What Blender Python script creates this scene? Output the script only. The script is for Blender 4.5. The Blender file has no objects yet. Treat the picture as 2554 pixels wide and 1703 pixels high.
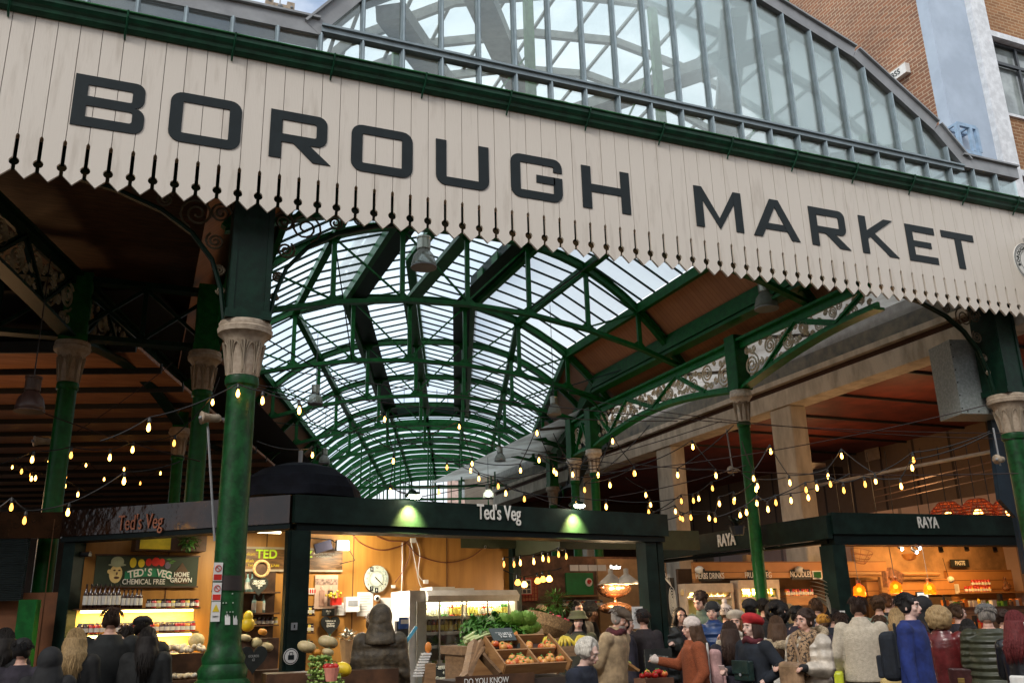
import bpy, bmesh, math, random
from mathutils import Vector as V, Matrix, noise
random.seed(7)
R = math.radians; PI = math.pi
sc = bpy.context.scene; col = sc.collection

# ------------------------------------------------------------------ camera, sky, sun, exposure
YAW, PIT, ROL, FPX = R(22.675), R(17.317), R(-1.527), 2232.0
_f = V((math.sin(YAW)*math.cos(PIT), math.cos(YAW)*math.cos(PIT), math.sin(PIT)))
_r = V((math.cos(YAW), -math.sin(YAW), 0)); _u = _r.cross(_f)
CR = math.cos(ROL)*_r + math.sin(ROL)*_u; CU = -math.sin(ROL)*_r + math.cos(ROL)*_u; CF = _f
EYE = V((0, 0, 1.7))
cam = bpy.data.cameras.new('camera'); camo = bpy.data.objects.new('camera', cam); col.objects.link(camo)
m = Matrix((CR, CU, -CF)).transposed().to_4x4(); m.translation = EYE; camo.matrix_world = m
cam.sensor_width = 36; cam.lens = FPX/2554*36; cam.clip_end = 2000; cam.clip_start = .05
sc.camera = camo
sc.view_settings.view_transform = 'Standard'; sc.view_settings.look = 'None'; sc.view_settings.gamma = 1
sc.view_settings.exposure = 0.82
sc.cycles.use_denoising = True; sc.cycles.max_bounces = 8; sc.cycles.transparent_max_bounces = 24
sc.cycles.sample_clamp_indirect = 4; sc.cycles.use_light_tree = True; sc.cycles.caustics_reflective = False; sc.cycles.caustics_refractive = False

SUN_EL, SUN_AZ = R(38), R(52)           # behind the photographer, to the left
w = bpy.data.worlds.new("World"); sc.world = w; w.use_nodes = True
nt = w.node_tree; nt.nodes.clear()
def N(t, nt=nt, **k):
    n = nt.nodes.new(t)
    for a, b in k.items(): setattr(n, a, b)
    return n
sky = N('ShaderNodeTexSky'); sky.sky_type = 'NISHITA'; sky.sun_disc = False
sky.sun_elevation = SUN_EL; sky.sun_rotation = PI + SUN_AZ; sky.air_density = 1.2; sky.dust_density = 1.5
tc = N('ShaderNodeTexCoord'); mp = N('ShaderNodeMapping'); mp.inputs['Scale'].default_value = (1.6, 1.6, 3.2); mp.inputs['Location'].default_value = (.35, .1, .2)
nz = N('ShaderNodeTexNoise'); nz.inputs['Scale'].default_value = 1.7; nz.inputs['Detail'].default_value = 7; nz.inputs['Roughness'].default_value = .55
cr = N('ShaderNodeValToRGB'); cr.color_ramp.elements[0].position = .27; cr.color_ramp.elements[1].position = .45
mx = N('ShaderNodeMixRGB'); mx.inputs[2].default_value = (5.6, 5.9, 6.3, 1)
bg = N('ShaderNodeBackground'); bg.inputs[1].default_value = .12; wo = N('ShaderNodeOutputWorld')
L = nt.links.new
L(tc.outputs['Generated'], mp.inputs[0]); L(mp.outputs[0], nz.inputs[0]); vd = N('ShaderNodeVectorMath', operation='DOT_PRODUCT'); nv = N('ShaderNodeVectorMath', operation='NORMALIZE'); vd.inputs[1].default_value = (.16, .84, .52)
bl = N('ShaderNodeMapRange'); bl.inputs['From Min'].default_value = .90; bl.inputs['From Max'].default_value = .995; bl.inputs['To Min'].default_value = 0; bl.inputs['To Max'].default_value = .20
sb = N('ShaderNodeMath', operation='SUBTRACT'); L(tc.outputs['Generated'], nv.inputs[0]); L(nv.outputs[0], vd.inputs[0]); L(vd.outputs['Value'], bl.inputs['Value']); L(nz.outputs[0], sb.inputs[0]); L(bl.outputs[0], sb.inputs[1])
L(sb.outputs[0], cr.inputs[0]); L(cr.outputs[0], mx.inputs[0])
L(sky.outputs[0], mx.inputs[1]); L(mx.outputs[0], bg.inputs[0]); L(bg.outputs[0], wo.inputs[0])
sl = bpy.data.lights.new('sun', 'SUN'); sl.energy = 1.0; sl.angle = R(14); sl.color = (1, .95, .88)
so = bpy.data.objects.new('sun', sl); col.objects.link(so)
sd = V((math.sin(PI+SUN_AZ)*math.cos(SUN_EL)*1, math.cos(PI+SUN_AZ)*math.cos(SUN_EL), math.sin(SUN_EL)))
so.rotation_euler = sd.to_track_quat('Z', 'Y').to_euler()

# ------------------------------------------------------------------ helpers
def ray(px, py):                         # direction through a point of the 2554x1703 photograph
    return CR*((px-1277)/FPX) - CU*((py-851.5)/FPX) + CF
def spot(px, py, D):                     # the point at horizontal distance D
    d = ray(px, py); k = D/math.hypot(d.x, d.y); return EYE + d*k
def atY(px, py, Y): d = ray(px, py); return EYE + d*(Y/d.y)
def atX(px, py, X): d = ray(px, py); return EYE + d*(X/d.x)
def atZ(px, py, Z): d = ray(px, py); return EYE + d*((Z-1.7)/d.z)

class Fr:                                # a local frame: origin, heading (clockwise from +Y); a along, b across (away), z up
    def __init__(s, o, h):
        s.o = V((o[0], o[1], 0)); h = R(h); s.a = V((math.sin(h), math.cos(h), 0)); s.b = V((-math.cos(h), math.sin(h), 0)); s.h = h
        s.rz = PI/2 - h
    def __call__(s, a, b, z): return s.o + s.a*a + s.b*b + V((0, 0, z))
    def hit(s, px, py, b=0):             # where the view through px,py meets the plane b
        d = ray(px, py); o = s.o + s.b*b; t = (o-V((0, 0, 0))).dot(s.b)/d.dot(s.b); p = EYE + d*t; q = p-s.o
        return q.dot(s.a), p.z
WX = Fr((0, 0), 90)                      # a = x, b = y

MATS = {}
def mat(name, c, rough=.6, metal=0, var=.12, scale=6, bump=0, bscale=40, emit=None, estr=0, kind=None, c2=None, stretch=(1, 1, 1), spec=.5, thr=(.4, .65), wave=None, trans=None, coords='Object'):
    if name in MATS: return MATS[name]
    M = bpy.data.materials.new(name); M.use_nodes = True; t = M.node_tree; t.nodes.clear()
    n = lambda ty, **k: N(ty, t, **k); l = t.links.new
    out = n('ShaderNodeOutputMaterial')
    if emit:
        e = n('ShaderNodeEmission'); e.inputs[0].default_value = (*emit, 1); e.inputs[1].default_value = estr; l(e.outputs[0], out.inputs[0]); MATS[name] = M; return M
    p = n('ShaderNodeBsdfPrincipled'); p.inputs['Roughness'].default_value = rough; p.inputs['Metallic'].default_value = metal
    p.inputs['Specular IOR Level'].default_value = spec
    tc = n('ShaderNodeTexCoord'); mp = n('ShaderNodeMapping'); mp.inputs['Scale'].default_value = stretch; l(tc.outputs[coords], mp.inputs[0])
    nz = n('ShaderNodeTexNoise'); nz.inputs['Scale'].default_value = scale; nz.inputs['Detail'].default_value = 6; nz.inputs['Roughness'].default_value = .6; l(mp.outputs[0], nz.inputs[0])
    rp = n('ShaderNodeValToRGB'); rp.color_ramp.elements[0].position = thr[0]; rp.color_ramp.elements[1].position = thr[1]
    lo = c2 if c2 else tuple(x*(1-var*1.6) for x in c); rp.color_ramp.elements[0].color = (*lo, 1)
    rp.color_ramp.elements[1].color = (*(c if c2 else tuple(min(1, x*(1+var*.6)) for x in c)), 1)
    l(nz.outputs[0], rp.inputs[0]); l(rp.outputs[0], p.inputs['Base Color'])
    hsrc = None
    if wave:                             # (scale, direction, strength, distortion)
        wv = n('ShaderNodeTexWave'); wv.inputs['Scale'].default_value = wave[0]; wv.bands_direction = wave[1]; wv.inputs['Distortion'].default_value = wave[3]
        l(tc.outputs[coords], wv.inputs[0]); b = n('ShaderNodeBump'); b.inputs['Strength'].default_value = wave[2]; b.inputs['Distance'].default_value = .03
        l(wv.outputs[1], b.inputs['Height']); l(b.outputs[0], p.inputs['Normal']); hsrc = b
    if bump:
        n2 = n('ShaderNodeTexNoise'); n2.inputs['Scale'].default_value = bscale; n2.inputs['Detail'].default_value = 5; l(mp.outputs[0], n2.inputs[0])
        b = n('ShaderNodeBump'); b.inputs['Strength'].default_value = bump; b.inputs['Distance'].default_value = .02; l(n2.outputs[0], b.inputs['Height'])
        if hsrc: l(hsrc.outputs[0], b.inputs['Normal'])
        l(b.outputs[0], p.inputs['Normal'])
    last = p
    if trans:                            # (transparent share, translucent share)
        tl = n('ShaderNodeBsdfTranslucent'); l(rp.outputs[0], tl.inputs[0]); tr = n('ShaderNodeBsdfTransparent'); tr.inputs[0].default_value = (*trans[2], 1)
        m1 = n('ShaderNodeMixShader'); m1.inputs[0].default_value = trans[1]; l(p.outputs[0], m1.inputs[1]); l(tl.outputs[0], m1.inputs[2])
        m2 = n('ShaderNodeMixShader'); m2.inputs[0].default_value = trans[0]; l(m1.outputs[0], m2.inputs[1]); l(tr.outputs[0], m2.inputs[2]); last = m2
    l(last.outputs[0], out.inputs[0]); MATS[name] = M; return M

def boards_mat(name, c, c2, pitch, axis, dark=.35, bumpy=.3, rough=.6):      # painted or bare boards with dark joints along one axis (object coordinates)
    M = bpy.data.materials.new(name); M.use_nodes = True; t = M.node_tree; p = t.nodes['Principled BSDF']; n = lambda ty, **k: N(ty, t, **k); l = t.links.new
    p.inputs['Roughness'].default_value = rough
    tc = n('ShaderNodeTexCoord'); sp = n('ShaderNodeSeparateXYZ'); l(tc.outputs['Object'], sp.inputs[0])
    dv = n('ShaderNodeMath', operation='DIVIDE'); l(sp.outputs['XYZ'.index(axis)], dv.inputs[0]); dv.inputs[1].default_value = pitch
    fr = n('ShaderNodeMath', operation='FRACT'); l(dv.outputs[0], fr.inputs[0]); fl = n('ShaderNodeMath', operation='FLOOR'); l(dv.outputs[0], fl.inputs[0])
    wn = n('ShaderNodeTexWhiteNoise', noise_dimensions='1D'); l(fl.outputs[0], wn.inputs['W'])
    lt = n('ShaderNodeMath', operation='LESS_THAN'); l(fr.outputs[0], lt.inputs[0]); lt.inputs[1].default_value = .07
    nz = n('ShaderNodeTexNoise'); nz.inputs['Scale'].default_value = 5; nz.inputs['Detail'].default_value = 7; l(tc.outputs['Object'], nz.inputs[0])
    a = n('ShaderNodeMixRGB'); a.inputs[1].default_value = (*c, 1); a.inputs[2].default_value = (*c2, 1)
    ad = n('ShaderNodeMath', operation='MULTIPLY_ADD'); l(wn.outputs['Value'], ad.inputs[0]); ad.inputs[1].default_value = .5; l(nz.outputs[0], ad.inputs[2]); sb = n('ShaderNodeMath', operation='SUBTRACT', use_clamp=True); l(ad.outputs[0], sb.inputs[0]); sb.inputs[1].default_value = .3
    l(sb.outputs[0], a.inputs[0]); b = n('ShaderNodeMixRGB'); l(lt.outputs[0], b.inputs[0]); l(a.outputs[0], b.inputs[1]); b.inputs[2].default_value = (*[x*dark for x in c2], 1)
    l(b.outputs[0], p.inputs['Base Color']); bp = n('ShaderNodeBump'); bp.inputs['Strength'].default_value = bumpy; bp.inputs['Distance'].default_value = .01; bp.invert = True
    l(lt.outputs[0], bp.inputs['Height']); l(bp.outputs[0], p.inputs['Normal']); MATS[name] = M; return M

class MB:
    def __init__(s): s.v = []; s.f = []
    def add(s, vs, fs): k = len(s.v); s.v += [tuple(x) for x in vs]; s.f += [tuple(i+k for i in f) for f in fs]; return s
    def box(s, c, size, ax=None):        # centre, full sizes, axes (3 vectors)
        ax = ax or (V((1, 0, 0)), V((0, 1, 0)), V((0, 0, 1))); c = V(c); h = [x/2 for x in size]; vs = []
        for k in (-1, 1):
            for j in (-1, 1):
                for i in (-1, 1): vs.append(c+ax[0]*h[0]*i+ax[1]*h[1]*j+ax[2]*h[2]*k)
        return s.add(vs, [(0, 2, 3, 1), (4, 5, 7, 6), (0, 1, 5, 4), (2, 6, 7, 3), (0, 4, 6, 2), (1, 3, 7, 5)])
    def fbox(s, F, a, b, z, ):           # box in a frame: (a0,a1),(b0,b1),(z0,z1)
        c = F((a[0]+a[1])/2, (b[0]+b[1])/2, (z[0]+z[1])/2); return s.box(c, (abs(a[1]-a[0]), abs(b[1]-b[0]), abs(z[1]-z[0])), (F.a, F.b, V((0, 0, 1))))
    def bar(s, p, q, w, h=None, up=V((0, 0, 1))):
        p = V(p); q = V(q); d = (q-p); L = d.length
        if L < 1e-6: return s
        d /= L; x = d.cross(up)
        if x.length < 1e-3: x = d.cross(V((1, 0, 0)))
        x.normalize(); y = x.cross(d); return s.box((p+q)/2, (L, w, h or w), (d, x, y))
    def tube(s, P, r, n=8, cap=True):
        P = [V(p) for p in P]; rs = r if isinstance(r, (list, tuple)) else [r]*len(P); k = len(s.v); prev = None
        for i, p in enumerate(P):
            d = (P[min(i+1, len(P)-1)]-P[max(i-1, 0)]); d = d.normalized() if d.length > 1e-9 else V((0, 0, 1))
            if prev is None: x = d.cross(V((0, 0, 1)) if abs(d.z) < .9 else V((1, 0, 0))).normalized()
            else:
                x = prev - d*prev.dot(d); x = x.normalized() if x.length > 1e-6 else d.orthogonal().normalized()
            prev = x; y = d.cross(x)
            for j in range(n): a = 2*PI*j/n; s.v.append(tuple(p+(x*math.cos(a)+y*math.sin(a))*rs[i]))
        for i in range(len(P)-1):
            for j in range(n): s.f.append((k+i*n+j, k+i*n+(j+1) % n, k+(i+1)*n+(j+1) % n, k+(i+1)*n+j))
        if cap: s.f.append(tuple(k+j for j in reversed(range(n)))); s.f.append(tuple(k+(len(P)-1)*n+j for j in range(n)))
        return s
    def lathe(s, prof, c=(0, 0, 0), n=20, sq=None):       # prof: (radius, z)
        k = len(s.v); c = V(c)
        for r, z in prof:
            for j in range(n):
                a = 2*PI*j/n; rr = r*(sq(a) if sq else 1); s.v.append(tuple(c+V((math.cos(a)*rr, math.sin(a)*rr, z))))
        for i in range(len(prof)-1):
            for j in range(n): s.f.append((k+i*n+j, k+i*n+(j+1) % n, k+(i+1)*n+(j+1) % n, k+(i+1)*n+j))
        s.f.append(tuple(k+j for j in reversed(range(n)))); s.f.append(tuple(k+(len(prof)-1)*n+j for j in range(n))); return s
    def ball(s, c, r, n=12, m=8, rot=None):
        r = r if isinstance(r, (tuple, list)) else (r, r, r); c = V(c); k = len(s.v)
        for i in range(m+1):
            t = PI*i/m
            for j in range(n):
                a = 2*PI*j/n; q = V((r[0]*math.sin(t)*math.cos(a), r[1]*math.sin(t)*math.sin(a), -r[2]*math.cos(t)))
                if rot: q = rot @ q
                s.v.append(tuple(c+q))
        for i in range(m):
            for j in range(n): s.f.append((k+i*n+j, k+i*n+(j+1) % n, k+(i+1)*n+(j+1) % n, k+(i+1)*n+j))
        return s
    def cap(s, p, q, r1, r2, n=10):      # capsule-like limb piece
        s.tube([p, V(p).lerp(V(q), .5), q], [r1, (r1+r2)/2, r2], n); s.ball(p, r1, n, 6); s.ball(q, r2, n, 6); return s
    def loft(s, rings, n=18):            # rings: (centre, rx, ry) ellipses in the horizontal plane, closed at both ends
        k = len(s.v)
        for c, rx, ry in rings:
            for j in range(n): a = 2*PI*j/n; s.v.append((c[0]+rx*math.cos(a), c[1]+ry*math.sin(a), c[2]))
        for i in range(len(rings)-1):
            for j in range(n): s.f.append((k+i*n+j, k+i*n+(j+1) % n, k+(i+1)*n+(j+1) % n, k+(i+1)*n+j))
        s.f.append(tuple(k+j for j in reversed(range(n)))); s.f.append(tuple(k+(len(rings)-1)*n+j for j in range(n))); return s
    def poly(s, pts, d):                 # planar polygon (3-D points) extruded by vector d
        k = len(s.v); n = len(pts); d = V(d); s.v += [tuple(p) for p in pts]+[tuple(V(p)+d) for p in pts]
        s.f.append(tuple(range(k, k+n))); s.f.append(tuple(reversed(range(k+n, k+2*n))))
        for i in range(n): s.f.append((k+i, k+n+i, k+n+(i+1) % n, k+(i+1) % n))
        return s
    def quad(s, *p): return s.add(p, [tuple(range(len(p)))])
    def build(s, name, M=None, parent=None, smooth=False, fix=False):
        me = bpy.data.meshes.new(name); me.from_pydata(s.v, [], s.f); me.update()
        if fix:
            b = bmesh.new(); b.from_mesh(me); bmesh.ops.remove_doubles(b, verts=b.verts, dist=1e-5); bmesh.ops.recalc_face_normals(b, faces=b.faces); b.to_mesh(me); b.free()
        if smooth:
            for p in me.polygons: p.use_smooth = True
        if M: me.materials.append(M)
        o = bpy.data.objects.new(name, me); col.objects.link(o)
        if parent is not None:
            o.parent = parent
            mw = parent_world(parent); o.matrix_parent_inverse = mw.inverted()
        return o
def parent_world(p):
    mw = p.matrix_basis.copy()
    if p.parent: mw = parent_world(p.parent) @ p.matrix_parent_inverse @ mw
    return mw
def tag(o, label=None, cat=None, group=None, kind=None):
    if label: o['label'] = label
    if cat: o['category'] = cat
    if group: o['group'] = group
    if kind: o['kind'] = kind
    return o
def thing(name, label, cat, loc=(0, 0, 0), rz=0, group=None):
    o = bpy.data.objects.new(name, None); col.objects.link(o); o.location = loc; o.rotation_euler = (0, 0, rz); o.empty_display_size = .1
    return tag(o, label, cat, group)
def clone(root, loc, rz=0, label=None, scale=None, rot=None):
    r = root.copy(); col.objects.link(r); r.location = loc; r.rotation_euler = rot or (0, 0, rz)
    if scale: r.scale = (scale,)*3 if not isinstance(scale, tuple) else scale
    if label: r['label'] = label
    for ch in list(root.children):
        c = ch.copy(); col.objects.link(c); c.parent = r
        for g in list(ch.children):
            d = g.copy(); col.objects.link(d); d.parent = c
    return r
def text(s, size, name, M, parent, o, ax, az, ext=.006, sx=1, bold=0, align='CENTER', line=1.0):
    """lettering as a mesh: o = centre point, ax = reading direction, az = up"""
    cu = bpy.data.curves.new('t', 'FONT'); cu.body = s; cu.size = size; cu.extrude = ext; cu.offset = bold; cu.align_x = align; cu.align_y = 'CENTER'; cu.space_line = line
    t = bpy.data.objects.new('t', cu); col.objects.link(t); dg = bpy.context.evaluated_depsgraph_get()
    me = bpy.data.meshes.new_from_object(t.evaluated_get(dg)); bpy.data.objects.remove(t); bpy.data.curves.remove(cu)
    ax = V(ax).normalized(); az = V(az).normalized(); an = ax.cross(az)
    for v in me.vertices: c = v.co.copy(); v.co = V(o)+ax*c.x*sx+az*c.y+an*c.z
    me.materials.clear(); me.materials.append(M); me.name = name
    ob = bpy.data.objects.new(name, me); col.objects.link(ob)
    if parent is not None: ob.parent = parent; ob.matrix_parent_inverse = parent_world(parent).inverted()
    return ob
Z = V((0, 0, 1))
def arc2(c, r, a0, a1, n=8): return [(c[0]+r*math.cos(R(a0+(a1-a0)*i/n)), c[1]+r*math.sin(R(a0+(a1-a0)*i/n))) for i in range(n+1)]
def spiral(c, r, turns=2.2, a0=0, sgn=1, n=34):
    return [(c[0]+r*(1-.86*t)*math.cos(a0+sgn*turns*2*PI*t), c[1]+r*(1-.86*t)*math.sin(a0+sgn*turns*2*PI*t)) for t in [i/n for i in range(n+1)]]

# ------------------------------------------------------------------ materials
green = mat('green_gloss_paint', (.006, .110, .020), .4, spec=.25, var=.2, scale=9, bump=.05)
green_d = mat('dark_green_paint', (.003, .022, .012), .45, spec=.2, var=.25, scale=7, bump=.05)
shadeg = mat('shaded_column_green', (.005, .062, .014), .45, var=.3, scale=11, bump=.15, bscale=25, spec=.25)  # darker copy of the column green, shade put into its colour
litcap = mat('lit_capital_paint', (.72, .67, .58), .55, var=.15, scale=14)  # brighter copy of the capital paint, light put into its colour
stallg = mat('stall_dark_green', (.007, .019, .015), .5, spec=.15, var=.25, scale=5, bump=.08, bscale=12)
stone = mat('cream_painted_stone', (.40, .32, .235), .65, c2=(.22, .16, .11), thr=(.25, .6), scale=14, bump=.15, bscale=30)  # mottled cream; on the capitals its tone carries the shade
scrollm = mat('cream_scroll_paint', (.66, .60, .46), .45, var=.1, scale=20)
cream = mat('cream_board_paint', (.62, .56, .485), .5, c2=(.50, .44, .37), thr=(.28, .46), scale=3.6, bump=.08, bscale=30, stretch=(2.2, 1, .28))
letterm = mat('charcoal_letter_paint', (.012, .018, .020), .5, var=.1, spec=.2)
steel = mat('blue_grey_steel', (.22, .28, .31), .45, var=.12, scale=5)
flash = mat('grey_zinc_sheet', (.27, .28, .29), .45, var=.12, scale=3)
brownc = boards_mat('brown_ceiling_boards', (.40, .20, .11), (.30, .14, .08), .12, 'Y', .6, .3)
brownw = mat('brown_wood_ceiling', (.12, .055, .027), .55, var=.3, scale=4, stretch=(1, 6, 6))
conc = mat('stained_concrete', (.60, .55, .47), .8, c2=(.36, .32, .26), scale=3.5, stretch=(1, 1, .35), bump=.3, bscale=20, thr=(.32, .6))
darkm = mat('near_black_paint', (.02, .02, .018), .6)  # plain near-black for joists, deck and rails
blackm = mat('black_paint', (.012, .012, .013), .4)
white = mat('white_paint', (.75, .74, .70), .4, var=.06)
paper = mat('white_paper', (.72, .70, .66), .7, var=.05)
redp = mat('dark_red_soffit', (.17, .028, .012), .6, var=.25, scale=2)
ply = mat('ochre_plywood', (.50, .24, .05), .45, c2=(.34, .15, .03), scale=2.2, stretch=(3, 3, .35), thr=(.3, .7))
wood = mat('pine_boards', (.42, .22, .085), .5, c2=(.24, .11, .04), scale=3, stretch=(1, 1, 9), thr=(.3, .7), bump=.1)
crate = mat('rough_crate_wood', (.33, .19, .09), .7, c2=(.17, .09, .04), scale=4, stretch=(2, 2, 8), thr=(.3, .7), bump=.2)
chalk = mat('chalkboard_black', (.015, .018, .017), .6, var=.3)
chalkw = mat('chalk_white', (.8, .78, .72), .8, var=.05)
glassroof = mat('roof_glazing', (.82, .92, .99), .5, var=.10, scale=.35, trans=(.34, .95, (.93, .985, 1)))
sheet = mat('translucent_roof_sheet', (.80, .78, .72), .6, c2=(.48, .44, .38), scale=.9, thr=(.32, .58), trans=(.0, .65, (1, 1, 1)))
def pane_mat(name, tint, gl, dust=.1):
    M = bpy.data.materials.new(name); M.use_nodes = True; t = M.node_tree; t.nodes.clear(); n = lambda ty, **k: N(ty, t, **k); l = t.links.new
    out = n('ShaderNodeOutputMaterial'); tr = n('ShaderNodeBsdfTransparent'); tr.inputs[0].default_value = (*tint, 1)
    g = n('ShaderNodeBsdfGlossy'); g.inputs['Roughness'].default_value = .03; g.inputs[0].default_value = (.9, .95, .95, 1)
    d = n('ShaderNodeBsdfDiffuse'); d.inputs[0].default_value = (.6, .62, .56, 1)
    lw = n('ShaderNodeLayerWeight'); lw.inputs[0].default_value = .25
    mr = n('ShaderNodeMath', operation='MULTIPLY_ADD'); l(lw.outputs['Fresnel'], mr.inputs[0]); mr.inputs[1].default_value = .8; mr.inputs[2].default_value = gl
    m1 = n('ShaderNodeMixShader'); l(mr.outputs[0], m1.inputs[0]); l(tr.outputs[0], m1.inputs[1]); l(g.outputs[0], m1.inputs[2])
    m2 = n('ShaderNodeMixShader'); m2.inputs[0].default_value = dust; l(m1.outputs[0], m2.inputs[1]); l(d.outputs[0], m2.inputs[2]); l(m2.outputs[0], out.inputs[0]); MATS[name] = M; return M
pane = pane_mat('gable_pane_glass', (.91, .95, .94), .05, .045)
clearp = pane_mat('clear_cabinet_glass', (.95, .97, .95), .03, .01)
brick = None
def brick_mat(name, c1, c2, mortar, ax):
    M = bpy.data.materials.new(name); M.use_nodes = True; t = M.node_tree; p = t.nodes['Principled BSDF']; n = lambda ty, **k: N(ty, t, **k); l = t.links.new
    tc = n('ShaderNodeTexCoord'); sp = n('ShaderNodeSeparateXYZ'); cb = n('ShaderNodeCombineXYZ'); l(tc.outputs['Object'], sp.inputs[0]); l(sp.outputs['XYZ'.index(ax)], cb.inputs[0]); l(sp.outputs[2], cb.inputs[1])
    b = n('ShaderNodeTexBrick'); b.inputs['Scale'].default_value = 1; b.inputs['Brick Width'].default_value = .28; b.inputs['Row Height'].default_value = .095; b.inputs['Mortar Size'].default_value = .011
    b.inputs['Color1'].default_value = (*c1, 1); b.inputs['Color2'].default_value = (*c2, 1); b.inputs['Mortar'].default_value = (*mortar, 1); b.inputs['Bias'].default_value = -.1
    nz = n('ShaderNodeTexNoise'); nz.inputs['Scale'].default_value = .5; nz.inputs['Detail'].default_value = 6; l(tc.outputs['Object'], nz.inputs[0])
    mx = n('ShaderNodeMixRGB', blend_type='MULTIPLY'); mx.inputs[0].default_value = .8; rp = n('ShaderNodeValToRGB'); rp.color_ramp.elements[0].position = .3; rp.color_ramp.elements[1].position = .7; rp.color_ramp.elements[0].color = (.55, .5, .48, 1)
    l(nz.outputs[0], rp.inputs[0]); l(cb.outputs[0], b.inputs[0]); l(b.outputs[0], mx.inputs[1]); l(rp.outputs[0], mx.inputs[2]); l(mx.outputs[0], p.inputs['Base Color']); p.inputs['Roughness'].default_value = .85
    bp = n('ShaderNodeBump'); bp.inputs['Strength'].default_value = .5; bp.inputs['Distance'].default_value = .01; bp.invert = True; l(b.outputs[1], bp.inputs['Height']); l(bp.outputs[0], p.inputs['Normal']); MATS[name] = M; return M

# ------------------------------------------------------------------ ground
pav = mat('worn_paving_asphalt', (.085, .08, .072), .7, var=.3, scale=1.2, bump=.2)
tag(MB().quad((-150, -60, 0), (150, -60, 0), (150, 160, 0), (-150, 160, 0)).build('ground', pav), kind='structure')

# ------------------------------------------------------------------ fascia sign board
YF = 9.5
fas = thing('sign_fascia', 'long cream boarded fascia with big dark BOROUGH MARKET letters and pierced scalloped lower edge', 'sign board', (5.5, YF, 6.16))
P = .2215; mb = MB(); X0 = -1.519-P*30; nb = 106
for i in range(nb):
    x0 = X0+i*P+.0035; x1 = X0+(i+1)*P-.0035; xc = (x0+x1)/2; g = .016; r = .050
    right = [(x1-g, 6.245), (x1-g, 6.295)] + [(x1+.0035-r*math.cos(R(a)), 6.335+r*math.sin(R(a))) for a in (-55, -25, 0, 25, 55)] + [(x1-g, 6.38), (x1-g, 6.635), (x1, 6.66), (x1, 8.3)]
    left = [(2*xc-x, z) for x, z in reversed(right)]
    pts = [(xc, 6.155)]+right+left
    dy = random.uniform(-.002, .002)
    mb.poly([(x, YF+dy, z) for x, z in pts], (0, .032, 0))
mb.build('boarding', cream, fas)
mb = MB()
for i in range(nb+1):                     # raised bead behind every joint
    x = X0+i*P; mb.box((x, YF+.045, 7.48), (.03, .02, 1.6))
mb.box((X0+P*nb/2, YF+.12, 7.6), (P*nb, .1, 1.5)); mb.box((X0+P*nb/2, YF+.10, 6.72), (P*nb, .11, .10))
mb.build('joint_beading', mat('joint_dark_cream', (.32, .26, .20), .7), fas)
YL = YF-.012
def letter(ch, polys, holes=()):
    """outer polygon with keyhole cuts: polygons listed as convex-ish strips in x,z"""
    mb = MB()
    for i, p in enumerate(polys): e = i*.0012 if len(polys) < 8 else 0; mb.poly([(x, YL+e, z) for x, z in p], (0, .024, 0))
    return mb.build('letter', letterm, fas)
def ring(outer, inner): n = len(outer); return [[outer[i], outer[(i+1) % n], inner[(i+1) % n], inner[i]] for i in range(n)]
def strip(outer, inner): return [[outer[i], outer[i+1], inner[i+1], inner[i]] for i in range(len(outer)-1)]
def rr(x0, x1, z0, z1, r, k=5, cor=(1, 1, 1, 1)):     # rounded rectangle, ccw from lower left; k+1 points per corner always
    o = []
    for (cx, cz, a, f) in ((x0, z0, 180, cor[0]), (x1, z0, 270, cor[1]), (x1, z1, 0, cor[2]), (x0, z1, 90, cor[3])):
        q = r*f; ccx = cx+q if cx == x0 else cx-q; ccz = cz+q if cz == z0 else cz-q
        o += arc2((ccx, ccz), q, a, a+90, k)
    return o
z0, z1 = 6.855, 7.475; h = z1-z0; S = .135; T = .115      # stem and bar widths
def cnr(x0, x1, za, zb, **k): return rr(x0, x1, za, zb, **k)
def LO(x0, x1): return ring(rr(x0, x1, z0, z1, .13), rr(x0+S, x1-S, z0+T, z1-T, .012))
letter('O', LO(-.09, .68)); letter('O', LO(1.95, 2.71))
def bowl(x0, x1, zb, zt, r, tb, tt):     # the curved arm of B or R to the right of its stem
    out = [(x0+S, zt)]+arc2((x1-r, zt-r), r, 90, 0, 5)+arc2((x1-r, zb+r), r, 0, -90, 5)+[(x0+S, zb)]
    q = max(.02, r-S*.62); xi, zi, zj = x1-S+.01, zt-tt, zb+tb
    return strip(out, [(x0+S, zi)]+arc2((xi-q, zi-q), q, 90, 0, 5)+arc2((xi-q, zj+q), q, 0, -90, 5)+[(x0+S, zj)])
def LB(x0, x1):
    zm = (z0+z1)/2; return [[(x0, z0), (x0+S, z0), (x0+S, z1), (x0, z1)]]+bowl(x0, x1-.015, zm, z1, .10, T/2, T)+bowl(x0, x1, z0, zm, .11, T, T/2)
letter('B', LB(-1.06, -.34))
def LR(x0, x1):
    zb = z0+.215; return [[(x0, z0), (x0+S, z0), (x0+S, z1), (x0, z1)]]+bowl(x0, x1, zb, z1, .11, T-.01, T)+[[(x0+.27, zb), (x1-.16, z0), (x1+.05, z0), (x0+.46, zb)]]
letter('R', LR(1.0, 1.66)); letter('R', LR(8.79, 9.46))
letter('U', (lambda x0, x1: strip([(x0, z1)]+arc2((x0+.13, z0+.13), .13, 180, 270, 5)+arc2((x1-.13, z0+.13), .13, 270, 360, 5)+[(x1, z1)], [(x0+S, z1)]+[(x0+S, z0+T)]*6+[(x1-S, z0+T)]*6+[(x1-S, z1)]))(3.01, 3.71))
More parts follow.
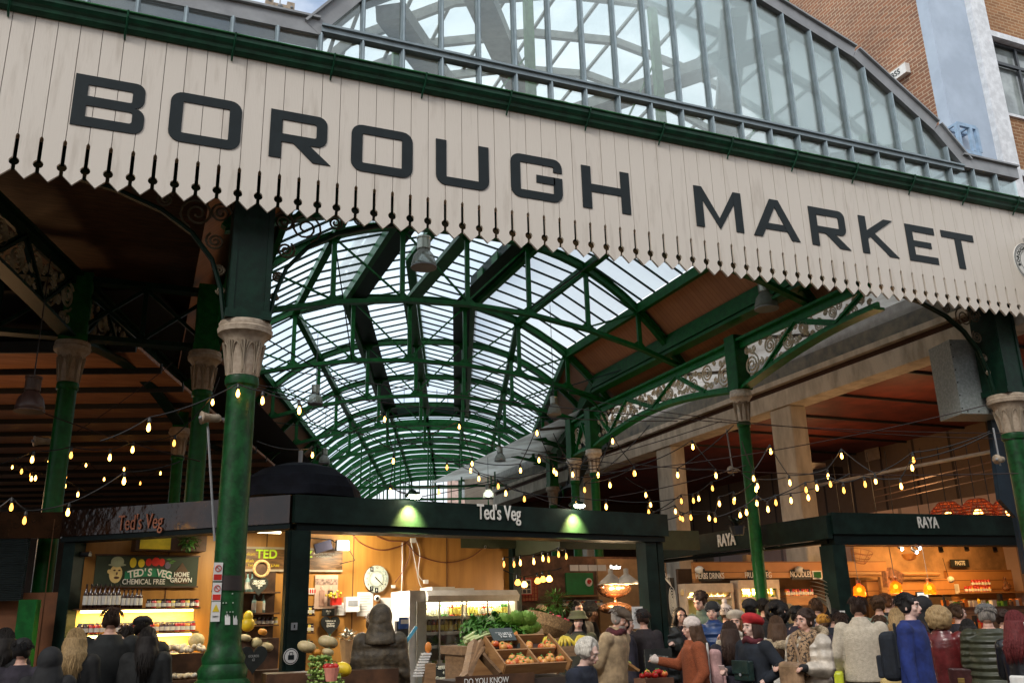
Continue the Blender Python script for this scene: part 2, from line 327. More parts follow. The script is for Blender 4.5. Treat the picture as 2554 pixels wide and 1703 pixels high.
def LG(x0, x1):
    out = [(x1, z1-.19)]+arc2((x1-.12, z1-.12), .12, 0, 90, 5)+arc2((x0+.13, z1-.13), .13, 90, 180, 5)+arc2((x0+.13, z0+.13), .13, 180, 270, 5)+[(x1-.12, z0), (x1-.07, z0+.012), (x1-.02, z0+.06), (x1, z0+.12), (x1, z0+.355)]
    xi = x1-S+.01; inn = [(xi, z1-.19)]+[(xi, z1-T)]*6+[(x0+S, z1-T)]*6+[(x0+S, z0+T)]*6+[(xi, z0+T)]*4+[(xi, z0+.355)]
    return strip(out, inn)+[[(x0+.36, z0+.245), (xi+.02, z0+.245), (xi+.02, z0+.355), (x0+.36, z0+.355)]]
letter('G', LG(4.01, 4.74))
def q4(a, b, c, d): return [a, b, c, d]
def rect(a, b, c, d): return [(a, c), (b, c), (b, d), (a, d)]
letter('H', [rect(5.03, 5.03+S, z0, z1), rect(5.75-S, 5.75, z0, z1), rect(5.03+S, 5.75-S, z0+.25, z0+.25+T)])
letter('M', [rect(6.79, 6.92, z0, z1), rect(7.45, 7.58, z0, z1), [(6.79, z1), (6.92, z1), (7.185, z0+.17), (7.185, z0+.0)] , [(7.185, z0), (7.185, z0+.17), (7.45, z1), (7.58, z1)]])
letter('A', [[(7.75, z0), (7.90, z0), (8.165, z1-.12), (8.09, z1)], [(8.57, z0), (8.42, z0), (8.165, z1-.12), (8.24, z1)], [(8.09, z1), (8.165, z1-.12), (8.24, z1)], rect(7.93, 8.40, z0+.13, z0+.13+.10)])
letter('K', [rect(9.74, 9.74+S, z0, z1), [(9.87, z0+.24), (9.99, z0+.33), (10.42, z1), (10.24, z1), (9.87, z0+.385)], [(9.93, z0+.285), (10.27, z0), (10.46, z0), (10.02, z0+.36)]])
letter('E', [rect(10.67, 10.67+S, z0, z1), rect(10.805, 11.27, z1-T, z1), rect(10.805, 11.17, z0+.255, z0+.355), rect(10.805, 11.27, z0, z0+T)])
letter('T', [rect(11.42, 12.12, z1-T, z1), rect(11.70, 11.84, z0, z1-T)])
# round emblem at the far right
ec = V((13.33, YL+.004, 7.17))
em = MB(); em.poly([(ec.x+.345*math.cos(R(a)), YL, ec.z+.345*math.sin(R(a))) for a in range(0, 360, 8)], (0, .02, 0)); eo = em.build('emblem', white, fas)
mb = MB()
for r0, r1 in ((.335, .325), (.21, .203), (.31, .304)):
    o_ = [(ec.x+r0*math.cos(R(a)), ec.z+r0*math.sin(R(a))) for a in range(0, 360, 9)]; i_ = [(ec.x+r1*math.cos(R(a)), ec.z+r1*math.sin(R(a))) for a in range(0, 360, 9)]
    for p in ring(o_, i_): mb.poly([(x, YL-.004, z) for x, z in p], (0, .003, 0))
mb.build('emblem_ring', letterm, eo)
for i, c in enumerate('BOROUGH MARKET'):
    a = R(196-i*15.5); text(c, .085, 'emblem_letter', letterm, eo, ec+V((math.cos(a)*.255, -.008, math.sin(a)*.255)), (math.sin(a), 0, -math.cos(a)), (math.cos(a), 0, math.sin(a)), .002, bold=.002)

# gutter along the top of the fascia
gut = thing('roof_gutter', 'long green moulded gutter running along the top of the cream fascia', 'gutter', (5.5, YF, 8.2))
prof = [(y, z-.20) for y, z in [(.03, 8.28), (-.04, 8.285), (-.08, 8.31), (-.09, 8.35), (-.12, 8.365), (-.15, 8.40), (-.155, 8.445), (-.17, 8.45), (-.17, 8.475), (-.13, 8.48), (-.02, 8.45), (.06, 8.45), (.06, 8.28)]]
mb = MB(); mb.poly([(X0, YF+y, z) for y, z in prof], (P*nb, 0, 0)); mb.build('gutter_trough', mat('gutter_green', (.006, .060, .028), .4, var=.25, scale=5, spec=.3), gut)
mb = MB(); mb.box((X0+P*nb/2, YF-.115, 8.175), (P*nb, .012, .01)); mb.box((X0+P*nb/2, YF-.178, 8.263), (P*nb, .012, .014)); mb.build('gutter_bead', green, gut)
for i in range(-13, 7):
    x = 7.42+i*1.15; mb = MB(); mb.tube([(x, YF-.01, 8.00), (x, YF-.04, 8.05), (x+.01, YF-.10, 8.11), (x+.015, YF-.165, 8.2), (x+.015, YF-.185, 8.275)], [.010, .013, .012, .011, .012], 6); mb.build('gutter_bracket', MATS['gutter_green'], gut)
# roof slope behind the gutter so the canopy is solid
# ------------------------------------------------------------------ glazed front gable
YG = 9.93; gx = 7.15
gab = thing('glazed_gable', 'tall many-paned glass gable in blue grey steel frames rising behind the green gutter', 'glass gable', (gx, YG, 8.5))
edge = [(-12.0, 8.86), (-5.57, 8.90), (-5.0, 9.62), (-3.42, 10.72), (-1.6, 11.38), (0, 11.62), (1.6, 11.38), (3.42, 10.72), (5.0, 9.62), (5.57, 9.02), (6.9, 9.02)]
def top_at(s):
    for (a, za), (b, zb) in zip(edge, edge[1:]):
        if a <= s <= b: return za+(zb-za)*(s-a)/(b-a)
    return 9
mb = MB(); W = .22
for i in range(len(edge)-1):
    (a, za), (b, zb) = edge[i], edge[i+1]; p = V((gx+a, YG-.05-i*.003, za)); q = V((gx+b, YG-.05-i*.003, zb)); d = (q-p).normalized(); n_ = V((-d.z, 0, d.x)); e = d*.06
    mb.poly([p-e*0, q, q+n_*W, p+n_*W], (0, .32, 0))
    mb.poly([p+n_*(W-.0)+V((0, -.05, 0)), q+n_*W+V((0, -.05, 0)), q+n_*(W+.03)+V((0, -.05, 0)), p+n_*(W+.03)+V((0, -.05, 0))], (0, .42, 0))
mb.build('verge_capping', flash, gab)
Wm = .54
cap_ = mat('light_blue_grey_steel', (.33, .42, .46), .4)
s_list = [gx*0 + (-5.57+.02) + Wm*k for k in range(-11, 33)]
for s in s_list:
    if s < -12 or s > 6.8: continue
    zt = top_at(s); w_ = .055
    o = MB().box((gx+s, YG, (8.0+zt)/2), (w_, .09, zt-8.0)).build('mullion', steel, gab); MB().box((gx+s, YG-.058, (8.0+zt)/2), (.02, .025, zt-8.0)).build('mullion_cap', cap_, o)
mb = MB(); mb.box((gx, YG-.01, 8.98), (11.1, .13, .07)); mb.box((gx, YG-.06, 9.03), (11.1, .1, .03)); mb.box((gx-9, YG+.02, 8.62), (7, .08, .05)); mb.build('transom', steel, gab)
mb = MB(); mb.poly([(gx+a, YG+.005, z) for a, z in [(-12, 8.0)]+edge+[(6.9, 8.0)]][::-1], (0, .008, 0)); mb.build('glazing', pane, gab)
mb = MB()                                # green posts and ties behind the panes
for s in (-4.3, -2.2, .1, 2.3, 4.4):
    mb.box((gx+s, YG+.9, (7+top_at(s))/2-.1), (.14, .10, top_at(s)-7)); mb.bar((gx+s, YG+.9, 8.2), (gx+s+1.0, YG+1.6, 9.4), .035)
    mb.bar((gx+s+.1, YG+.95, top_at(s)-.9), (gx+s-.9, YG+.95, 8.7), .03); mb.box((gx+s, YG+.87, 8.75), (.26, .16, .3))
mb.build('green_post', mat('faded_green_post', (.20, .36, .14), .5, var=.2), gab)
mb = MB(); rg = MB(); rc = MB()           # the glass canopy roof behind the gable
Y1, Y2 = YG+.15, YG+5.5
for i in range(len(edge)-1):
    (a, za), (b, zb) = edge[i], edge[i+1]
    if i == 0: a = -7.5; za = 8.88
    rg.quad((gx+a, Y1, za+.1), (gx+b, Y1, zb+.1), (gx+b, Y2, zb+.1), (gx+a, Y2, za+.1))
    for y in (Y1+.8, Y1+1.9, Y1+3.0, Y1+4.1): mb.bar((gx+a, y, za), (gx+b, y, zb), .09, .14)
    n_ = max(2, int(math.hypot(b-a, zb-za)/.75))
    for k in range(n_):
        t = k/n_; mb.bar((gx+a+(b-a)*t, Y1, za+(zb-za)*t+.07), (gx+a+(b-a)*t, Y2, za+(zb-za)*t+.07), .05, .05)
for (x0, y0, x1, y1) in ((-4.6, Y1, -1.2, Y2), (-3.4, Y1, .2, Y2), (-1.0, Y2, 2.2, Y1), (1.2, Y1, 4.4, Y2), (2.6, Y2, 5, Y1)):
    p = V((gx+x0, y0, top_at(x0)-.25)); q = V((gx+x1, y1, top_at(x1)-.25)); mb.bar(p, q, .42, .22)
mb.build('canopy_rafter', mat('pale_grey_rafter', (.34, .33, .29), .6), gab); rg.build('canopy_glazing', mat('dusty_canopy_glass', (.88, .92, .94), .5, c2=(.70, .76, .78), scale=.8, trans=(.20, .95, (.94, .98, 1))), gab)
# roof vent box on the ridge and left shed roof behind
vb = thing('roof_bracket', 'cream double drum fitting on the roof edge above the sloping fascia', 'roof fitting', atY(695, 22, 10.6))
b0 = atY(697, 22, 10.6)
MB().box(b0, (.24, .12, .07)).box(b0+V((-.14, 0, .03)), (.10, .16, .15)).box(b0+V((.14, 0, .0)), (.10, .16, .16)).build('body', stone, vb)
MB().tube([b0+V((0, -.02, .04)), b0+V((0, -.02, .4))], .01, 6).ball(b0+V((-.14, -.08, .04)), .022).ball(b0+V((.15, -.08, 0)), .022).ball(b0+V((.0, -.06, .0)), .035).build('bolt', flash, vb)

# ------------------------------------------------------------------ nave roof
AL = R(18.8); CN = V((5.5, 19.4, 0)); TM = math.tan(AL/2)
def NN(s, y, z): return V((5.5+s, y, z))
FS = V((math.cos(AL), -math.sin(AL), 0)); FT = V((math.sin(AL), math.cos(AL), 0))
def NF(s, t, z): return CN+FS*s+FT*t+V((0, 0, z))
def ytop(s): return 19.4-s*TM
def ttop(s): return s*TM
def zup(s): return 6.68+2.37*(1-min(1, abs(s)/4.80)**2.75)
def zlo(s): return 6.68+.88*(1-(s/4.80)**2)
hall = thing('market_hall_roof', 'long green iron and glass barrel roof of the market hall seen from below', 'market hall', (5.5, 19.4, 6.68))
def seg_pt(which, s, u, z, y0=None):               # u: 0..1 along each segment at the given s
    if which == 'near': y0 = y0 or (13.9 if abs(s) < 2.7 else 11.0 if abs(s) < 3.79 else 9.8); return NN(s, y0+(ytop(s)-y0)*u, z)
    t0 = ttop(s); t1 = 12.0; return NF(s, t0+(t1-t0)*u, z)
bands = [(1.5, 9.02, 2.6, 8.66), (2.6, 8.66, 3.78, 7.92)]
gl = MB(); bars = MB(); brown = MB(); dark = MB(); purl = MB(); strip_ = MB(); lan = MB()
for wh, Lg in (('near', 6.6), ('far', 12.0)):
    for sg in (-1, 1):
        for (s0, za, s1, zb) in bands:
            yy = 13.9 if s0 < 2 else 11.0; a0, b0_ = seg_pt(wh, sg*s0, 0, za+.10, yy), seg_pt(wh, sg*s0, 1, za+.10); c0, d0 = seg_pt(wh, sg*s1, 0, zb+.10, yy), seg_pt(wh, sg*s1, 1, zb+.10)
            gl.quad(a0, b0_, d0, c0)
            n_ = int((b0_-a0).length/.50)
            for k in range(n_+1):
                t = k/n_; bars.bar(a0.lerp(b0_, t)-Z*.03, c0.lerp(d0, t)-Z*.03, .018, .045)
        # brown boarding below the glass, out to the eaves
        for (s0, za, s1, zb) in ((3.80, 7.90, 4.46, 7.22), (4.46, 7.22, 5.05, 6.66)):
            brown.quad(seg_pt(wh, sg*s0, 0, za+.07), seg_pt(wh, sg*s0, 1, za+.07), seg_pt(wh, sg*s1, 1, zb+.07), seg_pt(wh, sg*s1, 0, zb+.07))
        for (s, z, w_, h_) in ((3.78, 7.86, .10, .20), (2.6, 8.62, .14, .16), (1.5, 8.98, .12, .22)):
            purl.bar(seg_pt(wh, sg*s, 0, z), seg_pt(wh, sg*s, 1, z), w_, h_)
        purl.bar(seg_pt(wh, sg*4.46, 0, 7.13), seg_pt(wh, sg*4.46, 1, 7.13), .13, .40); purl.bar(seg_pt(wh, sg*4.46, 0, 7.13), seg_pt(wh, sg*4.46, 1, 7.13), .20, .22)
        purl.bar(seg_pt(wh, sg*4.46, 0, 6.93), seg_pt(wh, sg*4.46, 1, 6.93), .26, .05)
        # lantern sides and roof
        lan.quad(seg_pt(wh, sg*1.02, 0, 9.0), seg_pt(wh, sg*1.02, 1, 9.0), seg_pt(wh, sg*1.5, 1, 8.99), seg_pt(wh, sg*1.5, 0, 8.99))
        lan.quad(seg_pt(wh, sg*1.46, 0, 9.0), seg_pt(wh, sg*1.46, 1, 9.0), seg_pt(wh, sg*1.46, 1, 9.72), seg_pt(wh, sg*1.46, 0, 9.72))
        a0, b0_, c0, d0 = seg_pt(wh, 0, 0, 10.15), seg_pt(wh, 0, 1, 10.15), seg_pt(wh, sg*1.6, 0, 9.74), seg_pt(wh, sg*1.6, 1, 9.74)
        gl.quad(a0, b0_, d0, c0); n_ = int(Lg/.52)
        for k in range(n_+1): t = k/n_; bars.bar(a0.lerp(b0_, t)-Z*.03, c0.lerp(d0, t)-Z*.03, .018, .045)
        purl.bar(c0-Z*.04, d0-Z*.04, .12, .12)
        for k in range(int(Lg/1.2)):
            t = (k+.5)/(Lg/1.2); p = seg_pt(wh, sg*1.42, t, 9.34); q = seg_pt(wh, sg*1.42, min(1, t+.07), 9.34); purl.bar(p, q, .03, .55)
    purl.bar(seg_pt(wh, 0, 0, 10.10), seg_pt(wh, 0, 1, 10.10), .22, .18); purl.bar(seg_pt(wh, 0, 0, 9.0), seg_pt(wh, 0, 1, 9.0), .30, .10)
gl.build('roof_glazing', glassroof, hall); bars.build('glazing_bars', darkm if False else green_d, hall); brown.build('boarded_eaves', brownc, hall); lan.build('lantern_side', green_d, hall)
purl.build('purlin', green, hall)
# closed lantern end at the end of the far segment
def truss(which, pos, hall=hall):
    mb = MB(); f = (lambda s, z: NN(s, pos if pos != 'k' else ytop(s), z)) if which == 'near' else (lambda s, z: NF(s, pos+0*s, z))
    n_ = 28; S_ = [-4.8+9.6*i/n_ for i in range(n_+1)]
    for i in range(n_):
        a, b = S_[i], S_[i+1]; mb.bar(f(a, zup(a)), f(b, zup(b)), .13, .13)
        mb.bar(f(a, zup(a)+.07), f(b, zup(b)+.07), .20, .02)
    xs = [-4.8, -3.78, -2.6, -1.3, 0, 1.3, 2.6, 3.78, 4.8]
    for a, b in zip(xs, xs[1:]): mb.bar(f(a, zlo(a)), f(b, zlo(b)), .07, .08); mb.bar(f(a, zlo(a)-.045), f(b, zlo(b)-.045), .13, .015)
    for i, s in enumerate(xs[1:-1]):
        mb.bar(f(s, zlo(s)), f(s, zup(s)), .06, .09); 
        d = -1 if s < 0 else 1
        for e in (-1, 1):                # gussets
            g = .16; mb.poly([f(s, zlo(s)+.02), f(s+e*g, zlo(s+e*g)+.03), f(s+e*.03, zlo(s)+g)], (FT if which != 'near' else V((0, 1, 0)))*.02)
            mb.poly([f(s, zup(s)-.04), f(s+e*g, zup(s+e*g)-.04), f(s+e*.03, zup(s)-g-.02)], (FT if which != 'near' else V((0, 1, 0)))*.02)
        if s != 0: t = xs[i+2] if s < 0 else xs[i]; mb.bar(f(s, zup(s)-.05), f(t, zlo(t)+.05), .035, .035)
    # knee braces down to the piers
    for e in ((-1, 1) if which == 'far' or pos == 'k' else ()):
        for i in range(7):
            a0_ = i/7*PI/2; a1_ = (i+1)/7*PI/2
            mb.bar(f(e*(4.78-1.0*(1-math.cos(a0_))), 5.7+1.2*math.sin(a0_)), f(e*(4.78-1.0*(1-math.cos(a1_))), 5.7+1.2*math.sin(a1_)), .05, .05)
    mb.build('roof_truss', green, hall)
truss('near', 11.3); truss('near', 15.34)
mb = MB()
truss('near', 'k')
for t in (3.4, 7.1, 10.8): truss('far', t)
# ribbed barrel beyond the lantern
gl = MB(); bars = MB(); T1_, T2_ = 12.0, 27.5; n_ = 20; S_ = [-4.8+9.6*i/n_ for i in range(n_+1)]
for i in range(n_):
    a, b = S_[i], S_[i+1]
    if abs((a+b)/2) > 4.1: continue
    gl.quad(NF(a, T1_, zup(a)+.22), NF(b, T1_, zup(b)+.22), NF(b, T2_, zup(b)+.22), NF(a, T2_, zup(a)+.22))
    k = 0; t = T1_
    while t < T2_: bars.bar(NF(a, t, zup(a)+.17), NF(b, t, zup(b)+.17), .02, .04); t += .56
gl.build('roof_glazing', glassroof, hall); bars.build('glazing_bars', green_d, hall)
brown = MB(); purl = MB()
for sg in (-1, 1):
    brown.quad(NF(sg*4.0, T1_, 7.75), NF(sg*4.0, T2_, 7.75), NF(sg*5.05, T2_, 6.7), NF(sg*5.05, T1_, 6.7))
    for s in (4.46, 3.9, 2.6, 1.3, 0): purl.bar(NF(sg*s, T1_, zup(s)+.06), NF(sg*s, T2_, zup(s)+.06), .12 if s != 4.46 else .2, .16)
brown.build('boarded_eaves', brownc, hall); purl.build('purlin', green, hall)
t = T1_+.3
while t < T2_+.1:
    mb = MB()
    for i in range(n_): a, b = S_[i], S_[i+1]; mb.bar(NF(a, t, zup(a)), NF(b, t, zup(b)), .11, .16)
    if int(round((t-T1_-.3)/1.25)) % 3 == 2:
        mb.bar(NF(-4.8, t, 6.75), NF(4.8, t, 6.75), .07, .09)
        for s in (-2.6, -1.3, 0, 1.3, 2.6): mb.bar(NF(s, t, 6.75), NF(s, t, zup(s)), .05, .05)
    mb.build('roof_rib', green, hall); t += 1.25
mb = MB()                                # dark cross frame where the lantern ends, with glazed end wall
mb.bar(NF(-1.6, 12.0, 9.0), NF(0, 12.0, 9.25), .2, .26).bar(NF(1.6, 12.0, 9.0), NF(0, 12.0, 9.25), .2, .26)
for s in (-1.6, 0, 1.6): mb.bar(NF(s, 12, 9), NF(s, 12, 9.8), .08)
for s in (-1.2, -.8, -.4, .4, .8, 1.2): mb.bar(NF(s, 12, 9.1), NF(s, 12, 9.9), .02)
mb.build('lantern_end_frame', green_d, hall)
# far end gable
mb = MB(); tg = T2_+.1
for k in range(-11, 12): s = k*.42; mb.bar(NF(s, tg, 6.6), NF(s, tg, zup(s)), .035 if k % 3 else .08)
for z in (6.7, 7.3, 7.9, 8.5): 
    s = 4.75*(max(0, 1-(z-6.68)/2.37))**(1/2.75); mb.bar(NF(-s, tg, z), NF(s, tg, z), .05 if z > 6.8 else .16)
for i in range(n_): a, b = S_[i], S_[i+1]; mb.bar(NF(a, tg, zup(a)), NF(b, tg, zup(b)), .14, .22)
mb.bar(NF(-4.8, tg, 5.9), NF(4.8, tg, 5.9), .1, .14)
for k in range(-8, 8): mb.bar(NF(k*.6, tg, 5.9), NF((k+.5)*.6, tg, 6.7), .04).bar(NF((k+1)*.6, tg, 5.9), NF((k+.5)*.6, tg, 6.7), .04)
mb.build('end_gable_frame', green, hall)
# tie rods, catenary electric conduits seen across the vault
mb = MB()
for (p, q) in ((NN(-4.7, 15.34, 7.0), NF(-1.3, 3.4, 7.5)), (NN(4.7, 15.34, 7.0), NF(2.6, 3.4, 7.3)), (NF(-4.6, 3.4, 7), NF(1.3, 10.8, 7.5)), (NF(4.6, 3.4, 7), NF(-1.3, 10.8, 7.5)), (NN(-2.6, 15.34, 8.5), NN(-1.3, 19.6, 7.5)), (NN(2.6, 11.3, 8.5), NN(1.3, 15.3, 7.6))): mb.bar(p, q, .022)
mb.build('tie_rod', green_d, hall)

# ------------------------------------------------------------------ columns
def column(label, x, y, zc=5.66, r=.10, cap=1.0, box=None, base=False, rz=0, ztop=None, group=None):
    t = thing('iron_column', label, 'column', (x, y, 0), rz, group)
    o = V((x, y, 0)); k = cap
    mb = MB(); zb = zc-.62*k
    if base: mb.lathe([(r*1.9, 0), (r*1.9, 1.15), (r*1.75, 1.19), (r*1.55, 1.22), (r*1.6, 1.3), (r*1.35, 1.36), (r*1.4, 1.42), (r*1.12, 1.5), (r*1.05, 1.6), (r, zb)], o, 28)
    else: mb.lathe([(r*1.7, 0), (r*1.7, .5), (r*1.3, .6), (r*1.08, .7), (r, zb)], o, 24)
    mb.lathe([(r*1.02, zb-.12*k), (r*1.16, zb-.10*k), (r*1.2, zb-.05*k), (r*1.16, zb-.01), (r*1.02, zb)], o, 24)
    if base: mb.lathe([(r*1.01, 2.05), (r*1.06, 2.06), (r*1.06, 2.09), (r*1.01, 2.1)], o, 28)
    mb.build('shaft', shadeg if base else green, t, True).modifiers.new('e', 'EDGE_SPLIT').split_angle = R(40)
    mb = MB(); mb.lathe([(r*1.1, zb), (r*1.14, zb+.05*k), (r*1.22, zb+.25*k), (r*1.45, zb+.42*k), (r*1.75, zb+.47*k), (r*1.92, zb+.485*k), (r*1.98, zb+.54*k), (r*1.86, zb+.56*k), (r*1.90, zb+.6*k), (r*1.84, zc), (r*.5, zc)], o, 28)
    c = mb.build('capital', litcap if ('white capital' in label or 'pair behind' in label) else stone, t, True); c.modifiers.new('e', 'EDGE_SPLIT').split_angle = R(35)  # 'white' label picks the lit tone, the others the shaded tone
    mb = MB()
    for j in range(8):
        a = 2*PI*(j+.5)/8+.3
        def q(da, z, e=.004): rr_ = r*(1.12+.1*max(0, (z-.05)/.2) if z < .25 else 1.22+.3*(z-.25)/.17)+e; aa = a+da; return o+V((math.cos(aa)*rr_, math.sin(aa)*rr_, zb+z*k))
        for sg in (-1, 1):
            mb.tube([q(sg*.08, .02), q(sg*.09, .15), q(sg*.13, .24), q(sg*.25, .33), q(sg*.36, .36)], .008*k, 5)
            mb.tube([q(0, .22), q(sg*.10, .30), q(sg*.17, .38)], .009*k, 5)
        mb.tube([q(0, .05), q(0, .39)], .010*k, 5)
    mb.build('leaf_relief', mat('capital_relief', (.30, .24, .17), .6), c)
    if box:
        w_, zt = box; mb = MB(); mb.box(o+Z*((zc+zt)/2), (w_, w_, zt-zc)); mb.box(o+Z*(zc+.05), (w_*1.1, w_*1.1, .1))
        for sx in (-1, 1):
            for sy in (-1, 1): mb.box(o+V((sx*w_*.42, sy*w_*.5, (zc+zt)/2)), (w_*.12, .03, zt-zc-.2))
        mb.build('pier_box', green if w_ < .4 else green_d, t)
    return t
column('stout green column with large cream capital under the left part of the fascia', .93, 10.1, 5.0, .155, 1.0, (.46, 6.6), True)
def wrap(x0, x1, y0, y1, r, n=8, jag=False):   # patch bent round the stout column, between photo columns x0..x1
    c = V((.93, 10.1, 0)); mb = MB(); 
    def pt(px, py): d = ray(px, py); t = (10.1-r)/d.y; p = EYE+d*t; dx = max(-.95*r, min(.95*r, p.x-c.x)); return V((c.x+dx, c.y-math.sqrt(r*r-dx*dx), p.z))
    for i in range(n):
        a, b = x0+(x1-x0)*i/n, x0+(x1-x0)*(i+1)/n; j0 = random.uniform(0, 14) if jag else 0; j1 = random.uniform(0, 14) if jag else 0
        mb.quad(pt(a, y1), pt(b, y1), pt(b, y0+j1), pt(a, y0+j0))
    return mb
t = thing('tape_band', 'dark band of tape wrapped round the stout left column', 'tape', (.93, 9.94, 2.2)); wrap(552, 606, 1434, 1471, .1665, 14).build('band', mat('dark_tape', (.02, .012, .01), .6), t)
t = thing('torn_paper', 'two torn white paper remnants stuck on the stout left column', 'paper remnant', (.93, 9.94, 1.75)); random.seed(9)
wrap(561, 574, 1528, 1557, .1668, 5, True).build('left_scrap', paper, t); wrap(582, 593, 1532, 1557, .1668, 5, True).build('right_scrap', paper, t)
mb = MB(); [mb.ball(V((.93+random.uniform(-.07, .08), 9.934, 1.86+.09*(i//3))), .008, 6, 4) for i in range(7)]; mb.build('glue_spots', MATS['pale_glue'] if 'pale_glue' in MATS else mat('pale_glue', (.35, .42, .33), .7), t)
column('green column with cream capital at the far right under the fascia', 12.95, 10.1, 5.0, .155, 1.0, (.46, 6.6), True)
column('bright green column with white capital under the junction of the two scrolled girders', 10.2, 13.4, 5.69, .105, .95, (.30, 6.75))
column('slim green column with cream capital, right one of the pair behind the stall roofs', 10.2, 19.4, 5.66, .105, .9, (.28, 6.7))
column('slim green column with cream capital, left one of the pair behind the stall roofs', 10.3, 20.7, 5.66, .105, .9, (.28, 6.7))
column('slim column with cream capital standing just above the dark stall beam', 11.9, 25.5, 5.66, .11, .9, (.28, 6.7))
column('leftmost green column with cream capital under the dark scrolled girder', -1.1, 13.7, 5.66, .125, .95, (.34, 6.7))
column('green column with cream capital right behind the stout front column', .70, 13.65, 5.66, .125, .95, (.34, 6.7))
column('thin column with small cream capital in shade behind the left columns', .62, 19.4, 5.66, .11, .9, (.28, 6.7))

# ------------------------------------------------------------------ scrolled lattice girders
def girder(label, p, q, ztop, zbot, nodes, scroll=True, dim=False, gmat=None, smat=None, group=None):
    """vertical plane from p to q (2-D); zbot(u) with u in metres; nodes: list of u for the zigzag, alternating bottom/top"""
    p = V((*p, 0)); q = V((*q, 0)); d = (q-p).normalized(); Ln = (q-p).length; n = d.cross(Z); gmat = gmat or mat('arcade_green', (.006, .18, .035), .4, var=.2, scale=9, spec=.3); g = thing('lattice_girder', label, 'iron girder', p+Z*ztop, 0, group)
    F = lambda u, z, o=0: p+d*u+Z*z+n*o
    mb = MB(); mb.bar(F(0, ztop), F(Ln, ztop), .22, .05); mb.bar(F(0, ztop-.09), F(Ln, ztop-.09), .05, .14); k = int(Ln/.35)
    for i in range(k):
        a, b = Ln*i/k, Ln*(i+1)/k; mb.bar(F(a, zbot(a)), F(b, zbot(b)), .22, .045); mb.bar(F(a, zbot(a)+.06), F(b, zbot(b)+.06), .05, .09)
    mb.build('chord', gmat or green, g)
    mb = MB(); zz = [(u, (zbot(u)+.08) if i % 2 == 0 else ztop-.12) for i, u in enumerate(nodes)]
    for (a, za), (b, zb) in zip(zz, zz[1:]): mb.bar(F(a, za), F(b, zb), .10, .035, n); mb.bar(F(a, za), F(b, zb), .03, .10, n)
    mb.build('diagonal_brace', gmat or green, g)
    if scroll:
        mb = MB(); random.seed(int(p.x*10)+5)
        def spi(u, z, r, sg, a0, turns=2.3):
            pts = spiral((u, z), r, turns, a0, sg, 30 if r > .1 else 18); mb.tube([F(x, y) for x, y in pts], [.021 if r > .12 else .014]*len(pts), 4)
        u = .28; n_ = 0
        while u < Ln-.15:
            lo, hi = zbot(u)+.10, ztop-.16; Hh = hi-lo; r = min(.235, Hh*.36)
            up = n_ % 2; c = (hi-r) if up else (lo+r)
            spi(u, c, r, 1 if up else -1, -PI/2 if up else PI/2, 2.5)
            oz = (lo+.085) if up else (hi-.085)
            if Hh-2*r > .1:
                spi(u-.11, oz, min(.085, (Hh-2*r)*.48), -1, 0, 1.9); spi(u+.09, oz+(.02 if up else -.02), min(.07, (Hh-2*r)*.4), 1, PI, 1.8)
            spi(u+r+.06, (lo+hi)/2+(.10 if up else -.10), .075, -1, PI/2, 1.8); spi(u+r+.08, (hi-.06) if not up else (lo+.06), .055, 1, 0, 1.7)
            if r > .15: spi(u-r*.1, c+(-1 if up else 1)*(r+.05), .045, 1, 1, 1.5)
            u += r*2+.12; n_ += 1
        mb.build('scrollwork', smat or scrollm, g)
    return g
def bot(u0, span, lo, hi):
    return lambda u: lo+(hi-lo)*math.sin(PI*max(0, min(1, ((u-u0) % span)/span)))**.8
# right arcade, plane x = 10.2, from the front beam back
girder('green girder with curled cream scrollwork, near bay right of the white capital column', (10.2, 13.25), (10.2, 9.8), 6.64, lambda u: 5.72+.40*math.sin(min(PI/2, u/3.2*PI/2)), [.62, 1.57, 2.53, 3.3])
girder('green girder with curled cream scrollwork, bay left of the white capital column', (10.2, 13.55), (10.2, 19.25), 6.64, lambda u: 5.72+.28*math.sin(PI*u/5.7), [.95, 1.95, 2.95, 4.05, 4.95, 5.6])
girder('short green scrolled panel between the paired capitals', (10.22, 19.55), (10.3, 20.55), 6.6, lambda u: 5.72, [.1, .5, .95])
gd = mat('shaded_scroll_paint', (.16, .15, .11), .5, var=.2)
# far arcades
def farg(label, sg, t0, t1, nd=8):
    a = NF(sg*4.85, t0, 0); b = NF(sg*4.85, t1, 0); Ln = t1-t0
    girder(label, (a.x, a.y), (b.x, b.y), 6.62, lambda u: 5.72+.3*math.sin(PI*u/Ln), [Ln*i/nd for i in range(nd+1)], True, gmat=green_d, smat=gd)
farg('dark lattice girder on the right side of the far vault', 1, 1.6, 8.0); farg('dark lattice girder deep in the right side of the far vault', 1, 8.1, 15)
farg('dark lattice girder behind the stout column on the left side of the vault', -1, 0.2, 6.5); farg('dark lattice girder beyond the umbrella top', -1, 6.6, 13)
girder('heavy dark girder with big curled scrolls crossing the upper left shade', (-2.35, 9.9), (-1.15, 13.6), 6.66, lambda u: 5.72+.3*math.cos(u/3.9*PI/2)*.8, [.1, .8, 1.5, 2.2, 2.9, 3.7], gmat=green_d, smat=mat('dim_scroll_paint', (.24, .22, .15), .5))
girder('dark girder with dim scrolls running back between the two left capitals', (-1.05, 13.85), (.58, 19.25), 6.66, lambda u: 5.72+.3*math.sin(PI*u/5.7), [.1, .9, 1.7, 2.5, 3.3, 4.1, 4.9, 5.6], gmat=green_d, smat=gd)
xb = thing('braced_girder', 'dark green girder of crossed bars spanning between the two left columns', 'iron girder', (-.9, 13.68, 6.6))
mb = MB(); mb.bar((-7, 13.68, 6.62), (.7, 13.68, 6.62), .2, .08).bar((-7, 13.68, 5.74), (.7, 13.68, 5.74), .2, .07)
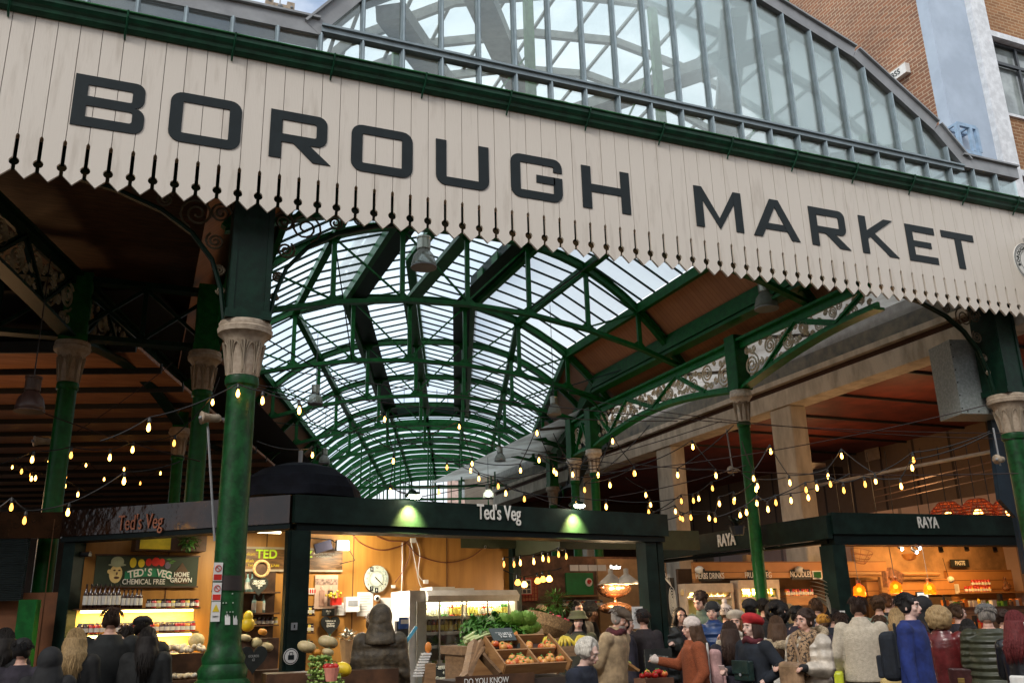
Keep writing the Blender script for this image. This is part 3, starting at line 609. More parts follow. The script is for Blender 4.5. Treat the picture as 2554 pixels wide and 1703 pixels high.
for k in range(-7, 1):
    x = -.2+k*.95; mb.bar((x, 13.68, 5.75), (x, 13.68, 6.6), .07); mb.bar((x, 13.68, 5.78), (x+.95, 13.68, 6.58), .05).bar((x+.95, 13.70, 5.78), (x, 13.70, 6.58), .05) if x+.95 < .8 else None
mb.build('braced_bars', green_d, xb)
# arched scroll brackets under the fascia beside the front columns
def bracket(label, x, sg):
    t = thing('scroll_bracket', label, 'iron bracket', (x, 10.1, 5.0)); o = lambda a, z: V((x+sg*a, 10.1, z))
    pts = [o(.24, 5.02), o(.30, 5.4), o(.42, 5.75), o(.66, 6.05), o(1.0, 6.28), o(1.5, 6.46), o(2.0, 6.56)]
    mb = MB(); mb.tube(pts, .028, 6); mb.tube([p+V((0, .05, .0)) for p in pts], .02, 6); mb.build('curved_rib', green_d, t)
    mb = MB()
    for (a, z, r, s_, a0) in ((.62, 6.30, .20, 1, -1.2), (.40, 5.98, .11, -1, 1), (.33, 5.62, .07, 1, 0), (.98, 6.42, .10, -1, 2.5), (1.28, 6.50, .07, 1, 2), (.30, 5.38, .05, -1, 0), (.36, 6.34, .13, -1, 3)):
        mb.tube([o(px, pz) for px, pz in spiral((a, z), r, 2.1, a0, s_, 26)], .014, 4)
    mb.build('scrollwork', mat('bronze_scroll', (.13, .10, .06), .5), t)
bracket('dark arched bracket with scrolls right of the stout left column', .93, 1); bracket('dark arched bracket with scrolls left of the stout left column', .93, -1)
bracket('dark arched bracket with scrolls left of the rightmost column', 12.95, -1)
mb = MB(); mb.bar((-6, 10.12, 6.72), (14.5, 10.12, 6.72), .26, .26); tag(mb.build('bressummer_beam', green_d), 'dark green beam carried on the front columns behind the fascia', 'beam')

# ------------------------------------------------------------------ ceilings left and right
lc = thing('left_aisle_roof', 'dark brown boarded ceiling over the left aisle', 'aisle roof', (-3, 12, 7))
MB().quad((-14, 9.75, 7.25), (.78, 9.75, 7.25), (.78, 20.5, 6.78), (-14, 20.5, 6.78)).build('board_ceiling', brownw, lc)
MB().quad((-14, 9.75, 7.75), (.78, 9.75, 7.75), (.78, 20.5, 7.6), (-14, 20.5, 7.6)).build('roof_top', flash, lc)
A = Fr((-1.5, 14.0), 108.8)              # slatted ceiling aligned with the far hall: a to the right, b away
mb = MB(); mj = MB()
b_ = 1.2
for k in range(15):
    z = 6.0; L0 = -12.5; L1 = .9+ .0*k
    # b grows away along heading 18.8
    mb.box(A(L0/2+L1/2, b_+.56, 6.02), (L1-L0, 1.12, .06), (A.a, A.b, Z)); mj.bar(A(L0, b_-.06, 6.0), A(L1, b_-.06, 6.0), .05, .18); b_ += 1.28
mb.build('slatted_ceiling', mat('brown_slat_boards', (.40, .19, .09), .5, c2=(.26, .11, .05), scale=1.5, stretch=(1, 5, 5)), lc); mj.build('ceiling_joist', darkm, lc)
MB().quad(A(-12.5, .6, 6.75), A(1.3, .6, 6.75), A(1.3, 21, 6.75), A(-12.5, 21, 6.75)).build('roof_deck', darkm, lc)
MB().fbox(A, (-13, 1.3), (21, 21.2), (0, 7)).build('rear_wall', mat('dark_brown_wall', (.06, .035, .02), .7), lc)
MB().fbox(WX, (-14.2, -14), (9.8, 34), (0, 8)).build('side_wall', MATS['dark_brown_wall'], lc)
# right: pale sheet roof, concrete frame, dark red soffit
ra = thing('right_aisle_roof', 'pale translucent sheet roof between the green arcade and the concrete frame', 'aisle roof', (11.6, 14, 7))
MB().quad((10.45, 9.8, 6.95), (13.15, 9.8, 7.35), (13.15, 34, 7.35), (10.45, 34, 6.95)).build('roof_sheet', sheet, ra)
mb = MB()
for y in (11.2, 14.0, 17.0, 20, 23): mb.bar((10.4, y, 6.9), (13.1, y, 7.28), .05, .07)
mb.build('rafter', mat('dirty_rafter', (.12, .1, .08), .7), ra)
cf = thing('concrete_frame', 'weathered concrete frame building with square pillars behind the stalls on the right', 'concrete building', (13.4, 16, 0))
mb = MB(); mb.fbox(WX, (13.2, 13.75), (9, 34), (6.16, 6.52)); mb.build('main_beam', conc, cf)
mb = MB(); mb.fbox(WX, (13.3, 13.7), (9, 34), (6.523, 6.66)); mb.build('shadow_recess', mat('rust_brown_recess', (.07, .03, .018), .8), cf)
mb = MB(); mb.fbox(WX, (13.16, 13.7), (9, 34), (6.663, 6.78)); mb.build('string_course', conc, cf)
mb = MB(); mb.fbox(WX, (13.22, 13.7), (9, 34), (6.783, 7.10)); mb.build('slate_flashing', mat('stained_slate', (.07, .085, .095), .7, c2=(.22, .21, .17), scale=4, thr=(.35, .75)), cf)
mb = MB(); mb.fbox(WX, (13.3, 13.7), (9, 34), (7.103, 7.6)); mb.build('parapet', mat('grey_render', (.35, .34, .32), .8), cf)
for y0, y1, x0 in ((15.7, 16.4, 13.24), (20.7, 21.45, 13.24), (26, 26.6, 13.24)):
    mb = MB(); mb.fbox(WX, (x0, x0+.45), (y0, y1), (0, 6.155)); o = mb.build('pillar', conc, cf); bv = o.modifiers.new('b', 'BEVEL'); bv.width = .03; bv.segments = 2
MB().fbox(WX, (13.76, 24), (9, 34), (6.3, 6.45)).build('soffit', redp, cf)
mb = MB()
for y in (11, 13, 15, 17, 19, 21): mb.bar((13.8, y, 6.27), (24, y, 6.27), .05, .06)
mb.build('ceiling_rail', darkm, cf)
inner = boards_mat('dim_wall_panels', (.20, .14, .09), (.13, .09, .06), 1.25, 'Y', .25, .3)
MB().fbox(WX, (20, 20.2), (9, 34), (3.4, 6.3)).build('inner_wall', inner, cf)
MB().fbox(WX, (13.8, 24), (33.6, 34), (0, 6.3)).build('end_wall', MATS['dark_brown_wall'], cf)
pink = boards_mat('muted_pink_panels', (.40, .29, .27), (.30, .23, .23), 1.6, 'Y', .5, .2)
MB().fbox(WX, (18.0, 18.1), (9.5, 26), (0, 4.2)).build('partition', pink, cf)
MB().fbox(WX, (17.95, 18.02), (9.5, 12.2), (3.3, 4.2)).build('timber_panel', wood, cf)

# ------------------------------------------------------------------ brick office block, top right
bb = thing('brick_building', 'tall brick block with pale blue strip, white pilaster and black framed windows', 'building', (17, 13, 0))
bs = brick_mat('side_brickwork', (.36, .16, .085), (.24, .12, .075), (.58, .45, .31), 'Y'); bf = brick_mat('front_brickwork', (.36, .17, .07), (.24, .11, .045), (.48, .33, .19), 'X')
MB().fbox(WX, (16.25, 16.6), (13, 21), (7.4, 24)).build('side_wall', bs, bb)
MB().fbox(WX, (16.23, 17.55), (12.7, 13.0), (7.4, 30)).build('rendered_strip', mat('pale_blue_render', (.44, .52, .62), .6, c2=(.36, .43, .52), scale=1.2), bb)
MB().fbox(WX, (17.5, 18.0), (12.55, 12.99), (7.4, 30)).build('pilaster', mat('white_render', (.72, .74, .76), .6), bb)
bw = MB(); wf = mat('black_window_frame', (.03, .035, .04), .4); wg = mat('office_window_glass', (.30, .34, .33), .08, var=.3, scale=1.5, spec=1)
def px_z(px, py): return atY(px*1.0859, py*1.0859, 12.8).z
zs = dict(b0=px_z(2290, 78), w1t=px_z(2290, 90), w1b=px_z(2290, 248), s1=px_z(2290, 262), b1=px_z(2310, 385), w2t=px_z(2310, 400), w2b=px_z(2310, 400)-1.5)
H = zs['w1t']-zs['b1']
for k in (-2, -1, 0, 1):
    off = k*(zs['b0']-zs['b1'])
    MB().fbox(WX, (17.98, 30), (12.8, 13.1), (zs['s1']-(zs['s1']-zs['b1'])+off, zs['s1']+off)).build('brick_spandrel', bf, bb)
    MB().fbox(WX, (17.98, 30), (12.74, 13.1), (zs['w1t']+off, zs['w1t']+.16+off)).build('window_head', MATS['white_render'], bb)
    z0_, z1_ = zs['s1']+off, zs['w1t']+off; x = 18.05
    MB().fbox(WX, (17.98, 30), (12.74, 13.1), (z0_, z0_+.07)).build('window_sill', MATS['white_render'], bb)
    for j in range(3):
        w_ = MB().fbox(WX, (x, x+3.4), (12.9, 12.96), (z0_+.08, z0_+.14)).fbox(WX, (x, x+3.4), (12.9, 12.96), (z1_-.07, z1_-.002))
        zt = z0_+(z1_-z0_)*.72; w_.fbox(WX, (x, x+3.4), (12.88, 12.95), (zt-.04, zt+.04))
        for xx in (x, x+1.15, x+2.25, x+3.35): w_.fbox(WX, (xx, xx+.07), (12.885, 12.955), (z0_+.142, z1_-.072))
        wo_ = w_.build('window', wf, bb); MB().fbox(WX, (x, x+3.4), (13.0, 13.02), (z0_, z1_)).build('pane', wg, wo_)
        MB().fbox(WX, (x+.1, x+.5), (13.025, 13.04), (z0_, z1_)).fbox(WX, (x+1.3, x+2.2), (13.025, 13.04), (z0_, zt)).build('blind', white, wo_); x += 3.46
MB().fbox(WX, (16.6, 30), (13.11, 21), (7.4, 24)).build('core_wall', bf, bb)
al = thing('wall_alarm_box', 'small white rectangular alarm box on the brick side wall', 'alarm box', atX(2243, 188, 16.2))
p = atX(2243, 188, 16.22); MB().fbox(WX, (16.10, 16.24), (p.y-.32, p.y+.32), (p.z-.13, p.z+.13)).build('box_body', white, al); text('BSS', .2, 'box_letters', letterm, al, p+V((-.13, 0, 0)), (0, -1, 0), Z, .002)
br = thing('blue_bracket_frame', 'small pale blue metal frame fixed on the pilaster above the gutter', 'bracket frame', (17.2, 12.6, 10))
p0 = atY(2380, 312, 12.4); p1 = atY(2440, 385, 12.4); mb = MB()
for z in (p0.z, p1.z-.05): mb.bar((p0.x, 12.35, z), (p1.x, 12.35, z), .07, .09).bar((p0.x, 12.6, z), (p1.x, 12.6, z), .07, .09)
for x in (p0.x, (p0.x+p1.x*2)/3, p1.x): mb.bar((x, 12.35, p0.z), (x, 12.35, p1.z), .08, .08); mb.bar((x, 12.35, p0.z), (x, 12.7, p0.z), .05)
mb.build('frame_bars', mat('pale_blue_metal', (.30, .44, .60), .5), br)
gr = thing('green_roof_vent', 'green gutter corner on top of the glazed gable near the brick wall', 'roof vent', atY(1930, 8, 10.6)); p = atY(1930, 4, 10.6)
MB().box(p, (.42, .3, .24)).box(p+V((-.02, -.02, .2)), (.6, .4, .1)).build('vent_body', green, gr)
# distant buildings beyond the far end and through the right side
fb = thing('far_brick_house', 'distant pale pink and cream facade beyond the far end of the vault', 'building', NF(0, 45, 0))
Bf = Fr(NF(-14, 42, 0)[:2], 108.8); fbm = brick_mat('sunlit_cream_brick', (.62, .47, .34), (.55, .40, .30), (.6, .5, .4), 'X')
MB().fbox(Bf, (14.5, 34), (0, 4), (0, 14)).build('wall', mat('pink_render', (.62, .45, .38), .8), fb)
mb = MB(); 
for i in range(7):
    for z in (2.5, 6.2, 9.8): mb.fbox(Bf, (15.5+i*2.4, 16.6+i*2.4), (-.06, .02), (z, z+1.9))
mb.build('window', wg, fb); MB().fbox(Bf, (14.3, 20), (-.4, .1), (8.3, 9.0)).build('cornice', mat('terracotta_cornice', (.5, .22, .14), .8), fb)
f2 = thing('cream_brick_terrace', 'sunlit cream brick terrace glimpsed beyond the far columns on the right', 'building', (20, 44, 0))
MB().fbox(WX, (15.5, 40), (40, 44), (0, 9)).build('wall', fbm, f2)
mb = MB()
for i in range(8):
    for z in (1.5, 5): mb.fbox(WX, (17+i*2.7, 18.2+i*2.7), (39.9, 39.97), (z, z+2))
mb.build('window', white, f2)

# ------------------------------------------------------------------ lights helper
def lamp(ty, name, loc, e, color=(1, .75, .45), size=.1, target=None, parent=None, spot_=None, blend=.6):
    l = bpy.data.lights.new(name, ty); l.energy = e; l.color = color
    if ty == 'AREA': l.size = size if not isinstance(size, tuple) else size[0]
    if ty == 'AREA' and isinstance(size, tuple): l.shape = 'RECTANGLE'; l.size_y = size[1]
    if ty in ('POINT', 'SPOT'): l.shadow_soft_size = size
    if ty == 'SPOT': l.spot_size = R(spot_); l.spot_blend = blend
    o = bpy.data.objects.new(name, l); col.objects.link(o); o.location = loc
    if target is not None: o.rotation_euler = (V(loc)-V(target)).to_track_quat('Z', 'Y').to_euler()
    if parent is not None: o.parent = parent; o.matrix_parent_inverse = parent_world(parent).inverted()
    return o
bulb_e = mat('glowing_warm_bulb', (1, 1, 1), emit=(1.0, .45, .08), estr=10)
tube_e = mat('glowing_tube', (1, 1, 1), emit=(1.0, .86, .55), estr=9)
shelf_e = mat('glowing_shelf_strip', (1, 1, 1), emit=(1.0, .72, .22), estr=9)
flood_e = mat('glowing_flood_face', (1, 1, 1), emit=(.95, .97, 1.0), estr=20)
lime_e = mat('glowing_spot_face', (1, 1, 1), emit=(1.0, 1.0, .7), estr=25)
amber_e = mat('glowing_amber_glass', (1, 1, 1), emit=(1.0, .34, .05), estr=2.4)

# ------------------------------------------------------------------ vegetable stall (front left)
TF = Fr((1.78, 11.0), 79)
beamm = MATS['stall_dark_green']
def stall_text(s, px, py, F, b, size, par, M=chalkw, sx=.62, neg=1):
    a, z = F.hit(px, py, b); return text(s, size, 'stall_lettering', M, par, F(a, b-.012*neg, z), F.a, Z, .008, sx, bold=size*.008)
ted = thing('vegetable_stall', 'dark green framed market stall with the words Ted\'s Veg on its front beam', 'market stall', TF(0, 0, 0))
LT = 5.85
mb = MB(); mb.fbox(TF, (-.1, LT), (-.10, .0), (2.875, 3.205)); mb.build('front_fascia', beamm, ted)
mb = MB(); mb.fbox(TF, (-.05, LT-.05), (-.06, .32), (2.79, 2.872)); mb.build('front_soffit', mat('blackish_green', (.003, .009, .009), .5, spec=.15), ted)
mb = MB(); mb.fbox(TF, (-.16, .12), (-.08, .02), (0, 2.785)); mb.fbox(TF, (.0, .14), (.03, .3), (0, 2.785)); mb.fbox(TF, (-.12, .08), (-.10, -.082), (0, 2.78)); mb.build('corner_post', beamm, ted)
mb = MB(); mb.fbox(TF, (LT-.42, LT-.2), (-.02, .2), (0, 2.785)); mb.fbox(TF, (LT-.16, LT-.05), (.0, .2), (0, 2.785)); mb.build('right_post', beamm, ted)
# side beam running back left
SF = Fr((1.70, 11.0), -51)              # a = back and to the left
sideb = mat('varnished_side_beam', (.03, .011, .004), .10, var=.4, scale=3, bump=.5, bscale=5, spec=.4)
mb = MB(); mb.fbox(SF, (0, 3.3), (-.02, .08), (2.875, 3.205)); o = mb.build('side_fascia', sideb, ted)
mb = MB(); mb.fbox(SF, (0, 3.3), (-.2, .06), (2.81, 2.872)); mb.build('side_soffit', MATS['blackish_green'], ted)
MB().fbox(SF, (3.12, 3.3), (-.25, .0), (0, 2.805)).build('rear_post', beamm, ted)
S2 = Fr(SF(3.34, 0, 0)[:2], -82); MB().fbox(S2, (0, 4.5), (-.02, .08), (2.86, 3.19)).build('next_fascia', sideb, ted)
stall_text("Ted's Veg", 1244, 1280, TF, -.10, .285, ted)
p = SF.hit(352, 1303, .08); text("Ted's Veg", .27, 'side_lettering', mat('dull_red_letter', (.35, .12, .06), .6), ted, SF(p[0], .095, p[1]), -SF.a, Z, .006, .62)
# walls and roof of the stall
mb = MB(); mb.fbox(TF, (-2.05, 4.62), (2.53, 2.6), (0, 3.1)); bwall = mb.build('back_wall', ply, ted)
MB().fbox(TF, (4.62, 4.78), (2.4, 2.6), (0, 2.95)).build('rear_corner_post', beamm, ted)
MB().poly([TF(.1, .33, 3.1), TF(5.7, .33, 3.1), TF(5.7, 2.6, 3.1), TF(-.8, 2.6, 3.1)], Z*.06).build('stall_roof', MATS['blackish_green'], ted)
mb = MB()
for a in (1.80, 3.42, -.9, -2.35, .45): mb.fbox(TF, (a, a+.012), (2.52, 2.529), (1.0, 3.1))
mb.build('panel_joint', mat('dark_joint', (.12, .05, .015), .8), ted)
# small marks on the posts
stk = thing('round_post_sticker', 'round white and black sticker low on the dark stall post', 'sticker', TF(-.02, -.11, 1.25))
a, z = TF.hit(725, 1636, -.10); 
for r_, M_, d_ in ((.088, white, .104), (.080, letterm, .107), (.072, white, .110)):
    MB().poly([TF(a+r_*math.cos(t*PI/12), -d_, z+r_*math.sin(t*PI/12)) for t in range(24)], TF.b*.002).build('disc' if M_ is white else 'disc_ring', M_, stk)
MB().box(TF(a, -.113, z-.01), (.07, .003, .05), (TF.a, TF.b, Z)).build('bag_mark', letterm, stk); mb = MB(); mb.tube([TF(a-.02, -.113, z+.015), TF(a-.018, -.113, z+.045), TF(a+.018, -.113, z+.045), TF(a+.02, -.113, z+.015)], .004, 4).build('bag_handle_mark', letterm, stk)
sw = thing('post_switch_plate', 'small square steel switch plate on the stall post', 'switch', TF(0, -.11, 1.75)); a, z = TF.hit(733, 1561, -.10); MB().fbox(TF, (a-.035, a+.035), (-.118, -.101), (z-.04, z+.04)).build('plate', flash, sw); MB().fbox(TF, (a-.008, a+.008), (-.121, -.119), (z-.02, z+.02)).build('key_mark', letterm, sw)
# spot lamps on the front beam
for i, (px, lab) in enumerate(((1022, 'round spot lamp glowing over the front stall beam, left of its lettering'), (1430, 'round spot lamp glowing over the front stall beam, right of its lettering'))):
    a, _ = TF.hit(px, 1250, -.1); t = thing('beam_spot_lamp', lab, 'spot lamp', TF(a, -.1, 3.3))
    MB().tube([TF(a, -.0, 3.27), TF(a, -.15, 3.33), TF(a, -.24, 3.30)], .02, 6).lathe([(.02, 0), (.06, .02), (.07, .06)], TF(a, -.24, 3.23)).build('lamp_arm', beamm, t)
    MB().ball(TF(a, -.24, 3.24), (.085, .06, .035), 14, 8).build('lamp_face', lime_e, t)
    lamp('SPOT', 'lamp_light', TF(a, -.25, 3.17), 230, (1, .90, .28), .03, TF(a, -.09, 2.95), t, 84, 1)
# umbrella (folded parasol top) over the corner
um = thing('dark_parasol', 'large dark parasol dome rising over the stall corner, orange tinge on its top', 'parasol', (1.9, 11.6, 0))
cu = spot(722, 1240, 12.2); mb = MB(); Rr = 1.12; prof = [(.02, .80), (.30, .78), (.62, .66), (.88, .44), (1.02, .2), (1.06, 0), (1.02, .0), (.6, .0)]
sq8 = lambda a: 1-.045*abs(math.sin(a*4))
mb.lathe([(r_*Rr*.72, z_*.62) for r_, z_ in prof], V((cu.x+.12, cu.y, 3.27)), 48, sq8); mb.build('canopy', mat('navy_canvas', (.005, .006, .010), .8, var=.3, spec=.1), um)
MB().tube([V((cu.x+.12, cu.y, 0)), V((cu.x+.12, cu.y, 3.95))], .03, 8).build('pole', flash, um)

# second beam of the same stall (right return) and the neighbour behind it
RF = Fr((7.2, 12.5), -3)
it = thing('inner_stall', 'dark stall frame behind with slanted beams, spot lamp glow and hanging lamps', 'market stall', (6.2, 15, 0))
IF = Fr((6.05, 11.95), -1)               # a = away
mb = MB(); mb.fbox(IF, (.6, 7.5), (0, .1), (2.72, 3.02)); mb.build('side_beam', mat('olive_beam', (.05, .06, .03), .5), it)
stall_text("Ted's Veg", 1370, 1355, Fr((6.2, 14.2), 89), 0, .22, it)
MB().fbox(Fr((6.2, 14.2), 89), (-2, 3.4), (.01, .1), (2.86, 3.2)).build('front_beam', MATS['olive_beam'], it)
# ------------------------------------------------------------------ RAYA stall (right)
RY = Fr((10.75, 11.95), 92.5)
raya = thing('noodle_stall', 'dark green framed stall lettered RAYA with amber pendant lamps inside', 'market stall', RY(0, 0, 0))
mb = MB(); mb.fbox(RY, (-.15, 6), (-.1, 0), (2.93, 3.28)); mb.build('front_fascia', beamm, raya)
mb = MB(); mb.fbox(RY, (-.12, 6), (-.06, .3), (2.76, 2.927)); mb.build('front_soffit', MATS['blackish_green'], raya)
MB().fbox(RY, (-.2, .06), (-.08, .25), (0, 2.755)).build('corner_post', beamm, raya)
RS = Fr((10.60, 11.95), -3.5)             # side face running away
mb = MB(); mb.fbox(RS, (-.05, 5.2), (-.0, .1), (2.86, 3.235)); mb.build('side_fascia', beamm, raya)
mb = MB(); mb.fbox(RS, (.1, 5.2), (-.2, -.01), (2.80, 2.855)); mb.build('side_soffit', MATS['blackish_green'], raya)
MB().fbox(RS, (5.0, 5.25), (-.2, -.01), (0, 2.79)).build('rear_post', mat('fluted_dark_post', (.03, .02, .012), .25), raya)
stall_text('RAYA', 2313, 1304, RY, -.10, .27, raya, sx=.66)
a, z = RS.hit(1813, 1347, .1); text('RAYA', .31, 'side_lettering', chalkw, raya, RS(a, .115, z), -RS.a, Z, .008, .66, bold=.009)
# interior walls
MB().fbox(RY, (3.0, 5.2), (3.0, 3.08), (0, 1.98)).build('shade_panel', MATS['dark_brown_wall'], raya)  # flat panel, the dim middle of the stall put in as dark colour
MB().fbox(RY, (3.0, 10), (3.2, 3.3), (0, 3.1)).build('back_wall', mat('warm_plaster', (.42, .24, .11), .7, var=.3, scale=1.5), raya)
MB().fbox(RY, (5.3, 10), (3.1, 3.19), (1.35, 2.5)).build('plank_wall', boards_mat('orange_pine_planks', (.52, .25, .08), (.36, .15, .045), .19, 'Z', .4, .3), raya)
MB().fbox(RY, (3.0, 5.28), (2.95, 3.1), (2.0, 2.32)).build('plank_header', MATS['orange_pine_planks'], raya)
MB().fbox(RY, (.2, 10), (.33, 3.2), (3.11, 3.16)).build('stall_roof', MATS['blackish_green'], raya)
# side shop front of the RAYA stall: headers, fridges, shelf
SH = Fr((10.9, 15.2), 92); HT, HB_ = SH.hit(1790, 1400, -.5)[1], SH.hit(1790, 1442, -.5)[1]
MB().fbox(SH, (-1.2, 3.4), (0, .08), (0, HT-.1)).build('shop_back', mat('dark_shop_wall', (.10, .055, .03), .7), raya)
MB().fbox(SH, (-1.15, 3.4), (-.50, -.42), (HB_, HT)).build('timber_header', MATS['orange_pine_planks'], raya)
[MB().fbox(SH, (a_, a_+.14), (-.5, -.42), (0, HB_-.005)).build('timber_post', wood, raya) for a_ in (-1.15, 1.9, 3.2)]
def board(label, s, px0, px1, py, F, b, hgt, par=None, size=None, M=chalk, TM_=chalkw, th=.02, sx=.8):
    a0, z = F.hit(px0, py, b); a1, z_ = F.hit(px1, py, b); zc = (z+z_)/2; t = thing('chalk_sign', label, 'sign', F((a0+a1)/2, b, zc))
    MB().fbox(F, (a0, a1), (b-th, b), (zc-hgt/2, zc+hgt/2)).build('board', M, t)
    text(s, size or hgt*.80, 'chalk_lettering', TM_, t, F((a0+a1)/2, b-th-.004, zc), F.a, Z, .002, sx, bold=.0015); return t
board('small black chalk sign reading HERBS DRINKS', 'HERBS DRINKS', 1742, 1796, 1436, SH, -.51, .19, sx=.62)
board('small black chalk sign reading FRUIT & VEG', 'FRUIT & VEG', 1864, 1915, 1434, SH, -.51, .19, sx=.72)
board('small black chalk sign reading NOODLES', 'NOODLES', 1972, 2019, 1432, SH, -.51, .19, sx=.72)
board('small black chalk sign reading PASTE on the orange planks', 'PASTE', 2370, 2415, 1404, RY, 3.09, .16, sx=.8)
gs = thing('green_screen_sign', 'small green lit sign on the timber header', 'sign', SH(1.9, -.5, 2.3)); a, z = SH.hit(2037, 1433, -.51); MB().fbox(SH, (a-.11, a+.11), (-.53, -.51), (z-.08, z+.08)).build('frame', white, gs); MB().fbox(SH, (a-.09, a+.09), (-.534, -.531), (z-.06, z+.06)).build('face', green, gs)

ot = thing('added_unseen_terrace', 'added unseen tall terrace of dark brick houses across the street behind the viewer', 'building', (4, -11, 0))  # unseen houses opposite, put in to hold sky light off the lower parts
MB().fbox(WX, (-40, 50), (-16, -11), (0, 13)).build('wall', bf, ot)

# ------------------------------------------------------------------ goods and fittings on the vegetable stall
def pan(name, label, cat, x0, y0, x1, y1, F, b, M, th=.02, part='board', group=None):
    """flat board filling a rectangle of the wall plane b; returns thing, centre, size"""
    a0, zt = F.hit(x0, y0, b); a1, zb = F.hit(x1, y1, b); t = thing(name, label, cat, F((a0+a1)/2, b, (zt+zb)/2), 0, group)
    MB().fbox(F, (a0, a1), (b-th, b), (zb, zt)).build(part, M, t); return t, (a0+a1)/2, (zt+zb)/2, a1-a0, zt-zb
def chalktx(s, F, t, a, b, z, size, M=chalkw, sx=.8, line=1): return text(s, size, 'chalk_lettering', M, t, F(a, b, z), F.a, Z, .0015, sx, line=line, bold=size*.012)
skin = mat('skin_light', (.62, .36, .27), .5, var=.06, scale=8); skind = mat('skin_dark', (.20, .10, .06), .5, var=.06, scale=8); skinp = mat('skin_pale', (.72, .47, .38), .5, var=.06, scale=8)
yel = mat('yellow_paint', (.75, .55, .02), .5); lime = mat('lime_paint', (.50, .75, .02), .5); redc = mat('red_paint', (.60, .03, .02), .4); orange = mat('orange_paint', (.75, .24, .03), .5)
bwn = mat('dark_brown_wood', (.09, .04, .018), .5, var=.3); leafm = mat('leaf_green', (.10, .26, .03), .5, c2=(.03, .11, .015), scale=14, thr=(.3, .7)); leafl = mat('pale_leaf_green', (.35, .52, .12), .5, c2=(.14, .32, .04), scale=14, thr=(.3, .7))
def leaf(mb, p, d, L, W_, curl=.3, up=Z):
    d = V(d).normalized(); x = d.cross(up); x = x.normalized() if x.length > .01 else V((1, 0, 0)); n = x.cross(d); rows = []
    for i in range(5):
        t = i/4; c = V(p)+d*L*t-n*(curl*L*t*t); ww = W_*math.sin(PI*(.12+.83*t))*.5
        rows += [c-x*ww+n*ww*.25, c, c+x*ww+n*ww*.25]
    mb.add(rows, [(3*i+j, 3*i+j+1, 3*i+j+4, 3*i+j+3) for i in range(4) for j in range(2)])
bW = 2.52
# painted shop sign
sg, ca, cz, sw_, sh_ = pan('painted_shop_sign', "long blackboard sign painted TED'S VEG, CHEMICAL FREE, HOME GROWN", 'shop sign', 240, 1385, 489, 1461, TF, bW, mat('sign_green_black', (.025, .04, .02), .6), .03)
MB().fbox(TF, (ca-sw_/2-.02, ca+sw_/2+.02), (bW-.036, bW-.03), (cz+sh_/2, cz+sh_/2+.02)).fbox(TF, (ca-sw_/2-.02, ca+sw_/2+.02), (bW-.036, bW-.03), (cz-sh_/2-.02, cz-sh_/2)).build('sign_rim', bwn, sg)
def SP(u, v, e=.034): return TF(ca-sw_/2+u*sw_, bW-e, cz+sh_/2-v*sh_)     # u,v 0..1 on the sign
def disc(par, name, M, u, v, ru, rv, e, n=20, rot=0): 
    MB().poly([SP(u+ru*math.cos(2*PI*i/n), v+rv*math.sin(2*PI*i/n), e) for i in range(n)], TF.b*.003).build(name, M, par)
ban = MB(); k = 12
for i in range(k):
    u0, u1 = .28+.46*i/k, .28+.46*(i+1)/k; f_ = lambda u: .40+.95*(u-.51)**2*2.4
    ban.poly([SP(u0, f_(u0), .038), SP(u1, f_(u1), .038), SP(u1, f_(u1)+.28, .038), SP(u0, f_(u0)+.28, .038)], TF.b*.003)
ban.build('green_banner', mat('banner_green', (.02, .22, .10), .5), sg)
for i, c in enumerate("TED'S VEG"):
    if c != ' ': u = .335+i*.046; text(c, sh_*.34, 'banner_letter', chalkw, sg, SP(u, f_(u)+.15, .044), TF.a+Z*(-(u-.51)*1.6), Z+TF.a*((u-.51)*.9), .002, .9, bold=.003)
text('CHEMICAL FREE', sh_*.25, 'painted_lettering', chalkw, sg, SP(.47, .86, .038), TF.a, Z, .002, .78, bold=.001)
text('HOME\nGROWN', sh_*.22, 'painted_lettering', chalkw, sg, SP(.835, .71, .044), TF.a, Z, .002, .85, line=.85, bold=.002)
MB().poly([SP(.77, .52, .038), SP(.835, .2, .038), SP(.90, .5, .038), SP(.91, .92, .038), SP(.77, .92, .038)], TF.b*.003).build('house_mark', mat('sign_brown', (.10, .05, .02), .6), sg)
for (u, v, ru, rv, M_) in ((.35, .22, .032, .17, yel), (.43, .24, .032, .14, yel), (.50, .2, .03, .13, redc), (.57, .18, .04, .15, redc), (.63, .2, .03, .13, redc), (.69, .3, .03, .12, mat('plum_paint', (.15, .13, .2), .5))): disc(sg, 'painted_vegetable', M_, u, v, ru, rv, .036)
leafp = MB()
for u, v in ((.70, .10), (.74, .16), (.72, .22)): leafp.poly([SP(u-.03, v, .037), SP(u, v-.04, .037), SP(u+.03, v, .037), SP(u, v+.03, .037)], TF.b*.003)
leafp.build('painted_leaf', leafm, sg)
disc(sg, 'painted_face', mat('face_paint', (.75, .55, .22), .6), .195, .60, .062, .30, .036); disc(sg, 'painted_ear', MATS['face_paint'], .13, .52, .016, .07, .036)
disc(sg, 'painted_hat', mat('hat_paint', (.30, .33, .22), .6), .20, .2, .062, .18, .040); disc(sg, 'painted_hat_brim', MATS['hat_paint'], .20, .30, .085, .05, .042)
for u, v, ru, rv in ((.18, .48, .012, .03), (.225, .48, .012, .03), (.205, .72, .026, .04), (.205, .585, .008, .05)): disc(sg, 'painted_feature', bwn, u, v, ru, rv, .040)
cb = thing('wall_cctv', 'small dark camera on the ochre wall left of the painted sign', 'camera', TF(ca-.5, bW-.1, 2.7)); a, z = TF.hit(212, 1383, bW); MB().tube([TF(a-.05, bW-.02, z), TF(a+.04, bW-.14, z+.0)], [.035, .03], 10).build('camera_body', blackm, cb)
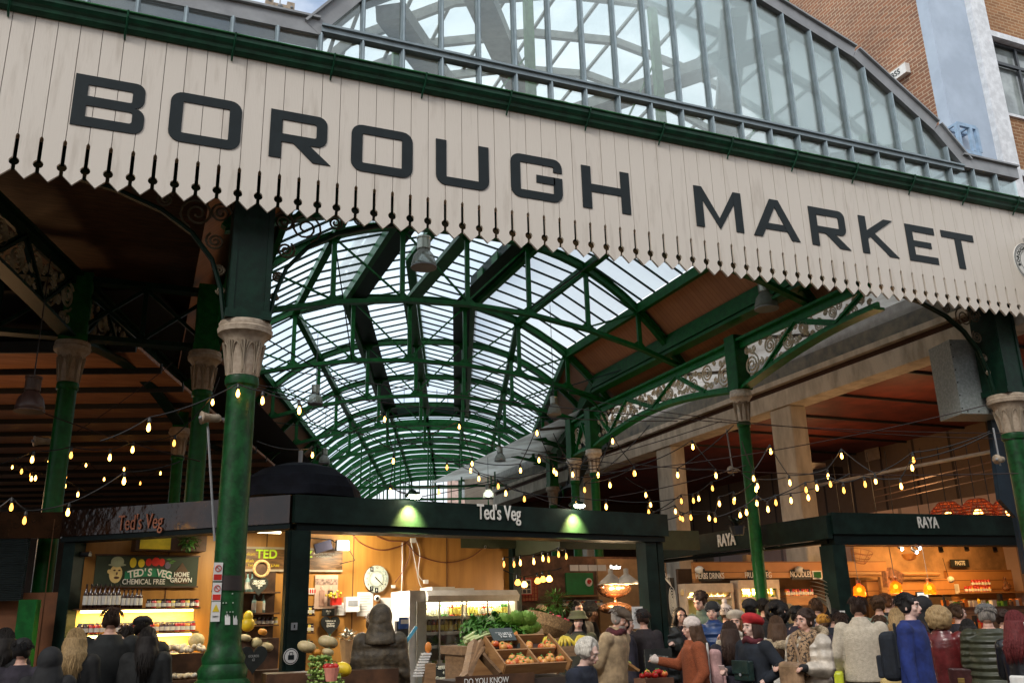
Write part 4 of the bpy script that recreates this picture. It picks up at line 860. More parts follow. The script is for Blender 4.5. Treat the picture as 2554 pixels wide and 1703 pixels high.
pl, a, z, w_, h_ = pan('plant_box_shelf', 'dark box shelf above the painted sign with bushy plant in it', 'shelf', 330, 1335, 500, 1378, TF, bW, bwn, .28, 'box')
MB().fbox(TF, (a-w_/2+.05, a-.02), (bW-.30, bW-.281), (z-.09, z+.10)).build('lit_card', yel, pl)
pb = MB(); random.seed(3)
for i in range(220):
    v = V((random.gauss(0, 1), random.gauss(0, 1), random.gauss(0, 1))).normalized()*random.uniform(.3, 1); leaf(pb, TF(a+w_*.22, bW-.36, z+.03)+V((v.x*.14, v.y*.1, v.z*.13)), v, .05, .03)
tag(pb.build('trailing_plant', leafm), 'small round bushy plant hanging above the painted sign', 'plant')
# shelves with glowing strips
def shelf_unit(name, label, x0, x1, ys, F, b, dep, glow=(), back=None):
    a0, z = F.hit(x0, ys[0], b-dep); a1, _ = F.hit(x1, ys[0], b-dep); t = thing(name, label, 'shelf', F((a0+a1)/2, b, z)); zz = []
    for y in ys: _, z = F.hit((x0+x1)/2, y, b-dep); zz.append(z); MB().fbox(F, (a0, a1), (b-dep, b-.012), (z-.02, z)).build('shelf_board', bwn, t)
    for g in glow:
        MB().fbox(F, (a0+.08, a1-.05), (b-dep*.5, b-dep*.5+.03), (zz[g]-.05, zz[g]-.022)).build('strip_light', shelf_e, t)
        lamp('AREA', 'strip_glow', F((a0+a1)/2, b-dep*.55, zz[g]-.06), 16, (1, .66, .22), (a1-a0-.2, .06), F((a0+a1)/2, b-dep*.3, zz[g]-.5), t)
    return t, a0, a1, zz
sh1, a0, a1, zz = shelf_unit('lit_jar_shelves', 'wall shelves of jars with warm glowing strips under the painted sign', 190, 500, (1515, 1577, 1640, 1690), TF, bW, .32, (0, 1))
MB().fbox(TF, (a0, a1), (bW-.012, bW-.004), (.2, zz[0])).build('back_panel', mat('pale_yellow_panel', (.70, .48, .15), .6), sh1)
MB().fbox(TF, (a0-.4, a1), (bW-.5, bW), (0, zz[3]-.05)).build('counter', bwn, sh1)
# generic jar and bottle meshes, shared
def proto(parts):
    return parts
def mk_bottle(name, prof, M, lab=None, capm=None, label_col=None):
    r = bpy.data.objects.new(name, MB().lathe(prof, (0, 0, 0), 10).build('tmp', M, None, True).data); o = bpy.data.objects['tmp'] if 'tmp' in bpy.data.objects else None
    for q in [x for x in bpy.data.objects if x.name.startswith('tmp')]: bpy.data.objects.remove(q)
    return r
gbt = mat('dark_bottle_glass', (.05, .02, .012), .1, spec=.8); gbg = mat('green_bottle_glass', (.03, .16, .03), .1, spec=.8); gbo = mat('orange_juice', (.75, .32, .03), .15, spec=.8); gbr = mat('red_juice', (.45, .02, .015), .15, spec=.8); gby = mat('yellow_juice', (.72, .56, .12), .15, spec=.8); gbc = mat('clear_tonic_bottle', (.70, .70, .55), .12, spec=.8)
labw = mat('white_label', (.72, .70, .64), .6); laby = mat('yellow_label', (.78, .66, .15), .6)
BP = {}
def bottle_at(kind, M, p, lab, grp, cat, H=.26, r=.037, LM=None, capM=None):
    key = (kind, M.name, round(H, 3), round(r, 3))
    if key not in BP:
        if kind == 'bottle': pr = [(r, 0), (r, H*.58), (r*.85, H*.66), (r*.36, H*.76), (r*.33, H*.94)]
        elif kind == 'jar': pr = [(r, 0), (r*1.02, H*.05), (r*1.02, H*.72), (r*.8, H*.82)]
        else: pr = [(r, 0), (r, H*.72), (r*.6, H*.84), (r*.5, H*.92)]
        b = MB().lathe(pr, (0, 0, 0), 10).build(kind, M, None, True); rc = r*.4 if kind == 'bottle' else r*.86 if kind == 'jar' else r*.55; zc = pr[-1][1]
        c = MB().lathe([(rc, zc), (rc, H)], (0, 0, 0), 8).build('cap', capM or blackm, b); l = MB().lathe([(r*1.03, H*.15), (r*1.03, H*.52)], (0, 0, 0), 10).build('paper_label', LM or labw, b)
        BP[key] = (b.data, c.data, l.data); o = b
    else:
        d = BP[key]; o = bpy.data.objects.new(kind, d[0]); col.objects.link(o); c = bpy.data.objects.new('cap', d[1]); l = bpy.data.objects.new('paper_label', d[2])
        for q in (c, l): col.objects.link(q); q.parent = o
    o.location = p; o.rotation_euler = (0, 0, random.uniform(0, 6)); tag(o, lab, cat, grp); return o
def row(kind, Ms, x0, x1, n, z, F, b, lab, grp, cat='bottle', **k):
    xa, _ = F.hit(x0, 1500, b); xb, _ = F.hit(x1, 1500, b)
    for i in range(n): bottle_at(kind, Ms[i % len(Ms)], F(xa+(xb-xa)*(i+.5)/n, b+random.uniform(-.01, .01), z+.001), lab, grp, cat, **k)
row('bottle', [gbt], 207, 300, 8, zz[0], TF, bW-.2, 'tall dark bottle with white label in the row under the painted sign', 'tall white labelled bottles under the painted sign', H=.30, r=.032)
row('bottle', [gbt], 302, 355, 5, zz[0], TF, bW-.2, 'shorter bottle beside the tall white labelled bottles', 'shorter bottles beside the tall ones', H=.24, r=.028)
row('jar', [gbt, gbr, gby], 366, 495, 11, zz[0], TF, bW-.2, 'small jar on the top shelf right of the bottles', 'small jars on the top shelf', 'jar', H=.11, r=.036)
row('jar', [gbt, gbt, gbr, gbr, gbo, gbr, gbo, gbt], 200, 490, 22, zz[1], TF, bW-.2, 'jar on the middle glowing shelf of the left stall', 'jars on the middle glowing shelf', 'jar', H=.13, r=.038, capM=flash)
row('jar', [gbt, gbr, gbo, gby], 200, 490, 22, zz[2], TF, bW-.2, 'jar on the lower glowing shelf of the left stall', 'jars on the lower glowing shelf', 'jar', H=.13, r=.038, capM=flash)
# fruit helpers: one mesh per kind, shared
def ribbed(r, sq, n, M, name, stem=True):
    mb = MB(); k = 24
    for i in range(11):
        t = PI*i/10
        for j in range(k): a = 2*PI*j/k; q = r*(1-.09*abs(math.cos(a*n/2)))*math.sin(t); mb.v.append((q*math.cos(a), q*math.sin(a), -r*sq*math.cos(t)*(1-.12*math.exp(-(math.sin(t)*3)**2))))
    for i in range(10):
        for j in range(k): mb.f.append((i*k+j, i*k+(j+1) % k, (i+1)*k+(j+1) % k, (i+1)*k+j))
    me = mb.build(name, M, None, True); d = me.data; bpy.data.objects.remove(me)
    s_ = MB().tube([(0, 0, r*sq*.85), (.01, 0, r*sq*1.25)], [.012, .008], 6).build('stalk', leafm); sd_ = s_.data; bpy.data.objects.remove(s_); return d, sd_, name
def ovoid(r, M, name):
    o = MB().ball((0, 0, 0), r, 14, 9).build(name, M, None, True); d = o.data; bpy.data.objects.remove(o); return d, None, name
def put(pr, p, lab, cat, grp=None, s=1, rot=None):
    o = bpy.data.objects.new(pr[2], pr[0]); col.objects.link(o); o.location = p; o.scale = (s, s, s); o.rotation_euler = rot or (random.uniform(-.4, .4), random.uniform(-.4, .4), random.uniform(0, 6))
    if pr[1]: q = bpy.data.objects.new('stalk', pr[1]); col.objects.link(q); q.parent = o
    return tag(o, lab, cat, grp)
apm = mat('apple_skin', (.62, .10, .03), .3, c2=(.72, .42, .10), scale=9, thr=(.35, .6)); apr = mat('red_apple_skin', (.50, .02, .015), .28, c2=(.35, .01, .01)); apg = mat('green_apple_skin', (.42, .50, .08), .35)
apple = ribbed(.04, .88, 5, apm, 'apple'); applr = ribbed(.042, .88, 5, apr, 'red_apple'); applg = ribbed(.042, .88, 5, apg, 'green_apple')
pump = ribbed(.15, .62, 12, mat('pumpkin_cream', (.55, .42, .22), .55, c2=(.42, .33, .16), scale=14), 'cream_pumpkin'); pumo = ribbed(.10, .7, 10, mat('pumpkin_orange', (.72, .28, .03), .5), 'orange_pumpkin')
melon = ovoid((.10, .10, .09), mat('melon_skin', (.62, .50, .25), .6, c2=(.45, .38, .18), scale=30), 'melon'); lemon = ovoid((.085, .11, .085), mat('yellow_melon_skin', (.85, .58, .02), .45), 'yellow_melon')
onion = ovoid((.03, .03, .028), mat('onion_skin', (.60, .45, .25), .4, c2=(.65, .55, .40), scale=10), 'small_onion'); garlic = ovoid((.028, .028, .026), mat('garlic_skin', (.70, .64, .52), .6), 'garlic_bulb')
# veg in front of the left shelves
lt = thing('left_display_table', 'dark sloping display table of onions and garlic left of the stout column', 'display table', TF(-.9, .9, 0)); a0, z0_ = TF.hit(405, 1625, 1.6); a1, _ = TF.hit(520, 1625, 1.6)
MB().fbox(TF, (a0, a1), (1.5, 2.3), (0, z0_-.03)).build('table_body', bwn, lt)
for i in range(46): put(garlic if i % 2 else onion, TF(random.uniform(a0+.03, a1-.03), random.uniform(1.53, 1.9), z0_+random.uniform(.0, .06)), 'pale onion or garlic bulb heaped left of the stout column', 'vegetable', 'onions and garlic heaped left of the stout column', random.uniform(.9, 1.3))
put(melon, TF(a1-.12, 1.75, z0_+.12), 'round netted melon on top of the heap left of the stout column', 'melon')
a0, z1_ = TF.hit(420, 1690, 1.3); a1, _ = TF.hit(510, 1690, 1.3); MB().fbox(TF, (a0, a1), (1.2, 1.49), (0, z1_-.03)).build('lower_step', bwn, lt)
for i in range(30): put(onion if i % 3 else garlic, TF(random.uniform(a0+.03, a1-.03), random.uniform(1.23, 1.46), z1_+random.uniform(0, .03)), 'small onion on the lower step left of the stout column', 'vegetable', 'small onions on the lower step')
# behind the column: tube light, TED board, shelves
tb = thing('tube_light', 'white glowing fluorescent tube above the yellow lettered board', 'tube light', TF(0, 2, 2.8)); a0, z = TF.hit(628, 1325, 1.6); a1, _ = TF.hit(700, 1321, 1.6)
MB().fbox(TF, (a0, a1), (1.58, 1.64), (z+.012, z+.05)).build('housing', white, tb); MB().tube([TF(a0, 1.6, z), TF(a1, 1.6, z)], .016, 8).build('tube', tube_e, tb); lamp('AREA', 'tube_glow', TF((a0+a1)/2, 1.6, z-.03), 22, (1, .86, .55), (.6, .05), TF((a0+a1)/2, 1.9, 0), tb)
tdb, a, z, w_, h_ = pan('lettered_board', 'long varnished board with big lime letters beginning TED behind the posts', 'shop sign', 612, 1368, 852, 1421, TF, bW, mat('varnished_board', (.22, .11, .04), .4, var=.4, scale=4, stretch=(1, 1, 6)), .025)
MB().fbox(TF, (a-w_/2, a+w_/2), (bW-.035, bW-.02), (z+h_/2, z+h_/2+.03)).fbox(TF, (a-w_/2, a+w_/2), (bW-.035, bW-.02), (z-h_/2-.03, z-h_/2)).build('board_rail', mat('pale_rail', (.4, .33, .24), .5), tdb)
p_ = TF.hit(665, 1382, bW-.03); text('TED', .17, 'big_lettering', lime, tdb, TF(p_[0], bW-.03, p_[1]), TF.a, Z, .003, 1, bold=.004); p_ = TF.hit(775, 1382, bW-.03); text("Z", .13, 'big_lettering', lime, tdb, TF(p_[0]-.02, bW-.03, p_[1]), TF.a, Z, .003, 1, bold=.004)
for s_, px, py, sz in (('elcom', 626, 1381, .06), ('&Kath', 622, 1398, .06), ('Ted', 624, 1409, .055), ('PURE & PURE', 678, 1410, .045), ('PRICES FOR THE OFFICE\nHOME DELIVERIES', 808, 1384, .035)):
    p_ = TF.hit(px, py, bW-.03); text(s_, sz, 'small_lettering', yel if sz > .04 else chalkw, tdb, TF(p_[0], bW-.03, p_[1]), TF.a, Z, .002, .85)
sh2, a0, a1, zz = shelf_unit('dark_wall_shelves', 'dark wall shelves of jars and bottles between the column and stall post', 612, 700, (1475, 1527, 1557, 1600), TF, bW, .25)
MB().fbox(TF, (a0, a1), (bW-.012, bW-.004), (.2, zz[0]+.3)).build('back_panel', bwn, sh2)
row('bottle', [mat('pale_blue_bottle', (.35, .60, .62), .3)], 610, 630, 2, zz[0], TF, bW-.14, 'pale blue drinking bottle on the dark shelves beside the column', 'pale blue bottles', H=.26, r=.032); row('bottle', [MATS['pale_blue_bottle']], 622, 668, 2, zz[1], TF, bW-.14, 'pale blue bottle beside a kraft packet on the dark shelves', 'pale blue bottles below', H=.26, r=.032)
row('jar', [gbt, gby, gbt, gbt, gbt], 620, 695, 7, zz[2], TF, bW-.14, 'jar on the dark shelves between column and post', 'jars between column and post', 'jar', H=.10, r=.033)
kp = MB(); a, z = TF.hit(645, 1524, bW-.14); kp.fbox(TF, (a-.05, a+.05), (bW-.16, bW-.08), (zz[1], zz[1]+.16)); tag(kp.build('kraft_packet', mat('kraft_paper', (.45, .28, .14), .7)), 'brown kraft packet standing between two pale blue bottles', 'packet')
bk = thing('hanging_basket', 'round wicker basket hanging above the heart shaped chalk sign', 'basket', TF(0, 2.4, 2.1)); a, z = TF.hit(650, 1418, 2.2)
MB().tube([TF(a+.105*math.cos(t*PI/10), 2.16, z+.105*math.sin(t*PI/10)) for t in range(21)], .022, 8).build('rim', mat('wicker', (.50, .30, .13), .7, var=.3, scale=60, bump=.5, bscale=120), bk); MB().tube([TF(a, 2.18, z), TF(a, 2.35, z)], [.10, .06], 14).build('bowl', bwn, bk)
def heart(F, a, b, z, s, M, name, par):
    pts = [F(a+s*.5*(16*math.sin(t)**3)/16, b, z+s*.5*(13*math.cos(t)-5*math.cos(2*t)-2*math.cos(3*t)-math.cos(4*t))/15) for t in [2*PI*i/26 for i in range(26)]]
    return MB().poly(pts[::-1], F.b*.015).build(name, M, par)
hs = thing('heart_chalk_sign', 'heart shaped chalk sign reading WE ACCEPT CREDIT/DEBIT CARDS', 'sign', TF(0, 2.3, 1.9)); a, z = TF.hit(646, 1459, 2.08); heart(TF, a, 2.08, z, .26, chalk, 'heart_board', hs); chalktx('WE ACCEPT\nCREDIT/DEBIT\nCARDS\n£1', TF, hs, a, 2.075, z+.01, .034, sx=.85, line=.85)
ps = thing('yellow_squash', 'tall yellow butternut squash between the column and stall post', 'squash', TF(0, 1, 1.7)); a, z = TF.hit(618, 1556, 1.2)
MB().ball(TF(a, 1.2, z), (.085, .085, .09), 16, 10).ball(TF(a, 1.2, z+.09), (.06, .06, .075), 16, 10).build('squash_body', MATS['yellow_melon_skin'], ps, True)
mt = thing('centre_display_table', 'dark stepped table of pumpkins between the column and stall post', 'display table', TF(.2, 1.2, 0)); a0, z = TF.hit(600, 1580, 1.0); a1, _ = TF.hit(700, 1580, 1.0)
MB().fbox(TF, (a0, a1), (1.05, 1.6), (0, z-.06)).fbox(TF, (a0+.1, a1), (.7, 1.04), (0, z-.42)).build('table_body', bwn, mt)
for px, py, pr, s_, lb in ((612, 1590, pump, .5, 'brown topped gourd beside the column'), (640, 1602, melon, .7, 'melon in front of the gourds'), (664, 1612, pump, .62, 'pale ribbed pumpkin beside the stall post'), (655, 1575, pumo, .6, 'small dark gourd behind the pale pumpkin')):
    a, z = TF.hit(px, py, 1.05); put(pr, TF(a, 1.05, z), lb, 'gourd', s=s_, rot=(.2, .1, 1))
hb = thing('dark_heart_sign', 'black double heart price sign hanging in front of the pumpkins by the column', 'sign', TF(.3, .6, 1.3)); a, z = TF.hit(632, 1640, .65); heart(TF, a, .65, z, .34, chalk, 'heart_board', hb); chalktx('GOURDS\n£2', TF, hb, a, .644, z, .04, M=mat('faint_chalk', (.3, .3, .28), .8))
# right of the post
fl = thing('flood_light', 'bright square floodlight above the ochre wall with a dark unlit one beside it', 'floodlight', TF(1, 2.4, 2.6)); a, z = TF.hit(854, 1360, 2.2); X1 = TF.a*.96+TF.b*-.28
MB().box(TF(a, 2.2, z), (.20, .05, .15), (TF.a, TF.b, Z)).build('housing', blackm, fl); MB().box(TF(a, 2.165, z), (.17, .012, .125), (TF.a, TF.b, Z)).build('lit_face', flood_e, fl)
MB().box(TF(a-.30, 2.2, z-.02), (.26, .04, .14), ((TF.a+Z*.3).normalized(), TF.b, (Z-TF.a*.3).normalized())).build('unlit_lamp', mat('dark_glass_face', (.05, .05, .08), .15), fl); MB().tube([TF(a, 2.25, z), TF(a-.1, 2.4, z+.1), TF(a-.4, 2.45, z+.12), TF(a-.4, 2.45, 3.09)], .008, 5).tube([TF(a+.1, 2.25, z), TF(a+.25, 2.3, z-.2), TF(a+.05, 2.4, z-.25)], .008, 5).build('lamp_cable', blackm, fl)
lamp('SPOT', 'flood_glow', TF(a, 2.12, z), 180, (1, .90, .78), .08, TF(a+1.6, .6, .9), fl, 150, .7)
lamp('POINT', 'stall_inner_glow', TF(a+.1, 2.0, z-.0), 40, (1, .85, .6), .1, None, fl)
pc, a, z, w_, h_ = pan('market_photo_poster', 'tall pale pink old photograph of two shoppers on the stall wall', 'poster', 786, 1433, 840, 1517, TF, bW, mat('sepia_photo', (.62, .42, .33), .6), .012)
MB().fbox(TF, (a-w_*.5, a+w_*.5), (bW-.016, bW-.013), (z+.1, z+h_*.38)).build('photo_shelves', mat('sepia_mid', (.45, .30, .24), .6, scale=30, var=.4), pc)
for e, M_ in ((-.07, mat('sepia_coat', (.42, .24, .18), .6)), (.06, mat('sepia_dark', (.10, .06, .05), .6))): MB().fbox(TF, (a+e-.04, a+e+.04), (bW-.02, bW-.017), (z-h_*.42, z+.02)).build('photo_figure', M_, pc); MB().ball(TF(a+e, bW-.02, z+.05), (.022, .004, .03)).build('photo_head', skinp, pc)
fw = thing('yellow_flowers', 'small bunch of yellow flowers on a red box against the wall', 'flowers', TF(1, 2.6, 1.9)); a, z = TF.hit(831, 1485, 2.4); mb = MB()
for i in range(26): mb.ball(TF(a, 2.4, z)+V((random.gauss(0, .05), random.gauss(0, .03), random.gauss(0, .03))), .018, 6, 5)
mb.build('blossom', yel, fw); MB().fbox(TF, (a-.02, a+.13), (2.38, 2.45), (z-.13, z-.03)).build('red_box', redc, fw)
nn = [('handwritten white note pinned below the yellow flowers', 833, 1502, 861, 1533), ('white paper towel dispenser on the stall wall', 857, 1488, 890, 1525), ('white printed notice with a dark heading beside the dispenser', 891, 1476, 929, 1535), ('large blank white board right of the clock', 949, 1490, 987, 1545), ('small row of red and white cards left of the poster', 763, 1466, 785, 1481)]
for i, (lb, x0, y0, x1, y1) in enumerate(nn):
    t, a, z, w_, h_ = pan('paper_notice' if i != 1 else 'towel_dispenser', lb, 'notice' if i != 1 else 'dispenser', x0, y0, x1, y1, TF, bW, paper if i != 1 else white, .01 if i != 1 else .1, 'sheet' if i != 1 else 'casing')
    if i in (0, 2):
        mb = MB()
        for k in range(7): mb.fbox(TF, (a-w_*.38, a+w_*random.uniform(.1, .4)), (bW-.0125, bW-.0105), (z+h_*(.33-.11*k), z+h_*(.33-.11*k)+.006))
        mb.build('printed_lines', mat('print_grey', (.25, .24, .25), .8), t)
    if i == 1: MB().fbox(TF, (a-w_*.35, a+w_*.35), (bW-.105, bW-.101), (z-h_*.1, z+h_*.25)).build('grey_panel', flash, t)
    if i == 4: mb = MB(); [mb.fbox(TF, (a-w_*.35+k*w_*.25, a-w_*.2+k*w_*.25), (bW-.013, bW-.011), (z-h_*.3, z+h_*.3)) for k in range(4)]; mb.build('red_marks', redc, t)
# clock
ck = thing('wall_clock', 'large round pale clock with framed numbers on the ochre wall', 'clock', TF(2, bW, 2.4)); a, z = TF.hit(939, 1443, bW-.03); rC = .205
def cdisc(r_, e, M_, nm): MB().poly([TF(a+r_*math.cos(t*PI/20), bW-e, z+r_*math.sin(t*PI/20)) for t in range(40)][::-1], TF.b*.02).build(nm, M_, ck)
cdisc(rC, .03, bwn, 'clock_rim'); cdisc(rC-.005, .035, mat('clock_face_paint', (.62, .66, .55), .5, var=.12, scale=12), 'clock_face')
tm = [mat('tile_teal', (.25, .40, .38), .6), letterm, mat('tile_cream', (.60, .58, .45), .6), MATS['tile_teal'] if 'tile_teal' in MATS else None]
for i in range(1, 13):
    t = PI/2-i*PI/6; c = TF(a+rC*.80*math.cos(t), bW-.038, z+rC*.80*math.sin(t)); dk = i in (7, 11, 6)
    MB().box(c, (.056, .004, .068), (TF.a, TF.b, Z)).build('number_tile', letterm if dk else tm[0] if i in (1, 2, 3, 9) else tm[2], ck)
    if not dk: MB().box(c-TF.b*.003, (.046, .002, .058), (TF.a, TF.b, Z)).build('tile_face', MATS['clock_face_paint'], ck)
    text(str(i), .05, 'number', chalkw if dk else letterm, ck, c-TF.b*.006, TF.a, Z, .001, .9)
mb = MB()
for r_ in (.52, .60):
    pts = [TF(a+rC*r_*math.cos(t*PI/24), bW-.038, z+rC*r_*math.sin(t*PI/24)) for t in range(49)]; mb.tube(pts, .0018, 4)
for t in range(60): mb.bar(TF(a+rC*.53*math.cos(t*PI/30), bW-.038, z+rC*.53*math.sin(t*PI/30)), TF(a+rC*.59*math.cos(t*PI/30), bW-.038, z+rC*.59*math.sin(t*PI/30)), .002)
mb.build('dial_ring', mat('dial_grey', (.2, .24, .22), .6), ck)
mb = MB(); mb.bar(TF(a-.02, bW-.046, z+.01), TF(a+.10, bW-.046, z-.085), .009).bar(TF(a-.03, bW-.046, z+.03), TF(a+.06, bW-.046, z-.05), .012).ball(TF(a, bW-.046, z), .01); mb.build('hands', blackm, ck)
# wires, sockets
wi = thing('wall_cables', 'brown and white cables looping across the ochre wall to a white socket', 'cables', TF(2.5, bW, 2.7)); mb = MB(); m2 = MB()
def wpt(px, py, e=.02): a_, z_ = TF.hit(px, py, bW-e); return TF(a_, bW-e, z_)
def sag(pts, n=6, e=.02):
    P_ = [wpt(*q, e) for q in pts]; o = []
    for i in range(len(P_)-1):
        p0, p1, p2, p3 = P_[max(i-1, 0)], P_[i], P_[i+1], P_[min(i+2, len(P_)-1)]
        for k in range(n):
            t = k/n; o.append(.5*((2*p1)+(p2-p0)*t+(2*p0-5*p1+4*p2-p3)*t*t+(3*p1-p0-3*p2+p3)*t**3))
    return o+[P_[-1]]
mb.tube(sag([(880, 1335), (905, 1357), (950, 1371), (1000, 1360), (1022, 1345)]), .009, 5).tube(sag([(940, 1337), (970, 1348), (1010, 1352), (1045, 1385), (1110, 1402), (1170, 1390), (1210, 1362), (1228, 1352)]), .009, 5).tube(sag([(1020, 1356), (1022, 1385), (1004, 1425), (985, 1452)]), .007, 5)
m2.tube(sag([(1003, 1352), (1003, 1400), (1001, 1475), (990, 1490)]), .008, 5).tube(sag([(1025, 1350), (1035, 1400), (1045, 1450), (1052, 1465)]), .007, 5).tube(sag([(1035, 1340), (1047, 1380), (1043, 1430), (1060, 1452)]), .007, 5)
mb.build('brown_cable', mat('brown_cable', (.18, .05, .02), .5), wi); m2.build('white_cable', white, wi)
mb = MB(); 
for px, py, r_ in ((1030, 1347, .07), (1062, 1450, .06), (981, 1462, .045), (981, 1484, .03)): c = wpt(px, py, .03); mb.box(c, (r_*1.2, .04, r_), (TF.a, TF.b, Z))
mb.build('socket', white, wi)
cc = thing('small_round_camera', 'small round white camera at the right end of the ochre wall', 'camera', wpt(1210, 1363, .04)); MB().ball(wpt(1210, 1363, .05), .03).build('shell', white, cc); MB().ball(wpt(1210, 1363, .075), .015).build('lens', blackm, cc)
cc = thing('dome_camera', 'white dome camera just below the round clock', 'camera', wpt(941, 1491, .05)); MB().ball(wpt(941, 1491, .05), .05).build('shell', white, cc); MB().ball(wpt(941, 1491, .09), .028).build('lens', blackm, cc)
ch = thing('chalk_heart_wall_sign', 'black chalk heart reading Follow us on Instagram on the stall wall', 'sign', wpt(824, 1555)); a, z = TF.hit(824, 1557, bW-.05); heart(TF, a, bW-.05, z, .30, chalk, 'heart_board', ch); chalktx('Follow us on\nInstagram\n@tedsveg', TF, ch, a, bW-.055, z+.02, .038, line=.9)
sm, a, z, w_, h_ = pan('small_slate_tag', 'small black slate above the chalk heart', 'sign', 803, 1517, 833, 1535, TF, bW-.02, chalk); chalktx('Herbs\n£1', TF, sm, a, bW-.045, z, .04, line=.8)
ff = thing('foil_wrapped_flowers', 'bunch of pale dried flowers wrapped in silver foil left of the hooded person', 'flowers', TF(1.8, 1.4, 1.6)); a, z = TF.hit(868, 1585, 1.3); mb = MB(); random.seed(4)
for i in range(160): v = V((random.gauss(0, 1), random.gauss(0, 1), abs(random.gauss(0, .8)))).normalized(); leaf(mb, TF(a, 1.3, z-.05)+v*random.uniform(.05, .13), v, .05, .035)
mb.build('foil_blossom', mat('silver_foil', (.55, .55, .48), .3, .3, var=.4, scale=40), ff); MB().lathe([(.07, z-.35), (.12, z-.05)], TF(a, 1.3, 0), 12).build('paper_pot', MATS['kraft_paper'], ff)
jr = thing('jar_shelf_by_post', 'short dark shelf of jars between the stall post and poster', 'shelf', TF(.8, 2.6, 1.6)); a0, z_a = TF.hit(764, 1532, 2.3); a1, _ = TF.hit(783, 1532, 2.3)
for k in range(3): MB().fbox(TF, (a0, a1), (2.25, 2.5), (z_a-.02-k*.24, z_a-k*.24)).build('shelf_board', bwn, jr); row('jar', [gbt, gby], 765, 782, 3, z_a-k*.24, TF, 2.34, 'jar on the short shelf just right of the stall post', 'jars beside the stall post', 'jar', H=.12, r=.03)

# ------------------------------------------------------------------ drinks fridge
FR = TF; a0, zt = FR.hit(1012, 1470, 2.0); a1, _ = FR.hit(1276, 1467, 2.0); b0_, b1_ = 1.85, 2.5; zt = 2.17
fr = thing('drinks_fridge', 'wide white glass door fridge full of bottles against the ochre wall', 'fridge', FR((a0+a1)/2, 2.3, 0))
whf = mat('fridge_white', (.68, .66, .62), .4, var=.08)
MB().fbox(FR, (a0, a0+.28), (b0_+.02, b1_), (.1, zt-.002)).fbox(FR, (a1-.04, a1), (b0_, b1_), (.1, zt-.16)).fbox(FR, (a0+.28, a1-.04), (b1_-.04, b1_), (.1, zt-.16)).fbox(FR, (a0, a1), (b0_, b1_), (0, .098)).build('cabinet', whf, fr)
mb = MB(); mb.poly([FR(a0+.26, b0_-.05, zt-.17), FR(a0+.26, b0_-.08, zt-.08), FR(a0+.26, b0_, zt), FR(a0+.26, b1_, zt), FR(a0+.26, b1_, zt-.155), FR(a0+.26, b0_, zt-.155)], FR.a*(a1-a0-.26)); mb.build('canopy', whf, fr)
MB().fbox(FR, (a0+.30, a1-.06), (b0_+.10, b0_+.15), (zt-.20, zt-.172)).build('light_strip', tube_e, fr)
lamp('AREA', 'fridge_glow', FR((a0+a1)/2, b0_+.12, zt-.22), 15, (1, .93, .6), (1.4, .05), FR((a0+a1)/2, b0_+.5, .6), fr)
fz = [FR.hit(1150, y, b0_+.05)[1] for y in (1536, 1574, 1607, 1652)]
for z in fz: MB().fbox(FR, (a0+.285, a1-.045), (b0_+.04, b1_-.05), (z-.02, z)).build('shelf', whf, fr); MB().fbox(FR, (a0+.285, a1-.045), (b0_+.02, b0_+.038), (z-.035, z+.01)).build('shelf_edge', white, fr)
al_ = mat('aluminium_frame', (.42, .42, .38), .35, .6); xs_ = [FR.hit(x, 1550, b0_)[0] for x in (1040, 1095, 1152, 1163, 1215, 1268)]
for x in xs_: MB().fbox(FR, (x-.012, x+.012), (b0_-.02, b0_+.0), (.12, zt-.16)).build('door_frame', al_, fr)
for k, (u, v_) in enumerate(((0, 1), (1, 2), (3, 4), (4, 5))): MB().fbox(FR, (xs_[u]+.013, xs_[v_]-.013), (b0_-.012, b0_-.006), (.12, zt-.165)).build('glass_door', clearp, fr)
g = 'bottles in the lit top row of the wide fridge'
for (x0, x1, n, Ms, kd, H_, r_, LM) in ((1040, 1070, 5, [gbt], 'bottle', .20, .024, labw), (1070, 1098, 5, [gbc], 'bottle', .21, .024, labw), (1100, 1118, 2, [gbg], 'bottle', .25, .032, labw), (1120, 1150, 3, [gbr, gbo, gbo], 'jug', .22, .038, laby), (1162, 1190, 3, [gby, gbg, gby], 'bottle', .24, .03, laby), (1190, 1228, 4, [gby, gbr, gbr, gbo], 'jug', .22, .036, labw), (1228, 1268, 5, [gby, gbg, gbg, gbg, gbg], 'bottle', .25, .026, laby)):
    row(kd, Ms, x0, x1, n, fz[0], FR, b0_+.14, 'bottle in the lit top row of the wide fridge', g, H=H_, r=r_, LM=LM)
row('jug', [gbt, gby, gbt, gbr, gbo, gbt, gby, gby], 1042, 1150, 10, fz[1], FR, b0_+.14, 'bottle on the second shelf of the wide fridge', 'bottles on the second fridge shelf', H=.20, r=.032, LM=laby); row('jug', [gbt, gbr, gbt, gbo], 1165, 1262, 8, fz[1], FR, b0_+.14, 'bottle on the second shelf of the wide fridge', 'bottles on the second fridge shelf', H=.20, r=.032)
for px, s_ in ((1055, .1), (1085, .13), (1145, .1)):
    a, _ = FR.hit(px, 1600, b0_+.2); mb = MB()
    for i in range(40): v = V((random.gauss(0, 1), random.gauss(0, 1), abs(random.gauss(0, .6)))).normalized(); leaf(mb, FR(a, b0_+.2, fz[2]+.03)+v*.02, v, s_, .07)
    tag(mb.build('wrapped_salad', leafl), 'pale green wrapped salad on the third shelf of the wide fridge', 'salad', 'wrapped salads on the third fridge shelf')
